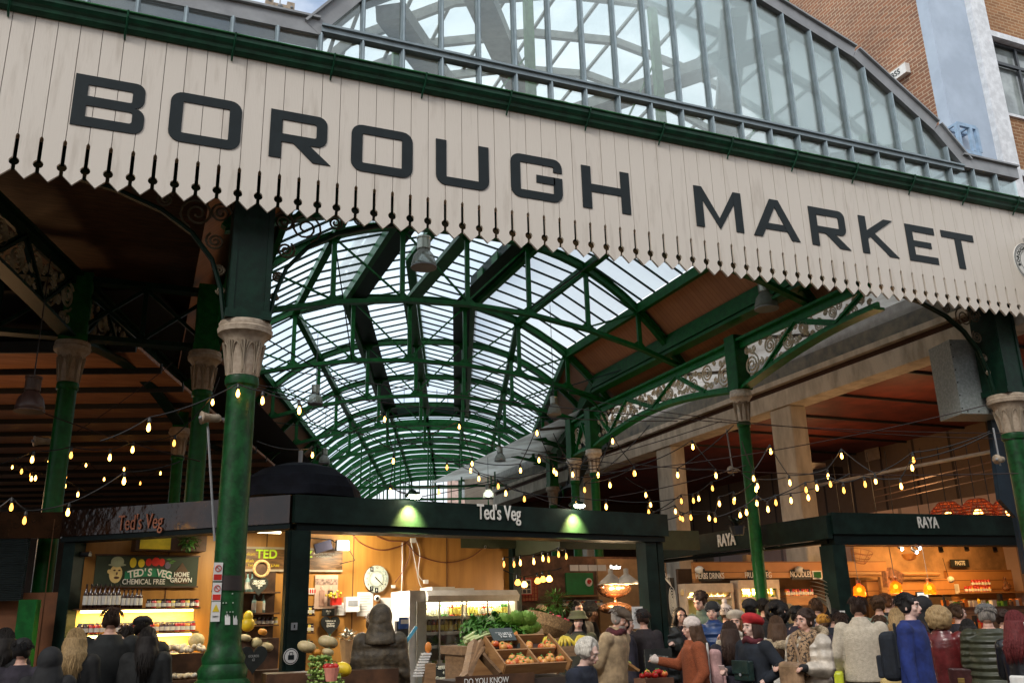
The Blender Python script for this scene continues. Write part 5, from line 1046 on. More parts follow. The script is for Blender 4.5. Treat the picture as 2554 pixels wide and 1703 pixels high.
for i in range(8): mb = MB(); a, _ = FR.hit(1050+i*13, 1640, b0_+.2); mb.fbox(FR, (a-.05, a+.05), (b0_+.1, b0_+.25), (fz[3], fz[3]+.05)); tag(mb.build('food_tub', white if i % 2 else leafm), 'small tub on the lowest lit shelf of the wide fridge', 'tub', 'tubs on the lowest fridge shelf')
MB().fbox(FR, (a0+.9, a0+1.25), (2.1, 2.4), (zt+.003, zt+.04)).fbox(FR, (a0+.5, a0+.9), (2.1, 2.5), (zt+.003, zt+.06)).build('boxes_on_top', white, fr)
bn = thing('blue_wall_notice', 'small blue and white notice on the dark bin left of the fridge', 'notice', FR(a0-.1, 1.98, 1.6)); a, z = FR.hit(1009, 1553, 1.9); MB().fbox(FR, (a-.09, a+.09), (1.9, 1.91), (z-.08, z+.08)).build('sheet', mat('blue_notice', (.03, .10, .35), .5), bn); MB().fbox(FR, (a-.06, a+.06), (1.895, 1.899), (z-.01, z+.05)).build('white_marks', white, bn); MB().fbox(FR, (a-.12, a+.25), (1.915, 1.98), (.0, z+.03)).build('dark_bin', mat('grey_bin', (.05, .05, .05), .5), bn)

# ------------------------------------------------------------------ greens table, apple crates (front)
def pxp(px, py, D): return spot(px, py, D)
GT = Fr(pxp(1245, 1560, 9.6)[:2], 90)
gt = thing('greens_table', 'high timber table heaped with celery, kale and cabbages', 'display table', GT(0, 0, 0)); p0 = GT.hit(1152, 1612, 0); p1 = GT.hit(1340, 1612, 0); zt = p0[1]
MB().fbox(GT, (p0[0], p1[0]), (0, .7), (zt-.08, zt-.0)).fbox(GT, (p0[0]+.02, p1[0]), (.02, .6), (.0, zt-.081)).build('table_body', crate, gt)
mb = MB(); x = p0[0]+.04
while x < p1[0]-.3: mb.fbox(GT, (x, x+.30), (-.012, .018), (.1, zt-.12)); x += .34
mb.build('door_panel', wood, gt)
random.seed(11); cel = thing('celery_bundle', 'bundle of pale celery stalks pointing left on the greens table', 'celery', GT(p0[0]+.2, .1, zt)); mb = MB(); ml = MB()
for i in range(16):
    e = (i-8)*.011; a_ = GT(p0[0]+.02+abs(e)*.5+random.uniform(0, .05), .05+e*.8, zt+.025+random.uniform(0, .05)); b_ = GT(p0[0]+.42, .12+e*1.8, zt+.22+e+random.uniform(-.02, .02)); mb.tube([a_, a_.lerp(b_, .5)+Z*.01, b_], [.016, .013, .009], 6)
    for j in range(5): v = V((random.uniform(.2, 1), random.uniform(-.6, .6), random.uniform(.1, 1))).normalized(); leaf(ml, b_, v, .09, .05)
mb.build('stalks', mat('celery_pale', (.55, .62, .28), .45), cel, True); ml.build('celery_leaves', leafm, cel)
crt = thing('carrot_bunch', 'small bunch of orange carrots beside the celery', 'carrots', GT(p0[0]+.5, 0, zt)); mb = MB()
for i in range(8): e = (i-4)*.016; a_ = GT(p0[0]+.40+i*.004, -.05+e*.4, zt+.01+.012*(i % 3)); b_ = GT(p0[0]+.58, .0+e, zt+.10+.02*(i % 2)); mb.tube([a_, a_.lerp(b_, .6), b_], [.004, .012, .017], 6)
mb.build('roots', mat('carrot_orange', (.72, .25, .05), .5), crt, True)
kl = MB(); w_ = p1[0]-p0[0]
for i in range(3200):
    u = random.uniform(.22, .97)*w_+p0[0]; hb_ = .30*math.sin(PI*min(1, (u-p0[0])/w_*1.05))**.6; y = random.uniform(0, .6); zz_ = zt+random.uniform(0, hb_)*(1-(abs(y-.35)/.6)**2)
    v = V((random.uniform(-1, .6), random.uniform(-1.2, .2), random.uniform(-.3, 1))).normalized(); leaf(kl, GT(u, y, zz_), v, random.uniform(.03, .075), random.uniform(.02, .05), .9)
tag(kl.build('leafy_greens', leafm), 'heap of dark curly kale and parsley on the greens table', 'greens', kind='stuff')
for px, py, s_ in ((1262, 1567, .12), (1292, 1563, .13), (1318, 1566, .14), (1316, 1590, .12), (1335, 1580, .1)):
    a, z = GT.hit(px, py, .1); mb = MB()
    for i in range(26): t = i*2.4; v = V((math.cos(t)*(.3+.5*i/26), math.sin(t)*(.3+.5*i/26)-.5, .7-.5*i/26)).normalized(); leaf(mb, GT(a, .15, z)+v*.03, v, s_, s_*.85, -.5)
    tag(mb.build('spring_cabbage', leafl), 'pale green open cabbage on top of the heaped greens', 'cabbage', 'open cabbages on the greens table')
# radish basket
wb = thing('wicker_basket', 'tilted wicker basket of red radishes held up above the greens', 'basket', pxp(1358, 1565, 10.6)); c = pxp(1366, 1560, 10.6); rt_ = Matrix.Rotation(R(-28), 3, 'Y'); mb = MB(); B_ = MB()
B_.lathe([(.13, -.10), (.20, -.02), (.24, .10), (.22, .10), (.12, -.07)], (0, 0, 0), 24); B_.v = [tuple(c+(Matrix.Rotation(R(18), 3, 'Y') @ V((q[0]*1.15, q[1], q[2])))) for q in B_.v]; B_.build('woven_bowl', MATS['wicker'], wb)
rad = ovoid((.022, .022, .022), mat('radish_red', (.60, .02, .05), .35), 'radish')
for i in range(30): q = Matrix.Rotation(R(18), 3, 'Y') @ V((random.uniform(-.05, .2), random.uniform(-.16, .16), .08+random.uniform(0, .05))); put(rad, c+q, 'red radish in the tilted wicker basket', 'radish', 'radishes in the wicker basket')
mb = MB()
for i in range(60): q = Matrix.Rotation(R(18), 3, 'Y') @ V((random.uniform(-.22, -.02), random.uniform(-.15, .15), .09)); leaf(mb, c+q, V((random.uniform(-1, 1), random.uniform(-1, .3), 1)), .06, .04)
tag(mb.build('radish_leaves', leafm), 'green radish leaves on the left of the wicker basket', 'leaves', kind='stuff')
# tilted apple display: three sloping crates, two tiers
AT = Fr(pxp(1290, 1660, 8.9)[:2], 84); ad = thing('sloping_crate_stand', 'sloping pine display with divided trays of apples at the front of the stall', 'display stand', AT(0, 0, 0))
al0, zl = AT.hit(1192, 1655, 0); ar0, _ = AT.hit(1385, 1655, 0); zlow = AT.hit(1280, 1678, 0)[1]; rise = .25; dep = .42
sl = (AT.b*dep+Z*rise); slu = sl.normalized(); nrm = AT.a.cross(slu)
def SLP(a, t, h=0): return AT(a, 0, zlow)+sl*t+nrm*h
A0 = al0+.26; A1 = ar0+.1
mb = MB(); mb.poly([SLP(A0, 0, -.02), SLP(A1, 0, -.02), SLP(A1, 1, -.02), SLP(A0, 1, -.02)], nrm*.018); mb.build('tray_floor', mat('dark_tray', (.06, .03, .02), .7), ad)
mb = MB(); 
for t in (0, .5, 1): mb.bar(SLP(A0, t, .04), SLP(A1, t, .04), .018, .11, nrm)
k = 0
while A0+k*.36 <= A1+.1: mb.bar(SLP(A0+k*.36, 0, .04), SLP(A0+k*.36, 1, .04), .018, .12, nrm); k += 1
mb.build('tray_divider', wood, ad)
mb = MB(); pL = AT(A0-.16, -.0, zlow-.0)
for d_ in (0, .12):
    mb.bar(AT(A0-.36, .05, zlow-.02+d_*0), SLP(A0-.02, 1, .03)-AT.a*(.02+d_*.6), .05, .09, AT.b); mb.bar(AT(A0-.04, -.02, zlow-.02), SLP(A0-.05, 1, .0)-AT.a*.06, .03, .09, AT.b)
mb.bar(AT(A0-.36, .1, zlow), AT(A0-.08, .3, zlow+.22), .02, .11, AT.b); mb.build('end_frame', crate, ad)
MB().fbox(AT, (A0-.42, A1+.1), (-.06, .6), (0, zlow-.05)).build('dark_plinth', mat('dark_crate_front', (.045, .028, .02), .7), ad)
random.seed(21); ga = 'mottled apples in the sloping trays'
for i in range(40):
    kx = random.choice([0, 1]); tr = random.choice([0, 0, 1]); a = A0+kx*.36+random.uniform(.05, .31); t = tr*.5+random.uniform(.06, .34); put(apple, SLP(a, t, .05+random.uniform(0, .03)), 'mottled red and yellow apple in the sloping trays', 'apple', ga)
slt = thing('slate_price_tag', 'black slate price tag leaning on the top tray of apples', 'price tag', SLP(A0+.2, .95, .05)); MB().poly([SLP(A0+.05, .78, .10), SLP(A0+.30, .78, .10), SLP(A0+.30, 1.1, .14), SLP(A0+.05, 1.1, .14)], nrm*.008).build('slate', mat('grey_slate', (.06, .075, .07), .6), slt)
text('Cox Apples\n£2.50 kg\n3 for £1', .045, 'chalk_lettering', chalkw, slt, SLP(A0+.19, .92, .133), AT.a, slu, .001, .9, line=.9)
for i, px in enumerate((1305, 1360, 1375)):
    t = thing('heart_slate', ('dark heart tag beside the slate price tag', 'pale heart tag below the bananas, left one', 'pale heart tag below the bananas, right one')[i], 'price tag', pxp(px, 1618, 8.9)); a, z = AT.hit(px, 1616, .3); heart(AT, a, .3, z, .13, MATS['grey_slate'] if i == 0 else mat('pale_slate', (.40, .40, .36), .6), 'heart', t)
# bananas in a crate behind
bc = thing('banana_crate', 'pale wooden crate holding bananas above the apple trays', 'crate', pxp(1370, 1600, 9.3)); a0, z = AT.hit(1345, 1613, .55); a1, zt2 = AT.hit(1405, 1590, .75); MB().fbox(AT, (a0, a1), (.8, .84), (z-.02, zt2)).fbox(AT, (a0, a1), (.5, .53), (z-.09, z-.0)).fbox(AT, (a0, a1), (.5, .84), (z-.1, z-.085)).fbox(AT, (a0-.02, a0), (.5, .84), (z-.1, z+.03)).build('crate_boards', crate, bc)
MB().fbox(AT, (a0+.1, a1-.1), (1.0, 1.3), (z-.1, zt2+.10)).build('kraft_box', MATS['kraft_paper'], bc)
for h in range(3):
    t = thing('banana_bunch', ('left', 'middle', 'right')[h]+' bunch of yellow bananas in the pale crate', 'bananas', AT(a0+.1+h*.2, .6, z)); mb = MB()
    for i in range(5):
        base = AT(a0+.16+h*.2, .66, z+.10); ang = R(200+i*28); mb.tube([base+V((0, 0, .0)), base+AT.a*math.cos(ang)*.05-AT.b*.04+Z*(-.02), base+AT.a*math.cos(ang)*.10-AT.b*.07-Z*.06, base+AT.a*math.cos(ang)*.13-AT.b*.08-Z*.12], [.007, .017, .017, .006], 6)
    mb.build('fruit', mat('banana_yellow', (.75, .55, .05), .4, var=.15, scale=20), t, True)
# berries chalk sign and price boards
bs_, a, z, w_, h_ = pan('berries_sign', 'small A-board chalk sign headed BERRIES in front of the fridge', 'sign', 1080, 1662, 1126, 1760, TF, .2, chalk, .03); chalktx('-BERRIES-\n4\n£3 punnet or\n2 for £5', TF, bs_, a, .165, z+h_*.28, .055, line=1.1)
dy = thing('question_chalk_board', 'brown tray edge with chalk words beginning DO YOU at the bottom of the stall', 'sign', AT(A0, -.1, zlow-.2)); a, z = AT.hit(1212, 1697, -.08); MB().fbox(AT, (a-.3, a+.5), (-.09, -.07), (z-.2, z+.05)).build('board', bwn, dy); text('DO YOU KNOW', .075, 'chalk_lettering', chalkw, dy, AT(a, -.095, z), AT.a, Z, .001, .8)
# books / white stacked cards by the hooded person, orange bag
st = thing('stacked_price_cards', 'tilted stack of white cards beside the hooded person with an orange packet on top', 'cards', pxp(1040, 1650, 8.9)); c = pxp(1042, 1655, 10.6); mb = MB()
for i in range(9): mb.box(c+V((.012*i, 0, -.12+i*.028)), (.10, .08, .018))
mb.build('card', paper, st); MB().ball(c+V((.12, 0, .17)), (.04, .03, .06)).build('orange_packet', orange, st); MB().box(c+V((-.06, .1, .3)), (.035, .02, .24), (V((.8, 0, -.6)), V((0, 1, 0)), V((.6, 0, .8)))).build('blue_strip', mat('sky_blue_plastic', (.08, .35, .50), .5), st)
MB().box(c+V((.13, 0, -.15)), (.12, .12, .3)).build('small_carton', crate, st)
# grape clamshells and melons lower left of hooded person
gp = thing('grape_stack', 'stack of clear trays of green grapes right of the stall post', 'grapes', pxp(790, 1660, 8.9)); mb = MB(); random.seed(8)
for i in range(560):
    ly = random.randint(0, 5); w2 = .20+.028*ly; p = pxp(795+ly*4, 1640, 9.6); q = p+V((random.uniform(-w2*.5, w2*.55), random.uniform(-.12, .05), -.0-ly*.058+random.uniform(-.02, .02))); mb.ball(q, .0135, 6, 5)
mb.build('green_grapes', mat('grape_green', (.38, .48, .12), .3, c2=(.22, .36, .06), scale=20), gp, True)
mb = MB(); [mb.box(pxp(795+l*4, 1640, 9.62)+V((0, -.03, .025-l*.058)), (.24+.03*l, .2, .006)) for l in range(6)]; mb.build('clear_tray', clearp, gp)
tt = thing('melon_table', 'low dark table under the grapes and yellow melon', 'display table', pxp(830, 1690, 9.7)); c = pxp(830, 1600, 9.9); MB().box((c.x+.1, c.y+.1, .45), (1.2, .7, .9)).build('table_body', bwn, tt); MB().box((c.x+.1, c.y+.55, .62), (1.4, .4, 1.24)).build('back_step', bwn, tt)
for px, py, pr, s_, lb in ((855, 1668, lemon, .85, 'yellow melon beside the hooded person'), (765, 1612, pump, .66, 'large pale pumpkin just right of the stall post'), (788, 1625, pumo, .55, 'small orange pumpkin right of the stall post'), (818, 1600, pump, .72, 'big mottled pumpkin on the back step'), (818, 1625, pump, .42, 'flat pale gourd in front of the big mottled pumpkin')):
    put(pr, pxp(px, py, 9.9 if py > 1600 else 10.2), lb, 'gourd', s=s_, rot=(.25, .1, 1))
rp_ = thing('pink_basket', 'clear pink rimmed basket of salmon coloured fruit beside the grapes', 'basket', pxp(827, 1670, 9.1)); c = pxp(827, 1675, 9.1); [put(applr, c+V((random.uniform(-.05, .05), random.uniform(-.04, .04), .05)), 'salmon coloured fruit in the pink basket', 'fruit', 'fruit in the pink basket', .8) for _ in range(5)]; MB().lathe([(.05, -.08), (.075, .04)], c, 14).build('bowl', mat('pink_plastic', (.75, .28, .20), .4), rp_)
# convenience: apples, boards by the right post
a3 = thing('red_apple_crate', 'dark crate of red apples below the chalk price writing', 'crate', pxp(1640, 1690, 12.4)); c = pxp(1640, 1686, 12.4); MB().box(c+V((0, .1, -.12)), (.42, .3, .2)).build('crate_box', mat('brown_crate', (.12, .05, .025), .7), a3)
for i in range(16): put(applr if i % 4 else apple, c+V((random.uniform(-.18, .18), random.uniform(.0, .2), .0+random.uniform(0, .05))), 'red apple in the dark crate under the chalk price', 'apple', 'red apples in the dark crate')
pb_, = (thing('chalk_price_board', 'black board with slanted chalk price writing above the red apples', 'sign', c),); q = pxp(1642, 1640, 12.9); MB().box(q, (.42, .02, .24)).build('board', chalk, pb_); text('PINK LADY APPLES\n60p or 2 for £1', .038, 'chalk_lettering', mat('dusty_chalk', (.42, .42, .38), .8), pb_, q+V((0, -.015, 0)), V((1, 0, -.12)), V((.12, 0, 1)), .001, .9)
ap = thing('pear_tray', 'sloping wooden tray of green apples beside the beige coat', 'crate', pxp(1550, 1650, 9.6)); c = pxp(1556, 1655, 12.4); MB().box(c, (.3, .35, .03), (V((.8, 0, -.5)).normalized(), V((0, 1, 0)), V((.5, 0, .8)).normalized())).build('tray', wood, ap)
for i in range(6): put(applg, c+V((-.08+.05*(i % 3), -.08*(i//3), .06-.03*(i % 3))), 'green apple on the sloping tray beside the beige coat', 'apple', 'green apples on the sloping tray')
# notice on the right stall post
pn = thing('staff_notice', 'white paper notice headed STAFF WANTED on the dark right post', 'notice', TF(LT-.3, -.05, 1.9)); a0, zt_ = TF.hit(1575, 1512, -.03); a1, zb_ = TF.hit(1606, 1566, -.03); MB().fbox(TF, (a0, a1), (-.035, -.03), (zb_, zt_)).build('sheet', paper, pn)
text('STAFF\nWANTED', .045, 'printed_heading', letterm, pn, TF((a0+a1)/2, -.038, zt_-.07), TF.a, Z, .001, .7); mb = MB(); [mb.fbox(TF, (a0+.03, a1-.03), (-.0375, -.036), (zb_+.08+k*.025, zb_+.085+k*.025)) for k in range(3)]; mb.build('printed_lines', MATS['print_grey'], pn)
# safety signs on the stout column
sf = [('no entry style red and white safety sign, top of the strip on the column', 1402, 1448), ('second red and white safety sign down the column', 1452, 1498), ('yellow triangle safety sign, lowest on the column', 1500, 1549)]
CF_ = Fr((.93-.17, 9.93), 79)
for i, (lb, y0, y1) in enumerate(sf):
    a0, zt_ = CF_.hit(534-i*3, y0, 0); a1, zb_ = CF_.hit(553-i*3, y1, 0); t = thing('safety_sign', lb, 'sign', CF_(a0, 0, zt_)); MB().fbox(CF_, (a0, a1), (-.006, 0), (zb_, zt_)).build('plate', paper, t); w_ = a1-a0; cx = (a0+a1)/2; h_ = zt_-zb_
    if i < 2:
        MB().fbox(CF_, (a0+.005, a1-.005), (-.009, -.007), (zb_+.01, zb_+h_*.36)).build('red_band', redc, t); mb = MB(); mb.tube([CF_(cx+.03*math.cos(q*PI/10), -.01, zt_-h_*.32+.03*math.sin(q*PI/10)) for q in range(21)], .004, 4).bar(CF_(cx-.02, -.01, zt_-h_*.32+.02), CF_(cx+.02, -.01, zt_-h_*.32-.02), .006); mb.build('red_ring', redc, t)
    else: MB().poly([CF_(cx-.035, -.009, zt_-h_*.5), CF_(cx+.035, -.009, zt_-h_*.5), CF_(cx, -.009, zt_-h_*.12)], CF_.b*.002).build('triangle', yel, t); text('SAFETY', .022, 'printed_word', letterm, t, CF_(cx, -.009, zb_+h_*.25), CF_.a, Z, .001, .8)

# ------------------------------------------------------------------ noodle stall interior
def hang(name, label, F, px, py, b, build): a, z = F.hit(px, py, b); t = thing(name, label, build[0], F(a, b, z)); build[1](t, F(a, b, z)); return t
def amber(t, c):
    MB().lathe([(.095, -.115), (.105, -.10), (.10, .0), (.085, .05), (.04, .085), (.035, .10)], c, 18).build('amber_shade', mat('amber_glass', (.80, .28, .04), .2, trans=(.35, .6, (1, .45, .1))), t, True)
    MB().lathe([(.035, .10), (.04, .16), (.02, .17)], c, 10).build('cap', mat('tan_cap', (.45, .2, .08), .5), t); MB().ball(c+V((0, 0, .0)), .038).build('lamp_bulb', amber_e if False else bulb_e, t); MB().tube([c+V((0, 0, .16)), c+V((-.03, 0, .9))], .006, 5).build('cord', flash, t)
    lamp('POINT', 'lamp_glow', c-Z*.16, 22, (1, .50, .15), .06, None, t)
for px, py, lb in ((2143, 1470, 'left'), (2234, 1462, 'middle'), (2318, 1465, 'right')): hang('amber_pendant', lb+' one of three small amber glass pendants in the noodle stall', RY, px, py, .8, ('pendant lamp', amber))
def track(t, c): MB().tube([c+V((0, 0, .07)), c, c+V((.03, -.06, -.06))], [.012, .03, .035], 10).build('spot_body', blackm, t); MB().ball(c+V((.03, -.065, -.065)), .028).build('lit_face', flood_e, t)
for i, (px, py) in enumerate(((2238, 1360), (2275, 1368), (2283, 1358), (2540, 1362))):
    hang('track_spot', ('leftmost', 'lower middle', 'brightest middle', 'far right')[i]+' lit track spot under the noodle stall beam', RY, px, py, 1.0, ('spotlight', track))
for i, (px, py) in enumerate(((2345, 1365), (2409, 1362), (2480, 1365))):
    hang('dark_spot', ('left', 'middle', 'right')[i]+' unlit black track spot against the orange wall', RY, px, py, 1.6, ('spotlight', lambda t, c: MB().tube([c+V((.02, 0, .1)), c+V((0, 0, .03)), c+V((-.03, -.04, -.08))], [.012, .04, .045], 10).build('spot_body', blackm, t)))
a, z = RY.hit(2420, 1365, 1.6); lamp('AREA', 'spot_wash', RY(a, 1.9, 3.0), 38, (1, .52, .16), (2.4, .3), RY(a, 3.1, 1.6), raya)
a, z = RY.hit(2240, 1365, 1.0); lamp('AREA', 'spot_wash', RY(a, 1.0, 3.0), 20, (1, .70, .45), .4, RY(a, 2.2, 0), raya)
def wirebasket(t, c):
    mb = MB()
    for r_, z_ in ((.10, -.1), (.16, .0), (.20, .1)): mb.tube([c+V((r_*math.cos(q*PI/8)+z_*.4, r_*math.sin(q*PI/8), z_+r_*math.cos(q*PI/8)*-.3)) for q in range(17)], .006, 4)
    for q in range(0, 16, 2): mb.tube([c+V((r_*math.cos(q*PI/8)+z_*.4, r_*math.sin(q*PI/8), z_+r_*math.cos(q*PI/8)*-.3)) for r_, z_ in ((.10, -.1), (.16, 0), (.20, .1))], .004, 4)
    mb.build('wire_cage', mat('rusty_wire', (.25, .08, .03), .5), t)
hang('wire_basket', 'round wire basket hanging at the upper left inside the noodle stall', RY, 2147, 1388, 2.0, ('basket', wirebasket))
hang('bark_bowl', 'orange half bowl hanging in the middle of the noodle stall', RY, 2268, 1385, 2.0, ('bowl', lambda t, c: MB().lathe([(.02, -.10), (.10, -.07), (.15, .03), (.13, .03), (.02, -.08)], c, 16).build('bowl_shell', mat('orange_gourd', (.7, .28, .05), .5), t)))
hang('leather_pouch', 'brown stiff pouch hanging over the counter of the noodle stall', RY, 2232, 1435, 1.8, ('pouch', lambda t, c: MB().box(c, (.34, .1, .2), (V((.93, 0, -.36)), V((0, 1, 0)), V((.36, 0, .93)))).box(c+V((-.12, .05, -.06)), (.2, .12, .3)).build('pouch_body', mat('pouch_leather', (.30, .13, .05), .6, var=.3, scale=20), t)))
MB().tube([RY(RY.hit(2110, 1431, 2.8)[0], 2.8, RY.hit(2120, 1431, 2.8)[1]), RY(RY.hit(2340, 1431, 2.8)[0], 2.8, RY.hit(2330, 1431, 2.8)[1])], .05, 10).build('round_timber', wood, raya)
wl = thing('white_wall_lamp', 'small white globe lamp on the orange planks under the PASTE sign', 'wall lamp', RY(3, 3, 2)); a, z = RY.hit(2371, 1444, 2.95); MB().ball(RY(a, 2.95, z), (.085, .06, .065)).build('globe', white, wl); MB().tube([RY(a, 3.0, z+.04), RY(a-.02, 3.05, z+.45)], .006, 5).build('cord', blackm, wl)
t, a, z, w_, h_ = pan('paper_notice', 'white paper notice on the orange planks below the globe lamp', 'notice', 2368, 1456, 2394, 1480, RY, 3.05, paper, .01, 'sheet'); mb = MB(); [mb.fbox(RY, (a-w_*.35, a+w_*.35), (3.035, 3.039), (z+h_*(.3-k*.12), z+h_*(.3-k*.12)+.008)) for k in range(5)]; mb.build('printed_lines', MATS['print_grey'], t)
rs = thing('red_jar_shelf', 'pale shelf of small red jars on the orange planks', 'shelf', RY(3, 3, 1.8)); a0, z = RY.hit(2408, 1476, 2.85); a1, _ = RY.hit(2545, 1476, 2.85); MB().fbox(RY, (a0, a1+.3), (2.75, 3.08), (z-.03, z)).build('shelf_board', wood, rs)
random.seed(2)
row('jar', [gbr, gbr, gbo], 2412, 2478, 9, z, RY, 2.85, 'small red jar on the shelf in the noodle stall', 'small red jars in the noodle stall', 'jar', H=.12, r=.035, capM=redc); row('jar', [gbr], 2430, 2478, 6, z+.13, RY, 2.85, 'small red jar in the upper layer on the noodle stall shelf', 'upper small red jars in the noodle stall', 'jar', H=.12, r=.035, capM=redc)
fg = thing('carved_figure', 'small seated carved wooden figure at the right end of the shelf', 'figurine', RY(4, 2.8, z)); a, _ = RY.hit(2508, 1455, 2.85); MB().ball(RY(a, 2.85, z+.07), (.1, .08, .07)).ball(RY(a, 2.85, z+.17), (.05, .045, .07)).ball(RY(a, 2.85, z+.27), (.035, .035, .045)).tube([RY(a-.04, 2.85, z+.2), RY(a-.1, 2.8, z+.1)], .02, 6).tube([RY(a+.04, 2.85, z+.2), RY(a+.1, 2.8, z+.1)], .02, 6).build('carving', mat('carved_wood', (.30, .13, .06), .4, var=.4, scale=30), fg, True)
ct = thing('stall_counter', 'cluttered dark counter faced with grey brown planks in the noodle stall', 'counter', RY(2, 2, 0)); a0, zt = RY.hit(2335, 1515, 2.1); a1 = 9.5
MB().fbox(RY, (a0, a1), (1.6, 2.1), (zt-.06, zt)).build('counter_top', bwn, ct); MB().fbox(RY, (a0+.02, a1), (1.62, 2.05), (0, zt-.061)).build('counter_front', boards_mat('grey_brown_planks', (.24, .14, .08), (.15, .085, .05), .16, 'Z', .3, .5), ct)
a0, z2_ = RY.hit(2330, 1550, 1.2); MB().fbox(RY, (a0, a0+.9), (1.0, 1.58), (0, z2_-.2)).build('counter_step', MATS['grey_brown_planks'], ct)
t, a, z, w_, h_ = pan('spray_sign', 'grey stencilled strip sign on the plank step of the counter', 'sign', 2374, 1587, 2412, 1600, RY, 1.0, mat('grey_cloth', (.4, .39, .36), .8), .02); chalktx('SUPER', RY, t, a, .97, z, h_*.8, letterm, 1.4)
packs = [(redc, .12, .2), (yel, .1, .16), (blackm, .08, .24), (paper, .12, .12), (orange, .1, .14), (leafm, .12, .1), (bwn, .14, .12)]
for i in range(26):
    M_, w_, h_ = random.choice(packs); a = RY.hit(2345+i*7.8, 1500, 1.9)[0]; mb = MB(); p = RY(a, 1.75+random.uniform(0, .25), zt+.001)
    if i % 3 == 0: mb.lathe([(w_*.35, 0), (w_*.35, h_*.7), (w_*.15, h_*.85), (w_*.15, h_)], p, 10)
    else: mb.box(p+Z*h_*.5, (w_, .07, h_)).box(p+Z*(h_*.5)+V((0, -.037, .02)), (w_*.7, .004, h_*.4))
    tag(mb.build(('packet', 'packet', 'bottle')[2 if i % 3 == 0 else 0], M_), 'mixed packet or bottle crowded on the noodle stall counter', 'goods', 'goods crowded on the noodle stall counter')
for i in range(14):
    M_, w_, h_ = random.choice(packs[:5]); a = RY.hit(2362+i*7, 1560, 1.5)[0]; p = RY(a, 1.35, z2_-.199); mb = MB().box(p+Z*h_*.6, (w_*.8, .06, h_*1.2)).box(p+Z*(h_*.6)+V((0, -.033, .02)), (w_*.5, .004, h_*.5)); tag(mb.build('packet', M_), 'red, yellow or dark packet on the lower step behind the shoppers', 'goods', 'packets on the lower counter step')
mn = thing('monitor', 'small lit white screen on the back counter of the noodle stall', 'screen', RY(1.8, 2.4, 1.7)); a, z = RY.hit(2305, 1490, 2.4); MB().fbox(RY, (a-.18, a+.12), (2.4, 2.43), (z-.12, z+.12)).build('case', blackm, mn); MB().fbox(RY, (a-.16, a+.10), (2.39, 2.399), (z-.10, z+.10)).build('face', mat('dim_screen', (1, 1, 1), emit=(1, .9, .75), estr=.7), mn)
dp = thing('white_dispenser', 'white box dispenser on the dark corner post of the noodle stall', 'dispenser', RY(0, -.1, 1.6)); a, z = RY.hit(2094, 1545, -.12); MB().fbox(RY, (a-.11, a+.06), (-.2, -.09), (z-.18, z+.14)).build('casing', white, dp)
dc = thing('dried_palm_leaves', 'pale dried palm leaves fanning out beside the noodle stall post', 'plant', RY(-.4, .5, 1.8)); mb = MB(); c = spot(2068, 1500, 13.2)
for i in range(9): a_ = R(100+i*14); leaf(mb, c+Z*(-.15+i*.05), V((math.cos(a_)*1.2, -.2, .35)), .34, .045, .1)
mb.build('fronds', mat('dried_leaf', (.65, .58, .45), .6), dc)
# shop front with lit cabinets
for nm, lab, x0, x1, yt, yb, e in (('bread_cabinet', 'lit white cabinet with round loaves under the HERBS DRINKS sign', 1706, 1838, 1455, 1580, 0), ('jar_cabinet', 'lit white cabinet with jars under the FRUIT & VEG sign', 1838, 1955, 1446, 1580, .06)):
    a0, zt = SH.hit(x0, yt, -.75); a1, zb = SH.hit(x1, yb, -.75); t = thing(nm, lab, 'cabinet', SH((a0+a1)/2, -.6, zb))
    MB().fbox(SH, (a0, a1), (-.78, -.52), (zt-.16, zt)).build('canopy', mat('cream_cabinet', (.62, .52, .42), .4), t); mb = MB()
    for x in (a0, a1-.05): mb.fbox(SH, (x, x+.05), (-.76, -.53), (.2, zt-.161))
    mb.build('side_frame', MATS['cream_cabinet'], t); MB().fbox(SH, (a0+.06, a1-.06), (-.56, -.53), (.2, zt-.17)).build('back_panel', mat('pale_yellow_green', (.55, .60, .25), .5), t)
    MB().fbox(SH, (a0+.1, a1-.1), (-.72, -.69), (zt-.2, zt-.165)).build('strip_light', shelf_e, t); lamp('AREA', 'cabinet_glow', SH((a0+a1)/2, -.7, zt-.22), 40, (1, .85, .45), (a1-a0-.3, .05), SH((a0+a1)/2, -.6, 0), t)
    z1_ = SH.hit((x0+x1)/2, 1488 if e == 0 else 1488, -.75)[1]; MB().fbox(SH, (a0+.06, a1-.06), (-.75, -.57), (z1_-.04, z1_)).fbox(SH, (a0+.06, a1-.06), (-.75, -.57), (z1_-.5, z1_-.47)).build('shelf', MATS['cream_cabinet'], t)
    if e == 0:
        lf = ovoid((.095, .08, .085), mat('loaf_crust', (.70, .42, .14), .6, c2=(.62, .50, .28), scale=12), 'round_loaf')
        for px in (1710, 1765, 1779, 1794, 1808): a, _ = SH.hit(px, 1480, -.68); put(lf, SH(a, -.67, z1_+.085), 'round golden loaf in the lit cabinet under HERBS DRINKS', 'bread', 'round loaves in the lit cabinet', rot=(0, 0, random.uniform(0, 6)))
    else:
        row('jar', [gby, gby, gby, gbg, gbt, gbt, gby, gbg], 1843, 1945, 9, z1_, SH, -.67, 'jar of preserves in the lit cabinet under FRUIT & VEG', 'jars in the lit cabinet', 'jar', H=.24, r=.055, LM=laby)
ns = thing('noodle_shelf', 'timber shelf of small jars under the NOODLES sign', 'shelf', SH(1.5, -.6, 1.9)); a0, z = SH.hit(1957, 1485, -.7); a1, _ = SH.hit(2035, 1485, -.7); MB().fbox(SH, (a0, a1), (-.75, -.5), (z-.03, z)).fbox(SH, (a0, a1), (-.75, -.72), (z-.18, z-.031)).build('shelf_board', wood, ns)
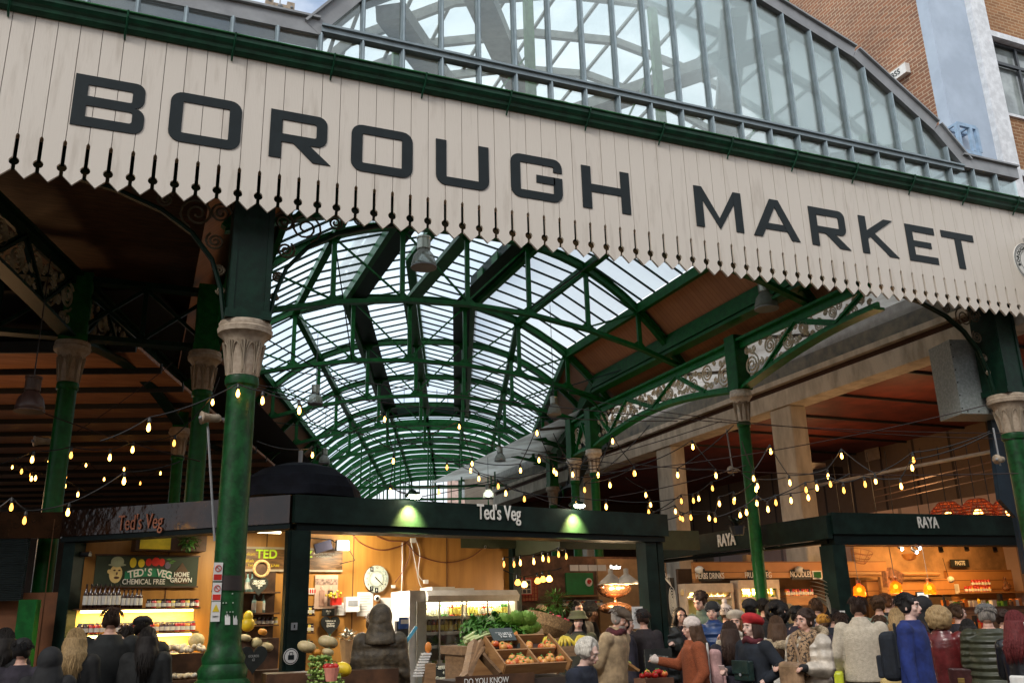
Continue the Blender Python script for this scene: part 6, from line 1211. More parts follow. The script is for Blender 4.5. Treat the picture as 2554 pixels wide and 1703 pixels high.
row('jar', [gbo, gbr, gbt, gbr], 1960, 2030, 12, z, SH, -.65, 'small amber jar on the shelf under NOODLES', 'small jars under the NOODLES sign', 'jar', H=.12, r=.035)
kb = thing('kraft_bag', 'brown kraft bag with dark printed mark on top of the timber header', 'paper bag', SH(.4, -.4, 2.8)); a, z = SH.hit(1882, 1400, -.4); MB().fbox(SH, (a-.2, a+.15), (-.45, -.3), (z-.1, z+.13)).build('bag_body', MATS['kraft_paper'], kb); MB().ball(SH(a-.05, -.46, z+.03), (.07, .008, .07)).build('printed_mark', bwn, kb)
for px, lb in ((1746, 'left'), (1995, 'right')): t = thing('round_white_camera', lb+' of two round white cameras on the timber header', 'camera', SH(0, -.5, 2.5)); a, z = SH.hit(px, 1420, -.6); MB().ball(SH(a, -.58, z), (.09, .08, .07)).build('shell', white, t); MB().ball(SH(a+.05, -.64, z-.01), .03).build('lens', blackm, t)
rd = thing('chalk_tree_drawing', 'dark board with a white line drawing of a tree beside the timber shop front', 'sign', SH(-1.9, -.5, 1.8)); a0, zt = SH.hit(1667, 1440, -.6); a1, zb = SH.hit(1690, 1535, -.6); MB().fbox(SH, (a0-.1, a1), (-.58, -.56), (.4, zt)).build('board', chalk, rd); mb = MB()
c = SH(a1-.08, -.60, (zt+zb)/2-.1)
for k in range(5): mb.tube([c+SH.a*(.09-.02*k)*math.cos(q*PI/8)*.8+Z*(.28-.05*k)*math.sin(q*PI/8) for q in range(17)], .005, 4)
for k in range(6): mb.tube([c+Z*.28+SH.a*0, c+Z*(.38+.02*k)-SH.a*(.03+.03*k), c+Z*(.5+.01*k)-SH.a*(.04+.035*k)], .005, 4)
mb.build('chalk_lines', chalkw, rd)
# woven red lamp shades above the front beam
for i, (px, py) in enumerate(((2366, 1283), (2440, 1276), (2520, 1272))):
    c = spot(px, py+4, 19); t = thing('woven_lamp', ('left', 'middle', 'right')[i]+' of three glowing red woven shades peeping above the right stall beam', 'pendant lamp', c)
    mb = MB()
    for k in range(6): zz_ = -.05+.06*k; r_ = .34*math.cos(k/6*1.35); mb.tube([c+V((r_*math.cos(q*PI/12), r_*math.sin(q*PI/12), zz_)) for q in range(25)], .014, 4)
    for q in range(16): mb.tube([c+V((.34*math.cos(k/6*1.35)*math.cos(q*PI/8), .34*math.cos(k/6*1.35)*math.sin(q*PI/8), -.05+.06*k)) for k in range(6)], .012, 4)
    mb.build('woven_shade', mat('red_cane', (.50, .10, .04), .5), t); MB().ball(c, .08).build('lamp_bulb', bulb_e, t)
# ------------------------------------------------------------------ shops deep behind, seen under the front beam
IB = Fr((5.6, 16.9), 84); ib = thing('deep_shop_row', 'dim brown shop wall with tartan panels and green board behind the crowd', 'shop', IB(0, 0, 0))
MB().fbox(IB, (-1.5, 5.2), (0, .1), (0, 2.95)).build('wall', mat('dim_brown_wall', (.14, .07, .04), .7, var=.3), ib)
tart = mat('tartan_cloth', (.42, .17, .06), .8, c2=(.30, .11, .04), scale=60)
a0, zt = IB.hit(1253, 1440, -.02); a1, zb = IB.hit(1340, 1498, -.02); MB().fbox(IB, (a0, a1), (-.03, -.001), (zb, zt)).build('tartan_panel', tart, ib); mb = MB(); x = a0
while x < a1: mb.fbox(IB, (x, x+.02), (-.034, -.031), (zb, zt)); x += .07
z_ = zb
while z_ < zt: mb.fbox(IB, (a0, a1), (-.0375, -.035), (z_, z_+.012)); z_ += .07
mb.build('check_lines', mat('check_red', (.25, .03, .02), .7), ib)
fp, a, z, w_, h_ = pan('framed_pictures', 'red framed sheet of small old photographs on the tartan wall', 'picture', 1286, 1442, 1327, 1483, IB, -.06, redc, .02, 'frame'); MB().fbox(IB, (a-w_*.44, a+w_*.44), (-.083, -.081), (z-h_*.44, z+h_*.44)).build('mount', mat('cream_mount', (.62, .52, .38), .7), fp); mb = MB()
for i in range(3):
    for j in range(3): mb.fbox(IB, (a-w_*.38+i*w_*.27, a-w_*.38+i*w_*.27+w_*.21), (-.087, -.084), (z-h_*.38+j*h_*.27, z-h_*.38+j*h_*.27+h_*.2))
mb.build('old_photo', mat('old_photo_grey', (.08, .07, .06), .6, var=.5, scale=40), fp)
a0, zt = IB.hit(1410, 1428, -.02); a1, zb = IB.hit(1480, 1482, -.02); MB().fbox(IB, (a0, a1), (-.04, -.001), (zb, zt)).build('green_board', mat('green_board', (.01, .17, .05), .5), ib)
rl = thing('round_red_emblem', 'round white disc with a red spiral mark on the green board', 'sign', IB(2, -.05, 2)); a, z = IB.hit(1469, 1451, -.05); MB().poly([IB(a+.085*math.cos(q*PI/12), -.05, z+.085*math.sin(q*PI/12)) for q in range(24)][::-1], IB.b*.008).build('disc', white, rl); MB().tube([IB(a+x_, -.058, z+y_) for x_, y_ in spiral((0, 0), .05, 1.6, 0)], .013, 5).build('red_mark', redc, rl)
for i in range(4): t, a, z, w_, h_ = pan('menu_panel', 'white menu panel in a row of four above the green board', 'menu', 1421+i*23, 1408, 1442+i*23, 1423, IB, -.4, paper, .02, 'panel', group='menu panels above the green board')
t, a, z, w_, h_ = pan('glowing_word_sign', 'small glowing white cursive word sign beside the menu panels', 'sign', 1520, 1408, 1546, 1420, IB, -.4, blackm, .02); text('Butler', .11, 'glowing_lettering', mat('lit_letter', (1, 1, 1), emit=(1, .95, .85), estr=5), t, IB(a, -.43, z), IB.a, Z, .003)
sd_ = thing('deep_shop_shelves', 'long shelves of small jars under the green board', 'shelf', IB(2, -.3, 1.7)); a0, _ = IB.hit(1402, 1500, -.35); a1, _ = IB.hit(1505, 1500, -.35)
for y_ in (1484, 1512):
    z = IB.hit(1450, y_, -.35)[1]; MB().fbox(IB, (a0, a1), (-.45, -.05), (z-.025, z)).build('shelf_board', wood, sd_); row('jar', [gbt, gbr, gby, gbt, gbo], 1405, 1502, 14, z, IB, -.35, 'tiny jar on the shelves under the green board', 'tiny jars under the green board', 'jar', H=.13, r=.04, capM=flash) if y_ > 1500 else None
for px, lb in ((1524, 'left'), (1562, 'middle'), (1623, 'right')):
    c = spot(px, 1440, 15.0); t = thing('enamel_pendant', lb+' of three wide silver enamel pendant shades beyond the right stall post', 'pendant lamp', c); MB().lathe([(.20, -.10), (.19, -.06), (.09, .02), (.04, .06), (.04, .14), (.0, .15)], c, 20).build('shade', mat('enamel_shade', (.55, .5, .42), .35), t, True); MB().ball(c-Z*.07, .05).build('lamp_bulb', bulb_e, t); lamp('POINT', 'lamp_glow', c-Z*.2, 20, (1, .72, .42), .08, None, t)
cpp = thing('copper_dome', 'round shiny copper hood hanging beyond the right stall post', 'copper hood', spot(1532, 1470, 15.4)); c = spot(1532, 1465, 15.4); MB().ball(c, (.30, .25, .17), 20, 10).ball(c-Z*.32, (.30, .2, .10), 20, 8).tube([c, c-Z*.6], .03, 8).build('hood', mat('copper', (.55, .25, .12), .2, .9), cpp, True)
for x0, x1, lb in ((1600, 1615, 'left'), (1616, 1632, 'right')): t, a, z, w_, h_ = pan('wall_certificate', lb+' of two small yellowed certificates beyond the right post', 'notice', x0, 1483, x1, 1510, IB, -.1, mat('yellowed_paper', (.5, .42, .25), .7), .01, 'sheet')
MB().fbox(IB, (3.4, 5.2), (-.06, -.002), (.0, 2.9)).build('ochre_panel', mat('tan_wall', (.42, .26, .13), .7), ib)
ov = thing('olive_tree', 'small dark bushy olive tree in the crowd in front of the shelves', 'plant', spot(1382, 1540, 14)); c = spot(1385, 1505, 14); MB().tube([V((c.x, c.y, 0)), c], [.03, .015], 6).build('trunk', bwn, ov); mb = MB()
for i in range(500): v = V((random.gauss(0, 1), random.gauss(0, 1), random.gauss(0, 1))).normalized()*random.uniform(.2, 1); leaf(mb, c+V((v.x*.28, v.y*.25, v.z*.20)), v, .07, .018)
mb.build('crown', leafm, ov)
lo = thing('left_back_room', 'dim orange lit wall with a small framed notice at the far left', 'shop', spot(60, 1520, 14)); LB_ = Fr(spot(-60, 1520, 13.5)[:2], 100); MB().fbox(LB_, (-2, 1.2), (0, .1), (0, 2.2)).build('wall', mat('dim_orange_wall', (.25, .09, .03), .6), lo)
t, a, z, w_, h_ = pan('framed_notice', 'small framed cream notice on the dim orange wall at the far left', 'notice', 48, 1524, 75, 1558, LB_, -.02, bwn, .02, 'frame'); MB().fbox(LB_, (a-w_*.4, a+w_*.4), (-.045, -.041), (z-h_*.42, z+h_*.42)).build('sheet', mat('warm_paper', (.65, .50, .38), .7), t)
MB().fbox(LB_, (-2, .55), (-.2, -.1), (2.1, 2.9)).build('roller_shutter', mat('dark_shutter', (.02, .03, .03), .35, wave=(14, 'Z', .8, 0)), lo)
MB().fbox(LB_, (.62, .82), (-.5, -.3), (0, 2.1)).build('green_post', green, lo)

# ------------------------------------------------------------------ bits on the right
gb = thing('grey_metal_box', 'speckled grey metal duct box hanging beside the rightmost column', 'duct box', (12, 12, 5)); p = spot(2425, 950, 16.8); rx = V((.97, -.25, 0)); ry = V((.25, .97, 0))
MB().box(p, (1.02, .6, 1.28), (rx, ry, Z)).build('box_body', mat('galvanised_sheet', (.30, .33, .32), .5, c2=(.20, .23, .22), scale=25), gb); mb = MB(); [mb.ball(p+rx*(-.49)-ry*.3+Z*(-.55+.22*k), .014, 6, 4) for k in range(6)]; [mb.ball(p+rx*(-.4+.2*k)-ry*.3-Z*.6, .014, 6, 4) for k in range(5)]; mb.build('rivets', blackm, gb)
dpn = thing('dark_blue_panel', 'tall dark blue panel with a cut lower corner left of the rightmost column', 'panel', (12.2, 10.6, 4)); q = lambda px, py: atY(px, py, 10.75)
MB().poly([q(2463, 960), q(2560, 960), q(2560, 1430), q(2535, 1290), q(2495, 1245), q(2480, 1130), q(2470, 1030)], (0, .08, 0)).build('panel_sheet', mat('dark_blue_sheet', (.010, .022, .035), .5, spec=.2), dpn)
pp = thing('white_service_pipe', 'long white pipe running across the aisle right of the bright green column', 'pipe', (14, 14, 4)); mb = MB(); mb.tube([atX(1990, 1219, 14.3), atX(2472, 1126, 14.3)], .035, 8); mb.build('pipe_run', mat('white_pipe', (.65, .62, .56), .35), pp); mb = MB()
for y0, y1 in ((1222, 1150), (1240, 1170), (1255, 1190)): mb.tube([atX(2180, y0, 15.5), atX(2478, y1, 15.5)], .014, 6)
mb.build('thin_conduit', mat('dull_conduit', (.30, .2, .15), .5), pp)
for i, px in enumerate((2096, 2132, 2187, 2229, 2294, 2320, 2365, 2405, 2440, 2475)): p = atX(px, 1290, 14.6); tag(MB().tube([p, V((p.x+random.uniform(-.03, .03), p.y, p.z+1.4))], .009, 5).build('hanging_wire', blackm), 'thin black wire hanging down behind the right stall beam', 'wire', 'hanging wires behind the right stall')
ws = thing('small_wall_sign', 'small pale notice high on the dim panelled wall', 'notice', atX(2175, 1130, 19.9)); p = atX(2175, 1130, 19.9); MB().box(p, (.03, .55, .42)).build('sheet', mat('dim_paper', (.45, .36, .28), .7), ws)
ac = thing('white_cabinet_top', 'white box on a black cabinet on top of the partition', 'cabinet', atX(2040, 1190, 17.6)); p = atX(2040, 1192, 17.6); MB().box(p, (.5, 1.5, .42)).build('black_case', blackm, ac); MB().box(p+V((0, .5, .32)), (.5, 1.2, .2)).build('white_box', white, ac)
# ------------------------------------------------------------------ horn speakers
def horn(label, px, py, D, sg, rod=None):
    c = spot(px, py, D); t = thing('horn_speaker', label, 'loudspeaker', c); d = V((sg*.95, -.3, -.08)).normalized(); mb = MB(); mb.tube([c+d*.08, c+d*.07, c+d*.02, c-d*.05, c-d*.11, c-d*.14], [.075, .07, .052, .045, .048, .03], 16); mb.build('horn', stone, t, True); MB().ball(c+d*.09, .022).build('horn_throat', flash, t)
    mb = MB(); mb.bar(c-d*.1, c-d*.3+V((0, .1, 0)), .03)
    if rod: mb.tube([c-Z*.1, c+V(rod)], .014, 6)
    mb.build('mount', flash, t)
horn('pale horn loudspeaker fixed left of the stout column', 520, 1042, 10.4, -1, (.16, 0, -1.35)); horn('small horn loudspeaker on the bright green column', 1828, 1172, 16.6, -1, (-.05, 0, .75)); horn('small horn loudspeaker on the rightmost column', 2492, 1145, 15.9, -1, (-.0, 0, .5)); horn('dim horn loudspeaker in the shade near the leftmost column', 100, 1100, 14, -1)
# ------------------------------------------------------------------ factory pendant lamps under the vault
def pend(label, px, py, D, s, lit=False, dark=False, rod=1.6):
    c = spot(px, py, D); t = thing('bay_lamp', label, 'pendant lamp', c); M_ = mat('prismatic_shade', (.50, .50, .45), .2, trans=(.30, .55, (.95, 1, .97))) if not dark else mat('dim_shade', (.08, .04, .03), .4)
    MB().lathe([(.205*s, -.22*s), (.20*s, -.14*s), (.17*s, -.02*s), (.11*s, .06*s), (.095*s, .09*s)], c, 24).build('bell_shade', M_, t, True)
    MB().lathe([(.212*s, -.225*s), (.212*s, -.205*s)], c, 24).build('rim', flash if not dark else bwn, t)
    MB().lathe([(.105*s, .09*s), (.11*s, .10*s), (.11*s, .27*s), (.12*s, .28*s), (.12*s, .31*s), (.04*s, .33*s)], c, 18).build('ballast_can', mat('brushed_steel', (.45, .44, .38), .3, .8) if not dark else bwn, t)
    MB().tube([c+Z*.33*s, c+Z*(.33+rod)], .008, 5).build('chain', blackm, t)
    if lit: MB().ball(c-Z*.08*s, (.13*s, .13*s, .1*s)).build('lamp_bulb', mat('glowing_bay_bulb', (1, 1, 1), emit=(.95, 1, .8), estr=6), t)
pend('large glass bell lamp hanging just below the fascia in the middle', 1057, 636, 13.6, 1.0); pend('glass bell lamp just below the fascia on the right, by the green girder', 1909, 741, 15.5, 1.0)
pend('glass bell lamp in front of the left glazing of the vault', 787, 988, 22, .9); pend('glass bell lamp hanging on a long rod in front of the brown eaves', 1382, 1015, 19.5, .75, rod=2.4)
pend('small distant glass bell lamp on the left side of the vault', 809, 1140, 28, .85); pend('small distant glass bell lamp on the right side of the vault', 1247, 1135, 28, .85, rod=2); pend('small glowing bell lamp low in the vault above the stall beam', 1218, 1227, 30, .9, True); pend('dark bell lamp hanging in the shade at the far left', 78, 990, 12.5, .85, dark=True)

# ------------------------------------------------------------------ festoon bulbs
bulb_d = mat('dim_warm_bulb', (1, 1, 1), emit=(1.0, .38, .06), estr=3.2)
fmat = mat('black_cable', (.01, .01, .01), .5)
def festoon(label, pts, D, end=None, hang_=.11, r=.020):
    """pts: bulb positions in the photograph with their distance; the cable runs above them in shallow swags"""
    W_ = [spot(p[0], p[1], p[2] if len(p) > 2 else D) for p in pts]; t = thing('festoon_lights', label, 'string lights', W_[0]); tops = [p+Z*hang_ for p in W_]; P_ = []
    if end: tops = [spot(*end[0])]+tops+[spot(*end[1])]
    for a, b in zip(tops, tops[1:]):
        n_ = 8; L_ = (b-a).length
        for k in range(n_): u = k/n_; P_.append(a.lerp(b, u)-Z*(L_*.10*4*u*(1-u)*.5))
    P_.append(tops[-1]); MB().tube(P_, .008, 5).build('cable', fmat, t)
    for c in W_:
        jx = random.uniform(-.012, .012); b = MB().lathe([(.004, -.042), (r*.55, -.037), (r*.92, -.022), (r, -.002), (r*.85, .016), (r*.5, .034), (r*.45, .044)], c+V((jx, 0, 0)), 12).build('bulb', random.choice((bulb_e, bulb_e, bulb_d)), t, True)
        MB().lathe([(.018, .044), (.02, .07), (.014, .1), (.006, hang_)], c+V((jx*.5, 0, 0)), 8).build('socket', fmat, b)
def cv(tile, L_):
    ox, oy = tile; return [(ox+x/3.92, oy+y/3.92) for x, y in L_]
TA, TB, TC_, TD, TE = (0, 900), (500, 900), (1000, 900), (1500, 900), (1954, 900)
festoon('festoon bulbs strung low across the left shade in front of the slatted ceiling', cv(TA, [(105, 1430), (250, 1560), (675, 1480), (1210, 1175)]), 11.5, ((-60, 1300, 11.5), (450, 1150, 11.8)))
festoon('festoon bulbs strung past the leftmost column', cv(TA, [(325, 965), (690, 922), (1065, 945), (1295, 868), (1710, 805), (2075, 405)]), 12.5, ((-60, 1170, 12.5), (548, 940, 12.5)))
festoon('festoon bulbs low in the left distance beyond the leftmost column', cv(TA, [(205, 1080), (300, 1150), (345, 1145), (640, 1220), (765, 1305)]), 17, ((-50, 1200, 17), (300, 1240, 17)))
festoon('short festoon crossing behind the stout column capital', cv(TA, [(1455, 652)])+cv(TB, [(360, 318), (600, 390), (960, 485)]), 9.9, ((250, 1100, 10), (800, 1050, 12)))
festoon('festoon bulbs hanging in loops in front of the left eaves of the vault', cv(TB, [(1090, 920), (1795, 570), (1890, 980), (1855, 1275)]), 14, ((640, 1100, 13), (1020, 1230, 15)))
festoon('festoon bulbs looping across the centre of the vault', cv(TC_, [(575, 645), (700, 1005), (450, 1040), (685, 1070), (760, 1150)]), 15.5, ((900, 1120, 15), (1300, 1190, 15)))
festoon('festoon bulbs in a tall loop before the brown eaves right of the vault', cv(TC_, [(1165, 1070), (1330, 705), (1490, 1075), (1515, 1100), (1345, 970)]), 15, ((1180, 1150, 15), (1500, 1160, 14)))
festoon('festoon bulbs sagging just above the front stall beam', cv(TC_, [(370, 1280), (945, 1225), (1025, 1295), (1205, 1350), (1720, 1395), (2010, 1425)]), 14, ((1000, 1200, 13), (1700, 1240, 14)))
festoon('festoon bulbs in front of the paired capitals', cv(TC_, [(1675, 1110), (1930, 1115), (2065, 785), (2285, 1100), (2045, 1215), (1800, 1260)]), 14.5, ((1380, 1080, 14.5), (1620, 1060, 15)))
festoon('festoon bulbs high across the dim aisle left of the bright green column', cv(TD, [(325, 1100), (895, 840), (1115, 1120), (750, 1115)]), 14, ((1440, 1190, 14), (1830, 1060, 13.8)))
festoon('festoon bulbs right of the bright green column looping by the concrete pillar', cv(TD, [(1490, 1150), (1650, 885), (1840, 1190), (2215, 1130)])+cv(TE, [(573, 930), (905, 1175), (1270, 968)]), 14, ((1850, 1100, 13.8), (2470, 1075, 14)))
festoon('lower left festoon bulbs clustered by the first concrete pillar', cv(TD, [(430, 1310), (475, 1405), (460, 1475), (510, 1535), (725, 1470), (765, 1530), (800, 1545)]), 16, ((1560, 1190, 16), (1760, 1280, 16)))
festoon('middle festoon bulbs left of the green shaft', cv(TD, [(785, 1370), (900, 1365), (950, 1345), (1080, 1245)]), 15, ((1600, 1290, 15), (1830, 1180, 15)))
festoon('lowest festoon bulbs just over the right stall side beam', cv(TD, [(880, 1530), (1055, 1535), (1118, 1550), (1155, 1395), (1300, 1345), (1300, 1375)]), 14.5, ((1640, 1300, 14.5), (1880, 1200, 14)))
festoon('festoon bulbs low across the foot of the green shaft', cv(TD, [(1355, 1510), (1420, 1480), (1525, 1390), (1630, 1450), (1705, 1385), (1860, 1365), (2025, 1335)]), 13.6, ((1780, 1290, 13.6), (2120, 1180, 13.6)))
festoon('pair of festoon bulbs close to the green shaft', cv(TD, [(1510, 1255), (1530, 1225)]), 14, ((1850, 1180, 14), (1960, 1190, 14)))
festoon('festoon bulbs running right along the white pipe', cv(TD, [(2005, 1260), (2110, 1240), (2235, 1205)])+cv(TE, [(590, 1265), (795, 1205), (1155, 1225), (1255, 1045)]), 13.5, ((1880, 1250, 13.5), (2470, 1080, 13.5)))
festoon('faint far festoon bulbs deep under the slatted ceiling at the left', [(30, 1165), (75, 1185), (120, 1150), (165, 1190), (215, 1160), (260, 1195), (310, 1170), (350, 1205), (400, 1180)], 24)
festoon('row of tiny festoon bulbs on the inner dark stall beam', [(1262+i*17+random.uniform(-6, 6), 1410-i*3.2+random.uniform(-6, 6), 13.6) for i in range(10) if i not in (3, 7)], 13.6, r=.017)
festoon('five bright hanging bulbs before the tartan wall', [(1290, 1452), (1308, 1457), (1340, 1448), (1354, 1444), (1369, 1443)], 13.2, ((1255, 1420, 13.2), (1400, 1415, 13.2)), r=.045)
# plain service wires across the hall
wr = thing('catenary_wires', 'thin dark service wires stretched across the hall from column to column', 'wires', (6, 14, 5)); mb = MB()
for p, q in (((570, 948, 12), (1690, 1050, 15)), ((600, 905, 12), (2500, 1080, 16)), ((640, 965, 12), (1380, 1130, 16)), ((500, 1150, 12), (60, 1010, 13)), ((430, 905, 12), (150, 1100, 14)), ((1040, 1240, 14), (1800, 1050, 15)), ((1500, 1180, 14), (2460, 1010, 14)), ((1520, 1240, 15), (1860, 1160, 14)), ((1300, 1130, 15), (2540, 1180, 15)), ((1480, 1000, 15), (2530, 1095, 16)), ((1000, 1090, 15), (1480, 1290, 14)), ((870, 1180, 15), (1250, 1290, 14)), ((700, 960, 13), (980, 1120, 15))):
    a, b = spot(*p), spot(*q); n_ = 14; mb.tube([a.lerp(b, k/n_)-Z*((b-a).length*.02*4*(k/n_)*(1-k/n_)) for k in range(n_+1)], .007, 4)
mb.build('wire_run', mat('dark_wire', (.03, .015, .012), .5), wr)
for i, (x, y, z, e) in enumerate(((-3.0, 17, 3.6, 40), (11.6, 14.6, 3.9, 14), (15.5, 14.5, 4.4, 45), (16, 19, 4.4, 45), (9.4, 17, 3.8, 25), (6.5, 15, 3.6, 20))): lamp('POINT', 'bulb_fill_light', (x, y, z), e, (1, .55, .24), .5)  # added fill lights standing in for the bulbs, set at none of them
# plant on the RAYA stall roof
pt = thing('potted_plant', 'small dark leafed plant on the roof of the right stall beside the green shaft', 'plant', spot(1838, 1310, 13)); c = spot(1838, 1312, 13.2); MB().lathe([(.08, -.12), (.11, .0)], c, 10).build('pot', blackm, pt); mb = MB()
for i in range(26): v = V((random.uniform(-1, 1), random.uniform(-.6, .6), random.uniform(.3, 1.2))).normalized(); leaf(mb, c, v, random.uniform(.12, .22), .05)
mb.build('foliage', mat('dark_leaf', (.03, .045, .03), .5), pt)

# ------------------------------------------------------------------ people
HAIRM = {}
def hairmat(n, c): return mat('hair_'+n, c, .6, c2=tuple(x*.45 for x in c), scale=18, stretch=(6, 6, .8), thr=(.35, .65), bump=.25, bscale=50, spec=.25)
hblack = hairmat('black', (.018, .014, .012)); hbrown = hairmat('brown', (.09, .045, .022)); hdk = hairmat('dark_brown', (.045, .022, .014)); hblond = hairmat('blond', (.42, .28, .13)); hwhite = hairmat('white', (.72, .66, .56)); hgrey = hairmat('grey', (.35, .31, .27)); hred = hairmat('wine_red', (.16, .025, .025)); haub = hairmat('auburn', (.17, .065, .025))
lipm = mat('lip_rose', (.42, .10, .09), .5); eyem = mat('eye_dark', (.02, .012, .01), .2); eyew = mat('eye_white', (.6, .56, .52), .3); browm = mat('brow_dark', (.03, .018, .012), .8)
def cloth(n, c, k='wool'):
    if k == 'puffer': return mat('puffer_'+n, c, .42, var=.2, scale=9, wave=(2.6, 'Z', .5, 1.6), bump=.6, bscale=14)
    if k == 'leather': return mat('leather_'+n, c, .28, var=.25, scale=8, bump=.2, bscale=25)
    if k == 'fleece': return mat('fleece_'+n, c, .95, var=.10, scale=30, bump=.5, bscale=70)
    return mat('cloth_'+n, c, .85, var=.25, scale=9, bump=.4, bscale=16)
leop = mat('leopard_scarf', (.34, .21, .11), .8, c2=(.03, .018, .012), scale=42, thr=(.46, .5))
def remesh(mb, name, M, par, vox, sm=4, rx=None):
    o = mb.build('raw', None); md = o.modifiers.new('r', 'REMESH'); md.mode = 'VOXEL'; md.voxel_size = vox; md.use_smooth_shade = True
    s_ = o.modifiers.new('s', 'SMOOTH'); s_.iterations = sm; s_.factor = .5
    dg = bpy.context.evaluated_depsgraph_get(); me = bpy.data.meshes.new_from_object(o.evaluated_get(dg)); bpy.data.objects.remove(o)
    me.name = name; me.materials.clear(); me.materials.append(M); n = bpy.data.objects.new(name, me); col.objects.link(n); n.parent = par; return n
def part(mb, name, M, par, smooth=True):
    o = mb.build(name, M, None, smooth); o.parent = par; return o
PN = [0]
def person(label, px, ptop, D, face, top, kind='wool', hair=(hbrown, 'short'), hat=None, arms=('down', 'down'), sk=None, legs=None, coat=.78, puff=.02, bulk=1.0, lean=0, nod=0, turn=0, extra=None, hgt=None, fine=False, hood=False, scarf=None, collar=None, group=None):
    """px, ptop: where the top of the head stands; D: distance; face: 0 towards the camera, 90 to the right, 180 away"""
    PN[0] += 1; random.seed(PN[0]); sk = sk or skin; legs = legs or cloth('dark_trousers', (.02, .02, .025))
    D = D*(1.28 if not label.startswith('stallholder') else 1.08); p = spot(px, ptop, D); H = p.z; s = H/1.78; hd = math.atan2(p.x, p.y)
    th = -hd - R(face) + PI*0                 # local -Y looks at the camera for face = 0
    root = thing('person', label, 'person', (p.x, p.y, 0), -hd + R(face)*1.0, group)
    root.scale = (s, s, s)
    vox = .0085 if fine else .0125
    LN = R(lean)
    def B(x, y, z):                            # leaning above the hips
        if z > .95: dz = z-.95; return V((x, y-math.sin(LN)*dz, .95+math.cos(LN)*dz))
        return V((x, y, z))
    hipz = .95
    b = MB(); sh = .185*bulk
    # torso, neck, legs
    for z, rx_, ry_ in ((.90, .155, .115), (1.0, .145, .105), (1.12, .135, .10), (1.25, .155, .11), (1.36, .165, .105), (1.42, .14, .085)): b.ball(B(0, .01, z), (rx_*bulk, ry_*bulk, .10), 14, 8)
    neck0, hc = B(0, .015, 1.45), None
    hm = Matrix.Rotation(R(turn), 3, 'Z') @ Matrix.Rotation(R(nod), 3, 'X')
    base = B(0, .0, 1.52)
    def Hd(x, y, z): return base + hm @ V((x, y, z-1.545))
    b.tube([neck0, base, Hd(0, .01, 1.58)], [.062, .055, .052], 12); b.ball(neck0, .06)
    hrot = hm
    b.ball(Hd(0, .005, 1.672), (.076, .095, .098), 18, 12, hrot); b.ball(Hd(0, -.030, 1.612), (.056, .062, .060), 14, 10, hrot); b.ball(Hd(0, -.055, 1.578), (.03, .03, .022), 10, 8, hrot)
    b.tube([Hd(0, -.085, 1.675), Hd(0, -.100, 1.652), Hd(0, -.110, 1.635), Hd(0, -.098, 1.622)], [.010, .013, .017, .013], 8)
    for e in (-1, 1): b.ball(Hd(e*.078, .008, 1.645), (.012, .02, .032), 8, 8, hrot); b.ball(Hd(e*.04, -.062, 1.635), (.028, .025, .026), 8, 8, hrot)
    b.ball(Hd(0, -.083, 1.692), (.055, .016, .014), 10, 6, hrot); b.ball(Hd(0, -.089, 1.597), (.026, .012, .010), 8, 6, hrot)
    for e in (-1, 1):
        st = .03 if e > 0 else -.02
        b.cap((e*.085, .01, .90), (e*.10, st, .50), .088, .058, 12); b.cap((e*.10, st, .50), (e*.105, st+.03, .10), .055, .036, 12); b.cap((e*.105, st+.04, .05), (e*.12, st-.13, .035), .042, .032, 10)
    # arms
    AR = {'down': ((.05, 0, -.29), (.02, -.05, -.26)), 'pocket': ((.09, .02, -.27), (-.02, -.15, -.19)), 'chest': ((.07, -.02, -.27), (-.13, -.18, .10)), 'front': ((.05, -.03, -.27), (-.06, -.24, .02)), 'fold': ((.06, -.05, -.26), (-.21, -.13, .03)), 'reach': ((.03, -.12, -.25), (-.02, -.24, -.05)), 'hip': ((.15, .08, -.22), (-.12, -.14, -.12)), 'up': ((.09, -.10, -.22), (-.08, -.12, .22)), 'back': ((.06, .10, -.26), (-.12, .14, -.14)), 'face': ((.08, -.16, -.16), (-.10, -.12, .22)), 'out': ((.12, -.12, -.20), (.02, -.24, .05))}
    A_ = []
    for i, e in ((0, -1), (1, 1)):
        up_, lo_ = AR[arms[i]]; S0 = B(e*sh, .015, 1.405); E0 = S0+V((e*up_[0], up_[1], up_[2])); W0 = E0+V((e*lo_[0], lo_[1], lo_[2])); A_.append((e, S0, E0, W0)); b.cap(S0, E0, .052, .042, 10); b.cap(E0, W0, .040, .027, 10)
        d = (W0-E0).normalized(); side = d.cross(V((0, 0, 1))); side = side.normalized() if side.length > .1 else V((0, 1, 0)); nrm_ = side.cross(d)
        if arms[i] in ('down', 'back'): side = V((0, -1, 0)) - d*V((0, -1, 0)).dot(d); side.normalize(); nrm_ = V((-e, 0, 0))
        pc_ = W0+d*.045; b.tube([W0, pc_, W0+d*.085], [.026, .034, .034], 8); b.ball(pc_, .03, 8, 6)
        curl = .9 if arms[i] in ('chest', 'front', 'up', 'face', 'fold', 'reach') else .5
        for k, L_ in enumerate((.062, .074, .070, .055)):
            q0 = W0+d*.08+side*(.027-.018*k); q1 = q0+(d*math.cos(curl*.5)+nrm_*-math.sin(curl*.5))*L_*.45; q2 = q1+(d*math.cos(curl*1.3)+nrm_*-math.sin(curl*1.3))*L_*.35; q3 = q2+(d*math.cos(curl*2)+nrm_*-math.sin(curl*2))*L_*.25
            b.tube([q0, q1, q2, q3], [.0115, .0108, .0098, .008], 6)
        t0 = W0+d*.02+side*.028; b.tube([t0, t0+d*.03+side*.02-nrm_*.006, t0+d*.06+side*.022-nrm_*.014], [.013, .0115, .009], 6)
    remesh(b, 'body', sk, root, vox, 3)
    # clothes: legs and shoes
    c = MB()
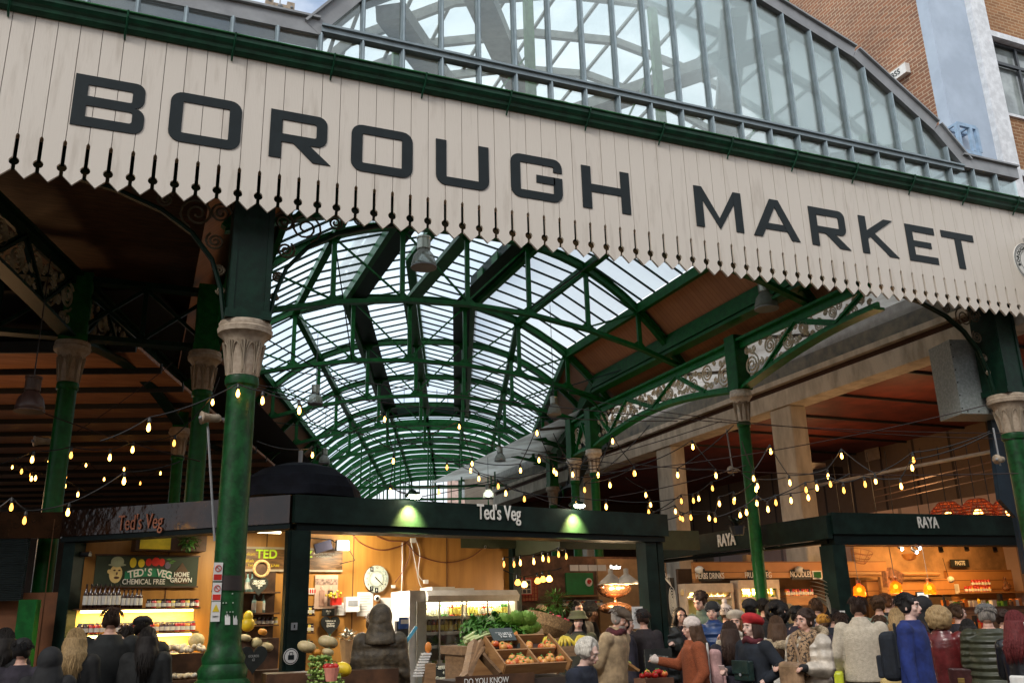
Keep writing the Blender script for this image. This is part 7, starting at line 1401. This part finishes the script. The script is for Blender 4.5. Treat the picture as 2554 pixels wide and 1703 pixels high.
    for e in (-1, 1):
        st = .03 if e > 0 else -.02; c.cap((e*.085, .01, .90), (e*.10, st, .50), .105, .078, 12); c.cap((e*.10, st, .50), (e*.105, st+.03, .12), .076, .062, 12)
    c.ball((0, .01, .92), (.165*bulk, .125*bulk, .12), 14, 8); remesh(c, 'trousers', legs, root, .016, 4)
    c = MB()
    for e in (-1, 1): st = .03 if e > 0 else -.02; c.cap((e*.105, st+.05, .055), (e*.125, st-.14, .045), .052, .042, 10)
    part(c, 'shoes', blackm, root)
    # coat or jumper
    c = MB(); f = puff
    prof = [(1.44, .105, .085), (1.40, .175*bulk, .105), (1.30, .185*bulk, .122), (1.18, .172*bulk, .122), (1.05, .172*bulk, .122), (.93, .182*bulk, .13)]
    z = .93
    while z > coat: z -= .09; t = (.93-z)/.5; prof.append((z, (.182+.03*t)*bulk, (.13+.025*t)))
    prof = [(1.505, .072, .068), (1.475, .085, .078)]+prof
    c.loft([(B(0, .012, z), rx_+f, ry_+f) for z, rx_, ry_ in prof], 22)
    if kind == 'puffer':
        z = 1.36
        while z > prof[-1][0]: c.ball(B(0, .012, z), (.182*bulk+f*1.25, .12+f*1.25, .05), 18, 8); z -= .085
    for e, S0, E0, W0 in A_: c.ball(S0, .075+f*.5, 12, 8)
    for e, S0, E0, W0 in A_:
        if kind == 'puffer':
            for a0_, b0_, n_, r1, r2 in ((S0, E0, 5, .075, .062), (E0, W0, 5, .06, .046)):
                for k in range(n_): q = a0_.lerp(b0_, k/n_); c.ball(q, (r1+(r2-r1)*k/n_)+f*.55, 10, 8); c.cap(q, a0_.lerp(b0_, (k+1)/n_), .05, .045, 8)
        else: c.cap(S0, E0, .072+f*.4, .058+f*.4, 12); c.cap(E0, W0, .056+f*.4, .042+f*.4, 12)
    if collar: c.tube([B(0, .015, 1.42), B(0, .012, 1.50), B(0, .01, 1.545)], [.10, .088, .085], 16)
    remesh(c, 'coat' if coat < .85 else 'jacket', top, root, .0125 if fine else .016, 5)
    if hood:
        c = MB(); c.ball(Hd(0, .02, 1.665), (.122, .135, .14), 20, 12, hrot); c.ball(Hd(0, .06, 1.66), (.11, .11, .12), 16, 10, hrot); c.tube([B(0, .03, 1.38), B(0, .035, 1.47), Hd(0, .035, 1.60)], [.185, .155, .118], 20)
        h_ = remesh(c, 'hood', top, root, .014, 4)
    # hair
    hmn, hs = hair if not hood else (hair[0], 'bald'); c = MB()
    if hs != 'bald':
        c.ball(Hd(0, .022, 1.690), (.083, .096, .094), 18, 12, hrot)
        for e in (-1, 1): c.ball(Hd(e*.055, .02, 1.66), (.036, .07, .07), 10, 8, hrot)
        if hs in ('short', 'crop'):
            for i in range(30 if hs == 'short' else 8): a = random.uniform(0, 2*PI); el = random.uniform(.2, 1.4); c.ball(Hd(.082*math.cos(a)*math.cos(el), .022+.094*math.sin(a)*math.cos(el), 1.695+.09*math.sin(el)), .015, 6, 5)
        if hs == 'mop':
            for i in range(60): a = random.uniform(0, 2*PI); el = random.uniform(-.1, 1.4); c.ball(Hd(.09*math.cos(a)*math.cos(el), .03+.10*math.sin(a)*math.cos(el), 1.695+.095*math.sin(el)), .02, 6, 5)
        if hs in ('curly', 'bigcurl'):
            rr_ = .125 if hs == 'curly' else .15
            for i in range(90): a = random.uniform(-.35, PI+.35); el = random.uniform(-.9, 1.4); c.ball(Hd(rr_*math.cos(a)*math.cos(el), .03+rr_*math.sin(a)*math.cos(el), 1.66+rr_*math.sin(el)), .036, 7, 6)
        if hs in ('long', 'wavy', 'bob'):
            zb_ = {'long': 1.26, 'wavy': 1.34, 'bob': 1.52}[hs]
            for i in range(16):
                a = -.45+(PI+.9)*i/15; x0, y0 = .082*math.cos(a), .02+.088*math.sin(a); k = 1.1 if hs != 'bob' else 1.05; wv = random.uniform(-.012, .012)
                zz_ = zb_+random.uniform(-.05, .03)+(.06 if math.sin(a) < .2 else 0); c.tube([Hd(x0, y0, 1.69), Hd(x0*1.12+wv, y0*1.1, 1.60), B(x0*k*1.1-wv, max(y0*k, -.06)+.02, 1.50) if zb_ < 1.5 else Hd(x0*1.15, y0*1.12, 1.55), B(x0*k*1.15+wv, max(y0, -.02)*k+.055, (1.42+zb_)/2) if zb_ < 1.5 else Hd(x0*1.1, y0*1.1, 1.53), B(x0*k, max(y0, -.02)*k+.06, zb_) if zb_ < 1.5 else Hd(x0*1.05, y0*1.05, 1.52)], [.03, .034, .034, .03, .014], 7)
        if hs == 'perm':
            for i in range(120): a = random.uniform(-.6, PI+.6); el = random.uniform(-.6, 1.45); c.ball(Hd(.105*math.cos(a)*math.cos(el), .018+.112*math.sin(a)*math.cos(el), 1.685+.108*math.sin(el)), .026, 7, 6)
        if hs == 'bun': c.ball(Hd(0, .12, 1.74), .045, 10, 8)
        hr_ = (hs, c)
        remesh(c, 'hair', hmn, root, .011, 2 if hs in ('curly', 'perm', 'bigcurl') else 3)
    if hs != 'bald' and hs not in ('perm', 'curly'):
        c = MB(); lw_ = {'long': 1.24, 'wavy': 1.33, 'bob': 1.50}.get(hs, 0)
        for i in range(300 if lw_ else 150):
            a = random.uniform(-.5, PI+.5); el = random.uniform(.1, 1.5); q0 = Hd(.093*math.cos(a)*math.cos(el), .022+.104*math.sin(a)*math.cos(el), 1.70+.10*math.sin(el)); w_ = random.uniform(-.015, .015)
            if lw_:
                zz_ = lw_+random.uniform(-.10, .06); k = random.uniform(1.0, 1.28); x0, y0 = .09*math.cos(a), .02+.095*math.sin(a)
                pts = [q0, Hd(x0*1.12+w_, y0*1.12, 1.64), Hd(x0*1.25-w_, y0*1.2, 1.57)]
                pts += [B(x0*k+w_, max(y0, -.03)*k+.055, 1.45), B(x0*k-w_, max(y0, -.02)*k+.075, (1.45+zz_)/2), B(x0*k*.95+w_, max(y0, -.02)*k+.07, zz_)] if lw_ < 1.45 else [Hd(x0*1.15+w_, y0*1.12, 1.545)]
                c.tube(pts, [.0038]*(len(pts)-1)+[.001], 4)
            else:
                d_ = V((math.cos(a), math.sin(a), -.4+random.uniform(-.5, .7))); c.tube([q0, q0+hrot @ (d_*.022), q0+hrot @ (d_*.03-Z*.02)], [.0045, .0035, .001], 4)
        part(c, 'loose_strands', hmn, root)
    if hs == 'beard' or (extra and 'beard' in extra):
        c = MB(); c.ball(Hd(0, -.055, 1.592), (.056, .052, .045), 12, 8, hrot); c.ball(Hd(0, -.075, 1.57), (.035, .035, .035), 10, 8, hrot); remesh(c, 'beard', hgrey, root, .011, 3)
    # face details
    if not (110 < abs((face+turn) % 360) < 250) or True:
        for e in (-1, 1):
            q = part(MB().ball(Hd(e*.033, -.0825, 1.660), (.0135, .008, .0075), 8, 6, hrot), 'eye', eyew, root); i_ = MB().ball(Hd(e*.033, -.0885, 1.660), (.0062, .004, .0066), 8, 6, hrot).build('iris', eyem, None, True); i_.parent = q
            part(MB().tube([Hd(e*.014, -.098, 1.686), Hd(e*.034, -.098, 1.692), Hd(e*.054, -.084, 1.683)], [.0045, .005, .003], 5), 'eyebrow', browm if hmn not in (hwhite, hgrey, hblond) else hgrey, root)
        part(MB().ball(Hd(0, -.0995, 1.597), (.021, .006, .0065), 10, 6, hrot), 'lips', lipm, root)
    # hats
    if hat:
        hk, hM = hat; c = MB()
        if hk == 'beanie': c.ball(Hd(0, .012, 1.715), (.099, .112, .098), 20, 12, hrot); c.tube([Hd(.0, .012, 1.695), Hd(0, .012, 1.735)], [.107, .106], 24)
        if hk == 'pom': c.ball(Hd(0, .012, 1.72), (.105, .118, .11), 20, 12, hrot); c.tube([Hd(.0, .012, 1.695), Hd(0, .012, 1.74)], [.112, .112], 24); c.ball(Hd(0, .02, 1.86), .045, 10, 8)
        if hk == 'beret': c.ball(Hd(.01, .03, 1.745), (.135, .14, .075), 22, 12, hrot @ Matrix.Rotation(R(-18), 3, 'X')); c.tube([Hd(0, .015, 1.70), Hd(0, .015, 1.73)], [.100, .104], 22)
        if hk == 'cap': c.ball(Hd(0, .0, 1.745), (.108, .13, .055), 20, 10, hrot @ Matrix.Rotation(R(8), 3, 'X')); c.tube([Hd(0, .01, 1.70), Hd(0, .01, 1.74)], [.099, .103], 22); c.ball(Hd(0, -.11, 1.705), (.075, .055, .012), 16, 8, hrot)
        if hk == 'bucket': c.tube([Hd(0, .01, 1.69), Hd(0, .01, 1.73), Hd(0, .01, 1.80), Hd(0, .01, 1.815)], [.165, .125, .105, .02], 24)
        if hk == 'furry': 
            for i in range(60): a = random.uniform(0, 2*PI); el = random.uniform(-.1, 1.5); c.ball(Hd(.11*math.cos(a)*math.cos(el), .012+.12*math.sin(a)*math.cos(el), 1.72+.10*math.sin(el)), .028, 7, 6)
            c.ball(Hd(0, .012, 1.74), (.11, .12, .1))
        remesh(c, 'hat', hM, root, .011 if hk != 'bucket' else .012, 2)
    if scarf:
        c = MB(); 
        for k in range(14): a = 2*PI*k/14; c.ball(B(.088*math.cos(a), .005+.085*math.sin(a), 1.485+.018*math.sin(3*a)), (.045, .045, .042), 8, 6)
        if scarf[1] == 'long':
            for e in (-1, 1): c.tube([B(e*.08, -.08, 1.48), B(e*.085, -.16, 1.36), B(e*.09, -.17, 1.20), B(e*.08, -.165, 1.05)], [.055, .06, .06, .045], 10); c.tube([B(e*.09, .02, 1.50), B(e*.12, -.04, 1.46), B(e*.1, -.12, 1.42)], [.06, .065, .06], 10)
        remesh(c, 'scarf', scarf[0], root, .013, 3)
    return root, A_, Hd, B, s
def world(root, v): return Matrix.Translation(root.location) @ Matrix.Rotation(root.rotation_euler.z, 4, 'Z') @ Matrix.Scale(root.scale.x, 4) @ v
olive = cloth('olive', (.045, .040, .025), 'puffer'); navy = cloth('navy', (.010, .014, .028)); blk = cloth('black', (.012, .012, .013)); camel = cloth('camel', (.42, .30, .17)); 
crm = cloth('cream', (.60, .52, .42), 'puffer'); oat = cloth('oatmeal', (.50, .43, .33), 'fleece'); rust = cloth('rust', (.26, .065, .022), 'fleece'); 
P_ = {}
P_['hood'] = person('person seen from behind in a big dark olive padded jacket with the hood up', 950, 1503, 8.3, 180, mat('olive_padded', (.065, .047, .025), .65, var=.3, scale=14, wave=(1.9, 'Z', .5, 2.5), bump=.9, bscale=14), 'puffer', arms=('down', 'down'), puff=.035, bulk=1.0, coat=.72, hood=True, fine=True)
P_['lady'] = person('short white haired woman in a dark navy coat looking down to the right', 1425, 1583, 6.6, 65, navy, 'wool', (hwhite, 'perm'), None, ('front', 'front'), skinp, puff=.03, lean=14, nod=22, fine=True, coat=.6, hgt=1.60)
P_['coat'] = person('bearded man in a long beige coat and brown flat cap looking down', 1520, 1508, 8.9, 62, camel, 'wool', (hgrey, 'crop'), ('cap', cloth('tweed_brown', (.075, .05, .03))), ('back', 'back'), skin, puff=.03, bulk=1.1, lean=8, nod=24, coat=.45, extra=('beard',), fine=True, collar=True, scarf=(cloth('maroon', (.08, .012, .016)), 'short'))
P_['hatf'] = person('woman facing the camera with a wide black hat behind the beige coat', 1440, 1522, 10.6, 8, blk, 'wool', (hblack, 'long'), ('bucket', blk), sk=skinp)
P_['tall'] = person('man with short dark hair and black coat gazing right behind the hatted woman', 1438, 1494, 11.6, 35, blk, 'wool', (hblack, 'short'), hgt=1.9)
P_['bald'] = person('balding man in profile with grey puffer gilet near the tartan wall', 1350, 1500, 12.6, 85, cloth('grey', (.12, .11, .11), 'puffer'), 'puffer', (hgrey, 'bald'), arms=('fold', 'fold'), sk=skinp, hgt=1.78)
P_['curl'] = person('dark skinned person with curly hair and cream sleeve beside the radish basket', 1371, 1521, 12.0, 10, cloth('cream_wool', (.55, .50, .42)), 'wool', (hblack, 'curly'), arms=('up', 'up'), sk=skind)
person('long dark haired person seen from behind near the fridge', 1306, 1508, 12.4, 180, cloth('brown_wool', (.06, .035, .02)), 'wool', (hdk, 'long'))
person('person in a black fur hat in profile between the shelves and flat cap', 1472, 1503, 12.4, 80, blk, 'wool', (hblack, 'short'), ('furry', blk), sk=skind)
P_['puff'] = person('long dark haired woman in a dark puffer facing the camera by the right stall post', 1645, 1510, 11.2, 12, cloth('charcoal', (.022, .024, .022), 'puffer'), 'puffer', (hblack, 'long'), arms=('pocket', 'chest'), sk=skinp, puff=.04)
person('blond person half hidden behind the staff notice', 1618, 1522, 12.4, 40, cloth('pale_teal', (.20, .28, .26)), 'wool', (hblond, 'wavy'))
P_['knit'] = person('woman in a cream knitted hat and rust brown fleece coat facing left', 1722, 1536, 8.8, -75, rust, 'fleece', (hbrown, 'long'), ('beanie', cloth('cream_knit', (.62, .52, .46), 'fleece')), ('out', 'pocket'), skin, puff=.035, bulk=1.05, coat=.5, fine=True)
P_['blue'] = person('older man in a black beanie and blue puffer facing the camera', 1775, 1498, 10.6, -12, cloth('royal_blue', (.014, .045, .15), 'puffer'), 'puffer', (hgrey, 'crop'), ('beanie', blk), ('down', 'down'), skin, puff=.05, bulk=1.1, collar=True)
person('dark haired young man looking down behind the black beanie', 1748, 1471, 11.6, -35, cloth('sage', (.10, .14, .10)), 'wool', (hdk, 'mop'), nod=20, sk=skin, collar=True)
person('person in a cream bobble hat seen from behind', 1808, 1508, 12.0, 170, cloth('brown_wool2', (.07, .04, .03)), 'wool', (hbrown, 'short'), ('pom', MATS['fleece_cream_knit']))
P_['beigeb'] = person('worried looking woman in a beige beret and cream coat holding a paper bag', 1832, 1523, 10.0, -8, cloth('cream_coat', (.50, .44, .34), 'fleece'), 'fleece', (haub, 'long'), ('beret', cloth('beige_felt', (.42, .35, .27))), ('up', 'front'), skin, scarf=(cloth('cream_scarf', (.52, .47, .39)), 'short'), fine=True)
P_['red'] = person('woman in a bright red beret, burgundy scarf and navy coat looking left', 1870, 1531, 8.6, -48, cloth('deep_navy', (.008, .012, .020)), 'wool', (hdk, 'bob'), ('beret', cloth('red_felt', (.42, .012, .016))), ('front', 'hip'), skinp, scarf=(cloth('burgundy', (.11, .01, .018)), 'short'), puff=.03, bulk=1.08, coat=.5, fine=True)
person('person in a black fur hat from behind, left one of the dark hats', 1870, 1497, 12.2, 175, blk, 'wool', (hblack, 'short'), ('furry', blk)); person('tall person in a black woolly hat behind the red beret', 1902, 1491, 12.8, 180, cloth('black2', (.014, .012, .012)), 'wool', (hblack, 'mop'), ('beanie', blk))
person('person with a big black bushy hat right of the red beret', 1936, 1500, 11.4, 178, cloth('black3', (.013, .013, .014)), 'wool', (hblack, 'bigcurl'), ('furry', blk))
P_['fur'] = person('long haired woman from behind in a pale knit jacket with fluffy fur hood', 1935, 1532, 9.8, 165, cloth('pale_knit', (.50, .47, .42), 'fleece'), 'fleece', (hbrown, 'long'))
person('blond woman in profile looking left behind the leopard scarf', 1962, 1503, 12.2, -70, cloth('dark_green_wool', (.02, .035, .025)), 'wool', (hblond, 'wavy'), sk=skinp)
P_['leo'] = person('dark haired woman in a cream puffer with a big leopard print scarf', 2003, 1514, 8.5, -42, crm, 'puffer', (hdk, 'mop'), None, ('front', 'front'), skin, scarf=(leop, 'long'), puff=.045, bulk=1.08, coat=.7, fine=True)
person('person with a short brown crop and grey scarf seen from behind', 2035, 1489, 12.0, 178, cloth('navy2', (.012, .018, .035)), 'wool', (hbrown, 'short'), scarf=(cloth('grey_scarf', (.30, .32, .34)), 'short'))
person('person in an orange knitted hat behind the cream puffer', 2049, 1530, 11.2, -100, blk, 'wool', (hbrown, 'short'), ('beanie', cloth('mustard_knit', (.48, .22, .03), 'fleece')))
person('person in a dark navy coat beside the white dispenser', 2076, 1516, 11.6, 175, cloth('navy3', (.010, .014, .025)), 'wool', (hblack, 'short'))
P_['fleece'] = person('dark haired man seen from behind in a beige fleece jacket', 2136, 1485, 9.6, 178, oat, 'fleece', (hdk, 'short'), None, ('pocket', 'pocket'), puff=.035, bulk=1.12, coat=.86, fine=True, collar=True)
person('brown haired person in a green checked jacket from behind under the middle amber lamp', 2187, 1483, 12.0, 178, cloth('green_check', (.16, .20, .15)), 'wool', (hbrown, 'mop')); person('auburn haired man in profile behind the amber lamps', 2210, 1477, 12.8, 120, blk, 'wool', (haub, 'short'))
person('person in a mustard yellow woolly coat behind the beige fleece', 2192, 1532, 10.6, 178, cloth('mustard', (.55, .32, .02), 'fleece'), 'fleece', (hbrown, 'short'), puff=.04); person('grey blond haired person behind the blue jumper', 2233, 1513, 10.8, 170, cloth('grey_brown', (.12, .09, .07)), 'wool', (hblond, 'long'))
P_['jump'] = person('young man with dark mop hair in a royal blue jumper facing right', 2262, 1475, 8.6, 72, cloth('royal_jumper', (.012, .028, .16)), 'wool', (hblack, 'mop'), None, ('down', 'down'), skinp, puff=.028, coat=.9, fine=True)
P_['black'] = person('hooded person all in black beyond the blue jumper', 2298, 1483, 11.0, 178, cloth('black4', (.008, .008, .009)), 'wool', (hblack, 'short'), hood=True, coat=.3)
P_['camel'] = person('person with long dark hair in a camel coat bending beside the blue jumper', 2292, 1545, 9.6, 170, cloth('tan_coat', (.40, .24, .12)), 'wool', (hdk, 'long'), None, ('front', 'pocket'), puff=.03, hgt=1.62)
P_['bur'] = person('woman with wavy blond hair in a burgundy leather coat from behind', 2338, 1509, 9.4, 168, cloth('burgundy_leather', (.13, .018, .018), 'leather'), 'leather', (hblond, 'curly'), None, ('pocket', 'down'), skinp, coat=.45, puff=.02, fine=True)
P_['green'] = person('man in a dark green ribbed puffer jacket seen from behind at the counter', 2455, 1503, 9.2, 178, mat('green_ribbed_puffer', (.040, .042, .020), .45, var=.2, scale=9, wave=(4.2, 'Z', .6, .8)), 'puffer', (hgrey, 'crop'), ('cap', cloth('grey_tweed', (.10, .095, .09))), ('front', 'front'), skin, puff=.06, bulk=1.12, coat=.88, fine=True, legs=cloth('denim', (.03, .07, .14)))
P_['redh'] = person('woman with wine red wavy hair and black leather jacket at the right edge', 2530, 1518, 8.2, 150, cloth('black_leather', (.012, .012, .014), 'leather'), 'leather', (hred, 'wavy'), None, ('fold', 'front'), skinp, puff=.02, fine=True)
# left side, mostly dark shapes
person('dark figure with long hair at the far left edge', 18, 1562, 8.6, 150, cloth('black5', (.010, .011, .012)), 'wool', (hblack, 'long'), puff=.04, bulk=1.1); P_['sil'] = person('tall man with short hair standing dark against the glowing shelves', 281, 1512, 9.2, 180, cloth('black6', (.010, .012, .012)), 'wool', (hdk, 'crop'), puff=.04, bulk=1.2)
person('woman with long blond hair dimly lit in front of the shelves', 193, 1562, 8.8, 172, cloth('black7', (.012, .012, .012)), 'wool', (hblond, 'long'), puff=.04); person('man in a flat topped dark cap before the glowing shelves', 357, 1534, 9.4, 180, cloth('black8', (.012, .012, .012)), 'wool', (hblack, 'crop'), ('cap', blk), puff=.05, bulk=1.15)
person('dark haired person close to the man in the dark cap', 372, 1560, 8.9, 175, cloth('black9', (.011, .012, .012)), 'wool', (hblack, 'long'), puff=.05); person('crouched dark figure in a hooded coat between the shelves and left edge', 130, 1610, 7.6, 170, cloth('black10', (.010, .010, .011)), 'wool', (hblack, 'short'), hood=True, puff=.04)
person('stallholder in a cream woollen hat bending behind the hooded person', 905, 1524, 11.4, 60, cloth('oat_jumper', (.40, .37, .32)), 'wool', (hbrown, 'short'), ('beanie', MATS['fleece_cream_knit']), ('front', 'front'), skin, nod=22, lean=12)

for px, pt_, D_, fc, hr_, ht_, lb in ((1560, 1530, 10.4, 100, (hblack, 'short'), None, 'dark coated person half hidden behind the beige coat'), (1603, 1517, 10.8, 160, (hdk, 'short'), ('beanie', blk), 'person in a black beanie squeezed beside the right stall post'), (1695, 1512, 11.6, 20, (hblack, 'long'), None, 'dark clothed woman behind the cream knitted hat'), (1818, 1545, 9.0, 178, (hdk, 'long'), None, 'dark haired person low between the blue puffer and red beret'), (1985, 1508, 10.8, 175, (hblack, 'mop'), None, 'dark curly haired person behind the leopard scarf'), (2095, 1525, 10.2, 178, (hdk, 'short'), None, 'dark coated person left of the beige fleece'), (2385, 1502, 11.2, 120, (hbrown, 'short'), None, 'brown haired person at the counter beyond the burgundy coat'), (2410, 1540, 10.4, 185, (hblack, 'long'), None, 'dark haired person standing left of the dark green puffer'), (2496, 1516, 11.0, 178, (hdk, 'mop'), None, 'dark coated person between the green puffer and red haired woman'), (60, 1590, 8.4, 165, (hblack, 'short'), ('beanie', blk), 'dark figure in a woolly hat at the lower left'), (318, 1560, 9.6, 182, (hblack, 'short'), None, 'dark figure between the two men before the glowing shelves')):
    person(lb, px, pt_, D_, fc, cloth('dusk%d' % px, (.014+.01*random.random(), .014, .016+.012*random.random())), 'wool', hr_, ht_, puff=.03, bulk=random.uniform(.98, 1.12), coat=random.choice((.5, .7, .8)))
# things people carry
def carried(name, label, cat, key, v): r = P_[key][0]; p = world(r, V(v)); t = thing(name, label, cat, p, r.rotation_euler.z); t.scale = r.scale; return t, r
def cbox(t, size, M, name, off=(0, 0, 0), bev=.02, rot=(0, 0, 0)):
    o = MB().box((0, 0, 0), size).build(name, M); o.parent = t; o.location = off; o.rotation_euler = rot; m_ = o.modifiers.new('b', 'BEVEL'); m_.width = bev; m_.segments = 3; return o
t, r = carried('pink_backpack', 'pale pink backpack on the rust brown coat', 'backpack', 'knit', (0, .24, 1.16)); cbox(t, (.30, .15, .46), cloth('pale_pink', (.58, .34, .32)), 'bag_body', bev=.05); cbox(t, (.22, .05, .18), MATS['cloth_pale_pink'], 'front_pocket', (0, .09, -.10)); cbox(t, (.03, .03, .5), paper, 'strap', (-.10, -.09, .06)); cbox(t, (.03, .03, .5), paper, 'strap', (.10, -.09, .06))
t, r = carried('dark_backpack', 'dark navy backpack worn over the blue jumper', 'backpack', 'jump', (0, .23, 1.16)); cbox(t, (.30, .19, .48), cloth('midnight', (.010, .014, .022)), 'bag_body', bev=.07); cbox(t, (.24, .06, .22), MATS['cloth_midnight'], 'front_pocket', (0, .11, -.1)); [cbox(t, (.035, .03, .44), MATS['cloth_midnight'], 'strap', (e*.11, -.09, .1)) for e in (-1, 1)]
t, r = carried('chest_bag', 'dark green leather flap bag worn on the chest below the burgundy scarf', 'bag', 'red', (.05, -.22, 1.16)); cbox(t, (.27, .08, .22), cloth('bottle_green', (.012, .035, .032), 'leather'), 'bag_body', bev=.015); cbox(t, (.28, .015, .15), MATS['leather_bottle_green'], 'flap', (0, -.05, .04)); cbox(t, (.03, .01, .03), flash, 'clasp', (0, -.06, -.04), .004)
e, S0, E0, W0 = P_['red'][1][0]; q = world(P_['red'][0], W0+(W0-E0).normalized()*.09); t = thing('mobile_phone', 'pale pink phone held in the hand of the red beret woman', 'phone', q, P_['red'][0].rotation_euler.z); cbox(t, (.075, .012, .13), mat('pink_phone', (.62, .45, .42), .3), 'case', bev=.006, rot=(.5, 0, .3))
t, r = carried('brown_shoulder_bag', 'crumpled shiny light brown bag held against the cream puffer', 'bag', 'leo', (0, -.30, 1.02)); cbox(t, (.30, .12, .40), cloth('light_brown', (.34, .21, .12), 'leather'), 'bag_body', bev=.05); cbox(t, (.03, .02, .34), MATS['leather_light_brown'], 'strap', (.05, .06, .32), .008, (0, -.3, 0))
t, r = carried('paper_food_bag', 'open brown paper bag held up by the beige beret woman', 'paper bag', 'beigeb', (-.04, -.30, 1.22)); cbox(t, (.16, .10, .22), MATS['kraft_paper'], 'bag_body', bev=.01, rot=(.2, .3, 0))
t, r = carried('white_tote', 'white cotton tote bag with a colourful beach picture at the right edge', 'tote bag', 'redh', (-.13, .20, .92)); cbox(t, (.38, .06, .44), mat('white_cotton', (.72, .70, .66), .9), 'bag_body', bev=.02); cbox(t, (.025, .02, .55), MATS['white_cotton'], 'handle', (-.10, 0, .46), .006, (0, .12, 0)); cbox(t, (.24, .004, .28), mat('beach_print', (.30, .45, .72), .8, c2=(.60, .25, .16), scale=9, thr=(.42, .6)), 'printed_picture', (0, .033, -.02), .001); cbox(t, (.24, .004, .10), mat('sand_print', (.62, .52, .38), .8, c2=(.15, .22, .22), scale=14), 'printed_sand', (0, .0365, -.11), .001)
t, r = carried('yellow_carrier', 'lime yellow carrier bag low beside the cream puffer', 'carrier bag', 'fleece', (.30, .05, .75)); cbox(t, (.10, .24, .42), mat('lime_plastic', (.62, .68, .04), .35), 'bag_body', bev=.03)
t, r = carried('hessian_sack_bag', 'pale yellow canvas bag below the beige fleece', 'bag', 'fleece', (-.28, .10, .70)); cbox(t, (.26, .2, .42), mat('canvas_yellow', (.58, .42, .16), .8, var=.2), 'bag_body', bev=.06, rot=(0, .15, 0)); cbox(t, (.1, .08, .14), orange, 'fruit_top', (0, 0, .22))
t, r = carried('burgundy_handbag', 'dark brown handbag with a gold plate hanging on the burgundy coat', 'handbag', 'bur', (-.18, .20, .98)); cbox(t, (.26, .10, .22), cloth('bag_brown', (.06, .02, .018), 'leather'), 'bag_body', bev=.02); cbox(t, (.07, .01, .05), mat('gold_plate', (.6, .4, .12), .3, .8), 'plate', (0, .055, -.02), .003)
# cream mitten on the outstretched hand, gloves
e, S0, E0, W0 = P_['knit'][1][0]; r = P_['knit'][0]; c = MB(); d = (W0-E0).normalized(); c.cap(W0-d*.02, W0+d*.09, .045, .048, 12); c.ball(W0+d*.06+V((0, 0, .045)), (.02, .03, .03)); remesh(c, 'mitten', MATS['fleece_cream_knit'], r, .01, 2)
for i in (0, 1): e, S0, E0, W0 = P_['leo'][1][i]; d = (W0-E0).normalized(); c = MB(); c.cap(W0-d*.06, W0+d*.06, .046, .042, 12); remesh(c, 'fingerless_glove', blk, P_['leo'][0], .01, 2)
c = MB(); Hd = P_['fur'][2]; B_ = P_['fur'][3]
for k in range(30): a = PI*k/29; c.ball(B_(.19*math.cos(a), .08+.10*math.sin(a), 1.40+random.uniform(-.03, .03)), .05, 7, 6)
remesh(c, 'fur_trim', mat('tan_fur', (.50, .38, .24), .95, var=.3, scale=60, bump=1, bscale=90), P_['fur'][0], .014, 1)
c = MB(); B_ = P_['leo'][3]
for k in range(40): a = 2*PI*k/40; c.ball(B_(.185*math.cos(a), .05+.15*math.sin(a), 1.47+.07*math.sin(a)+random.uniform(-.015, .015)), .045, 7, 6)
remesh(c, 'fur_trim', MATS['tan_fur'], P_['leo'][0], .014, 1)
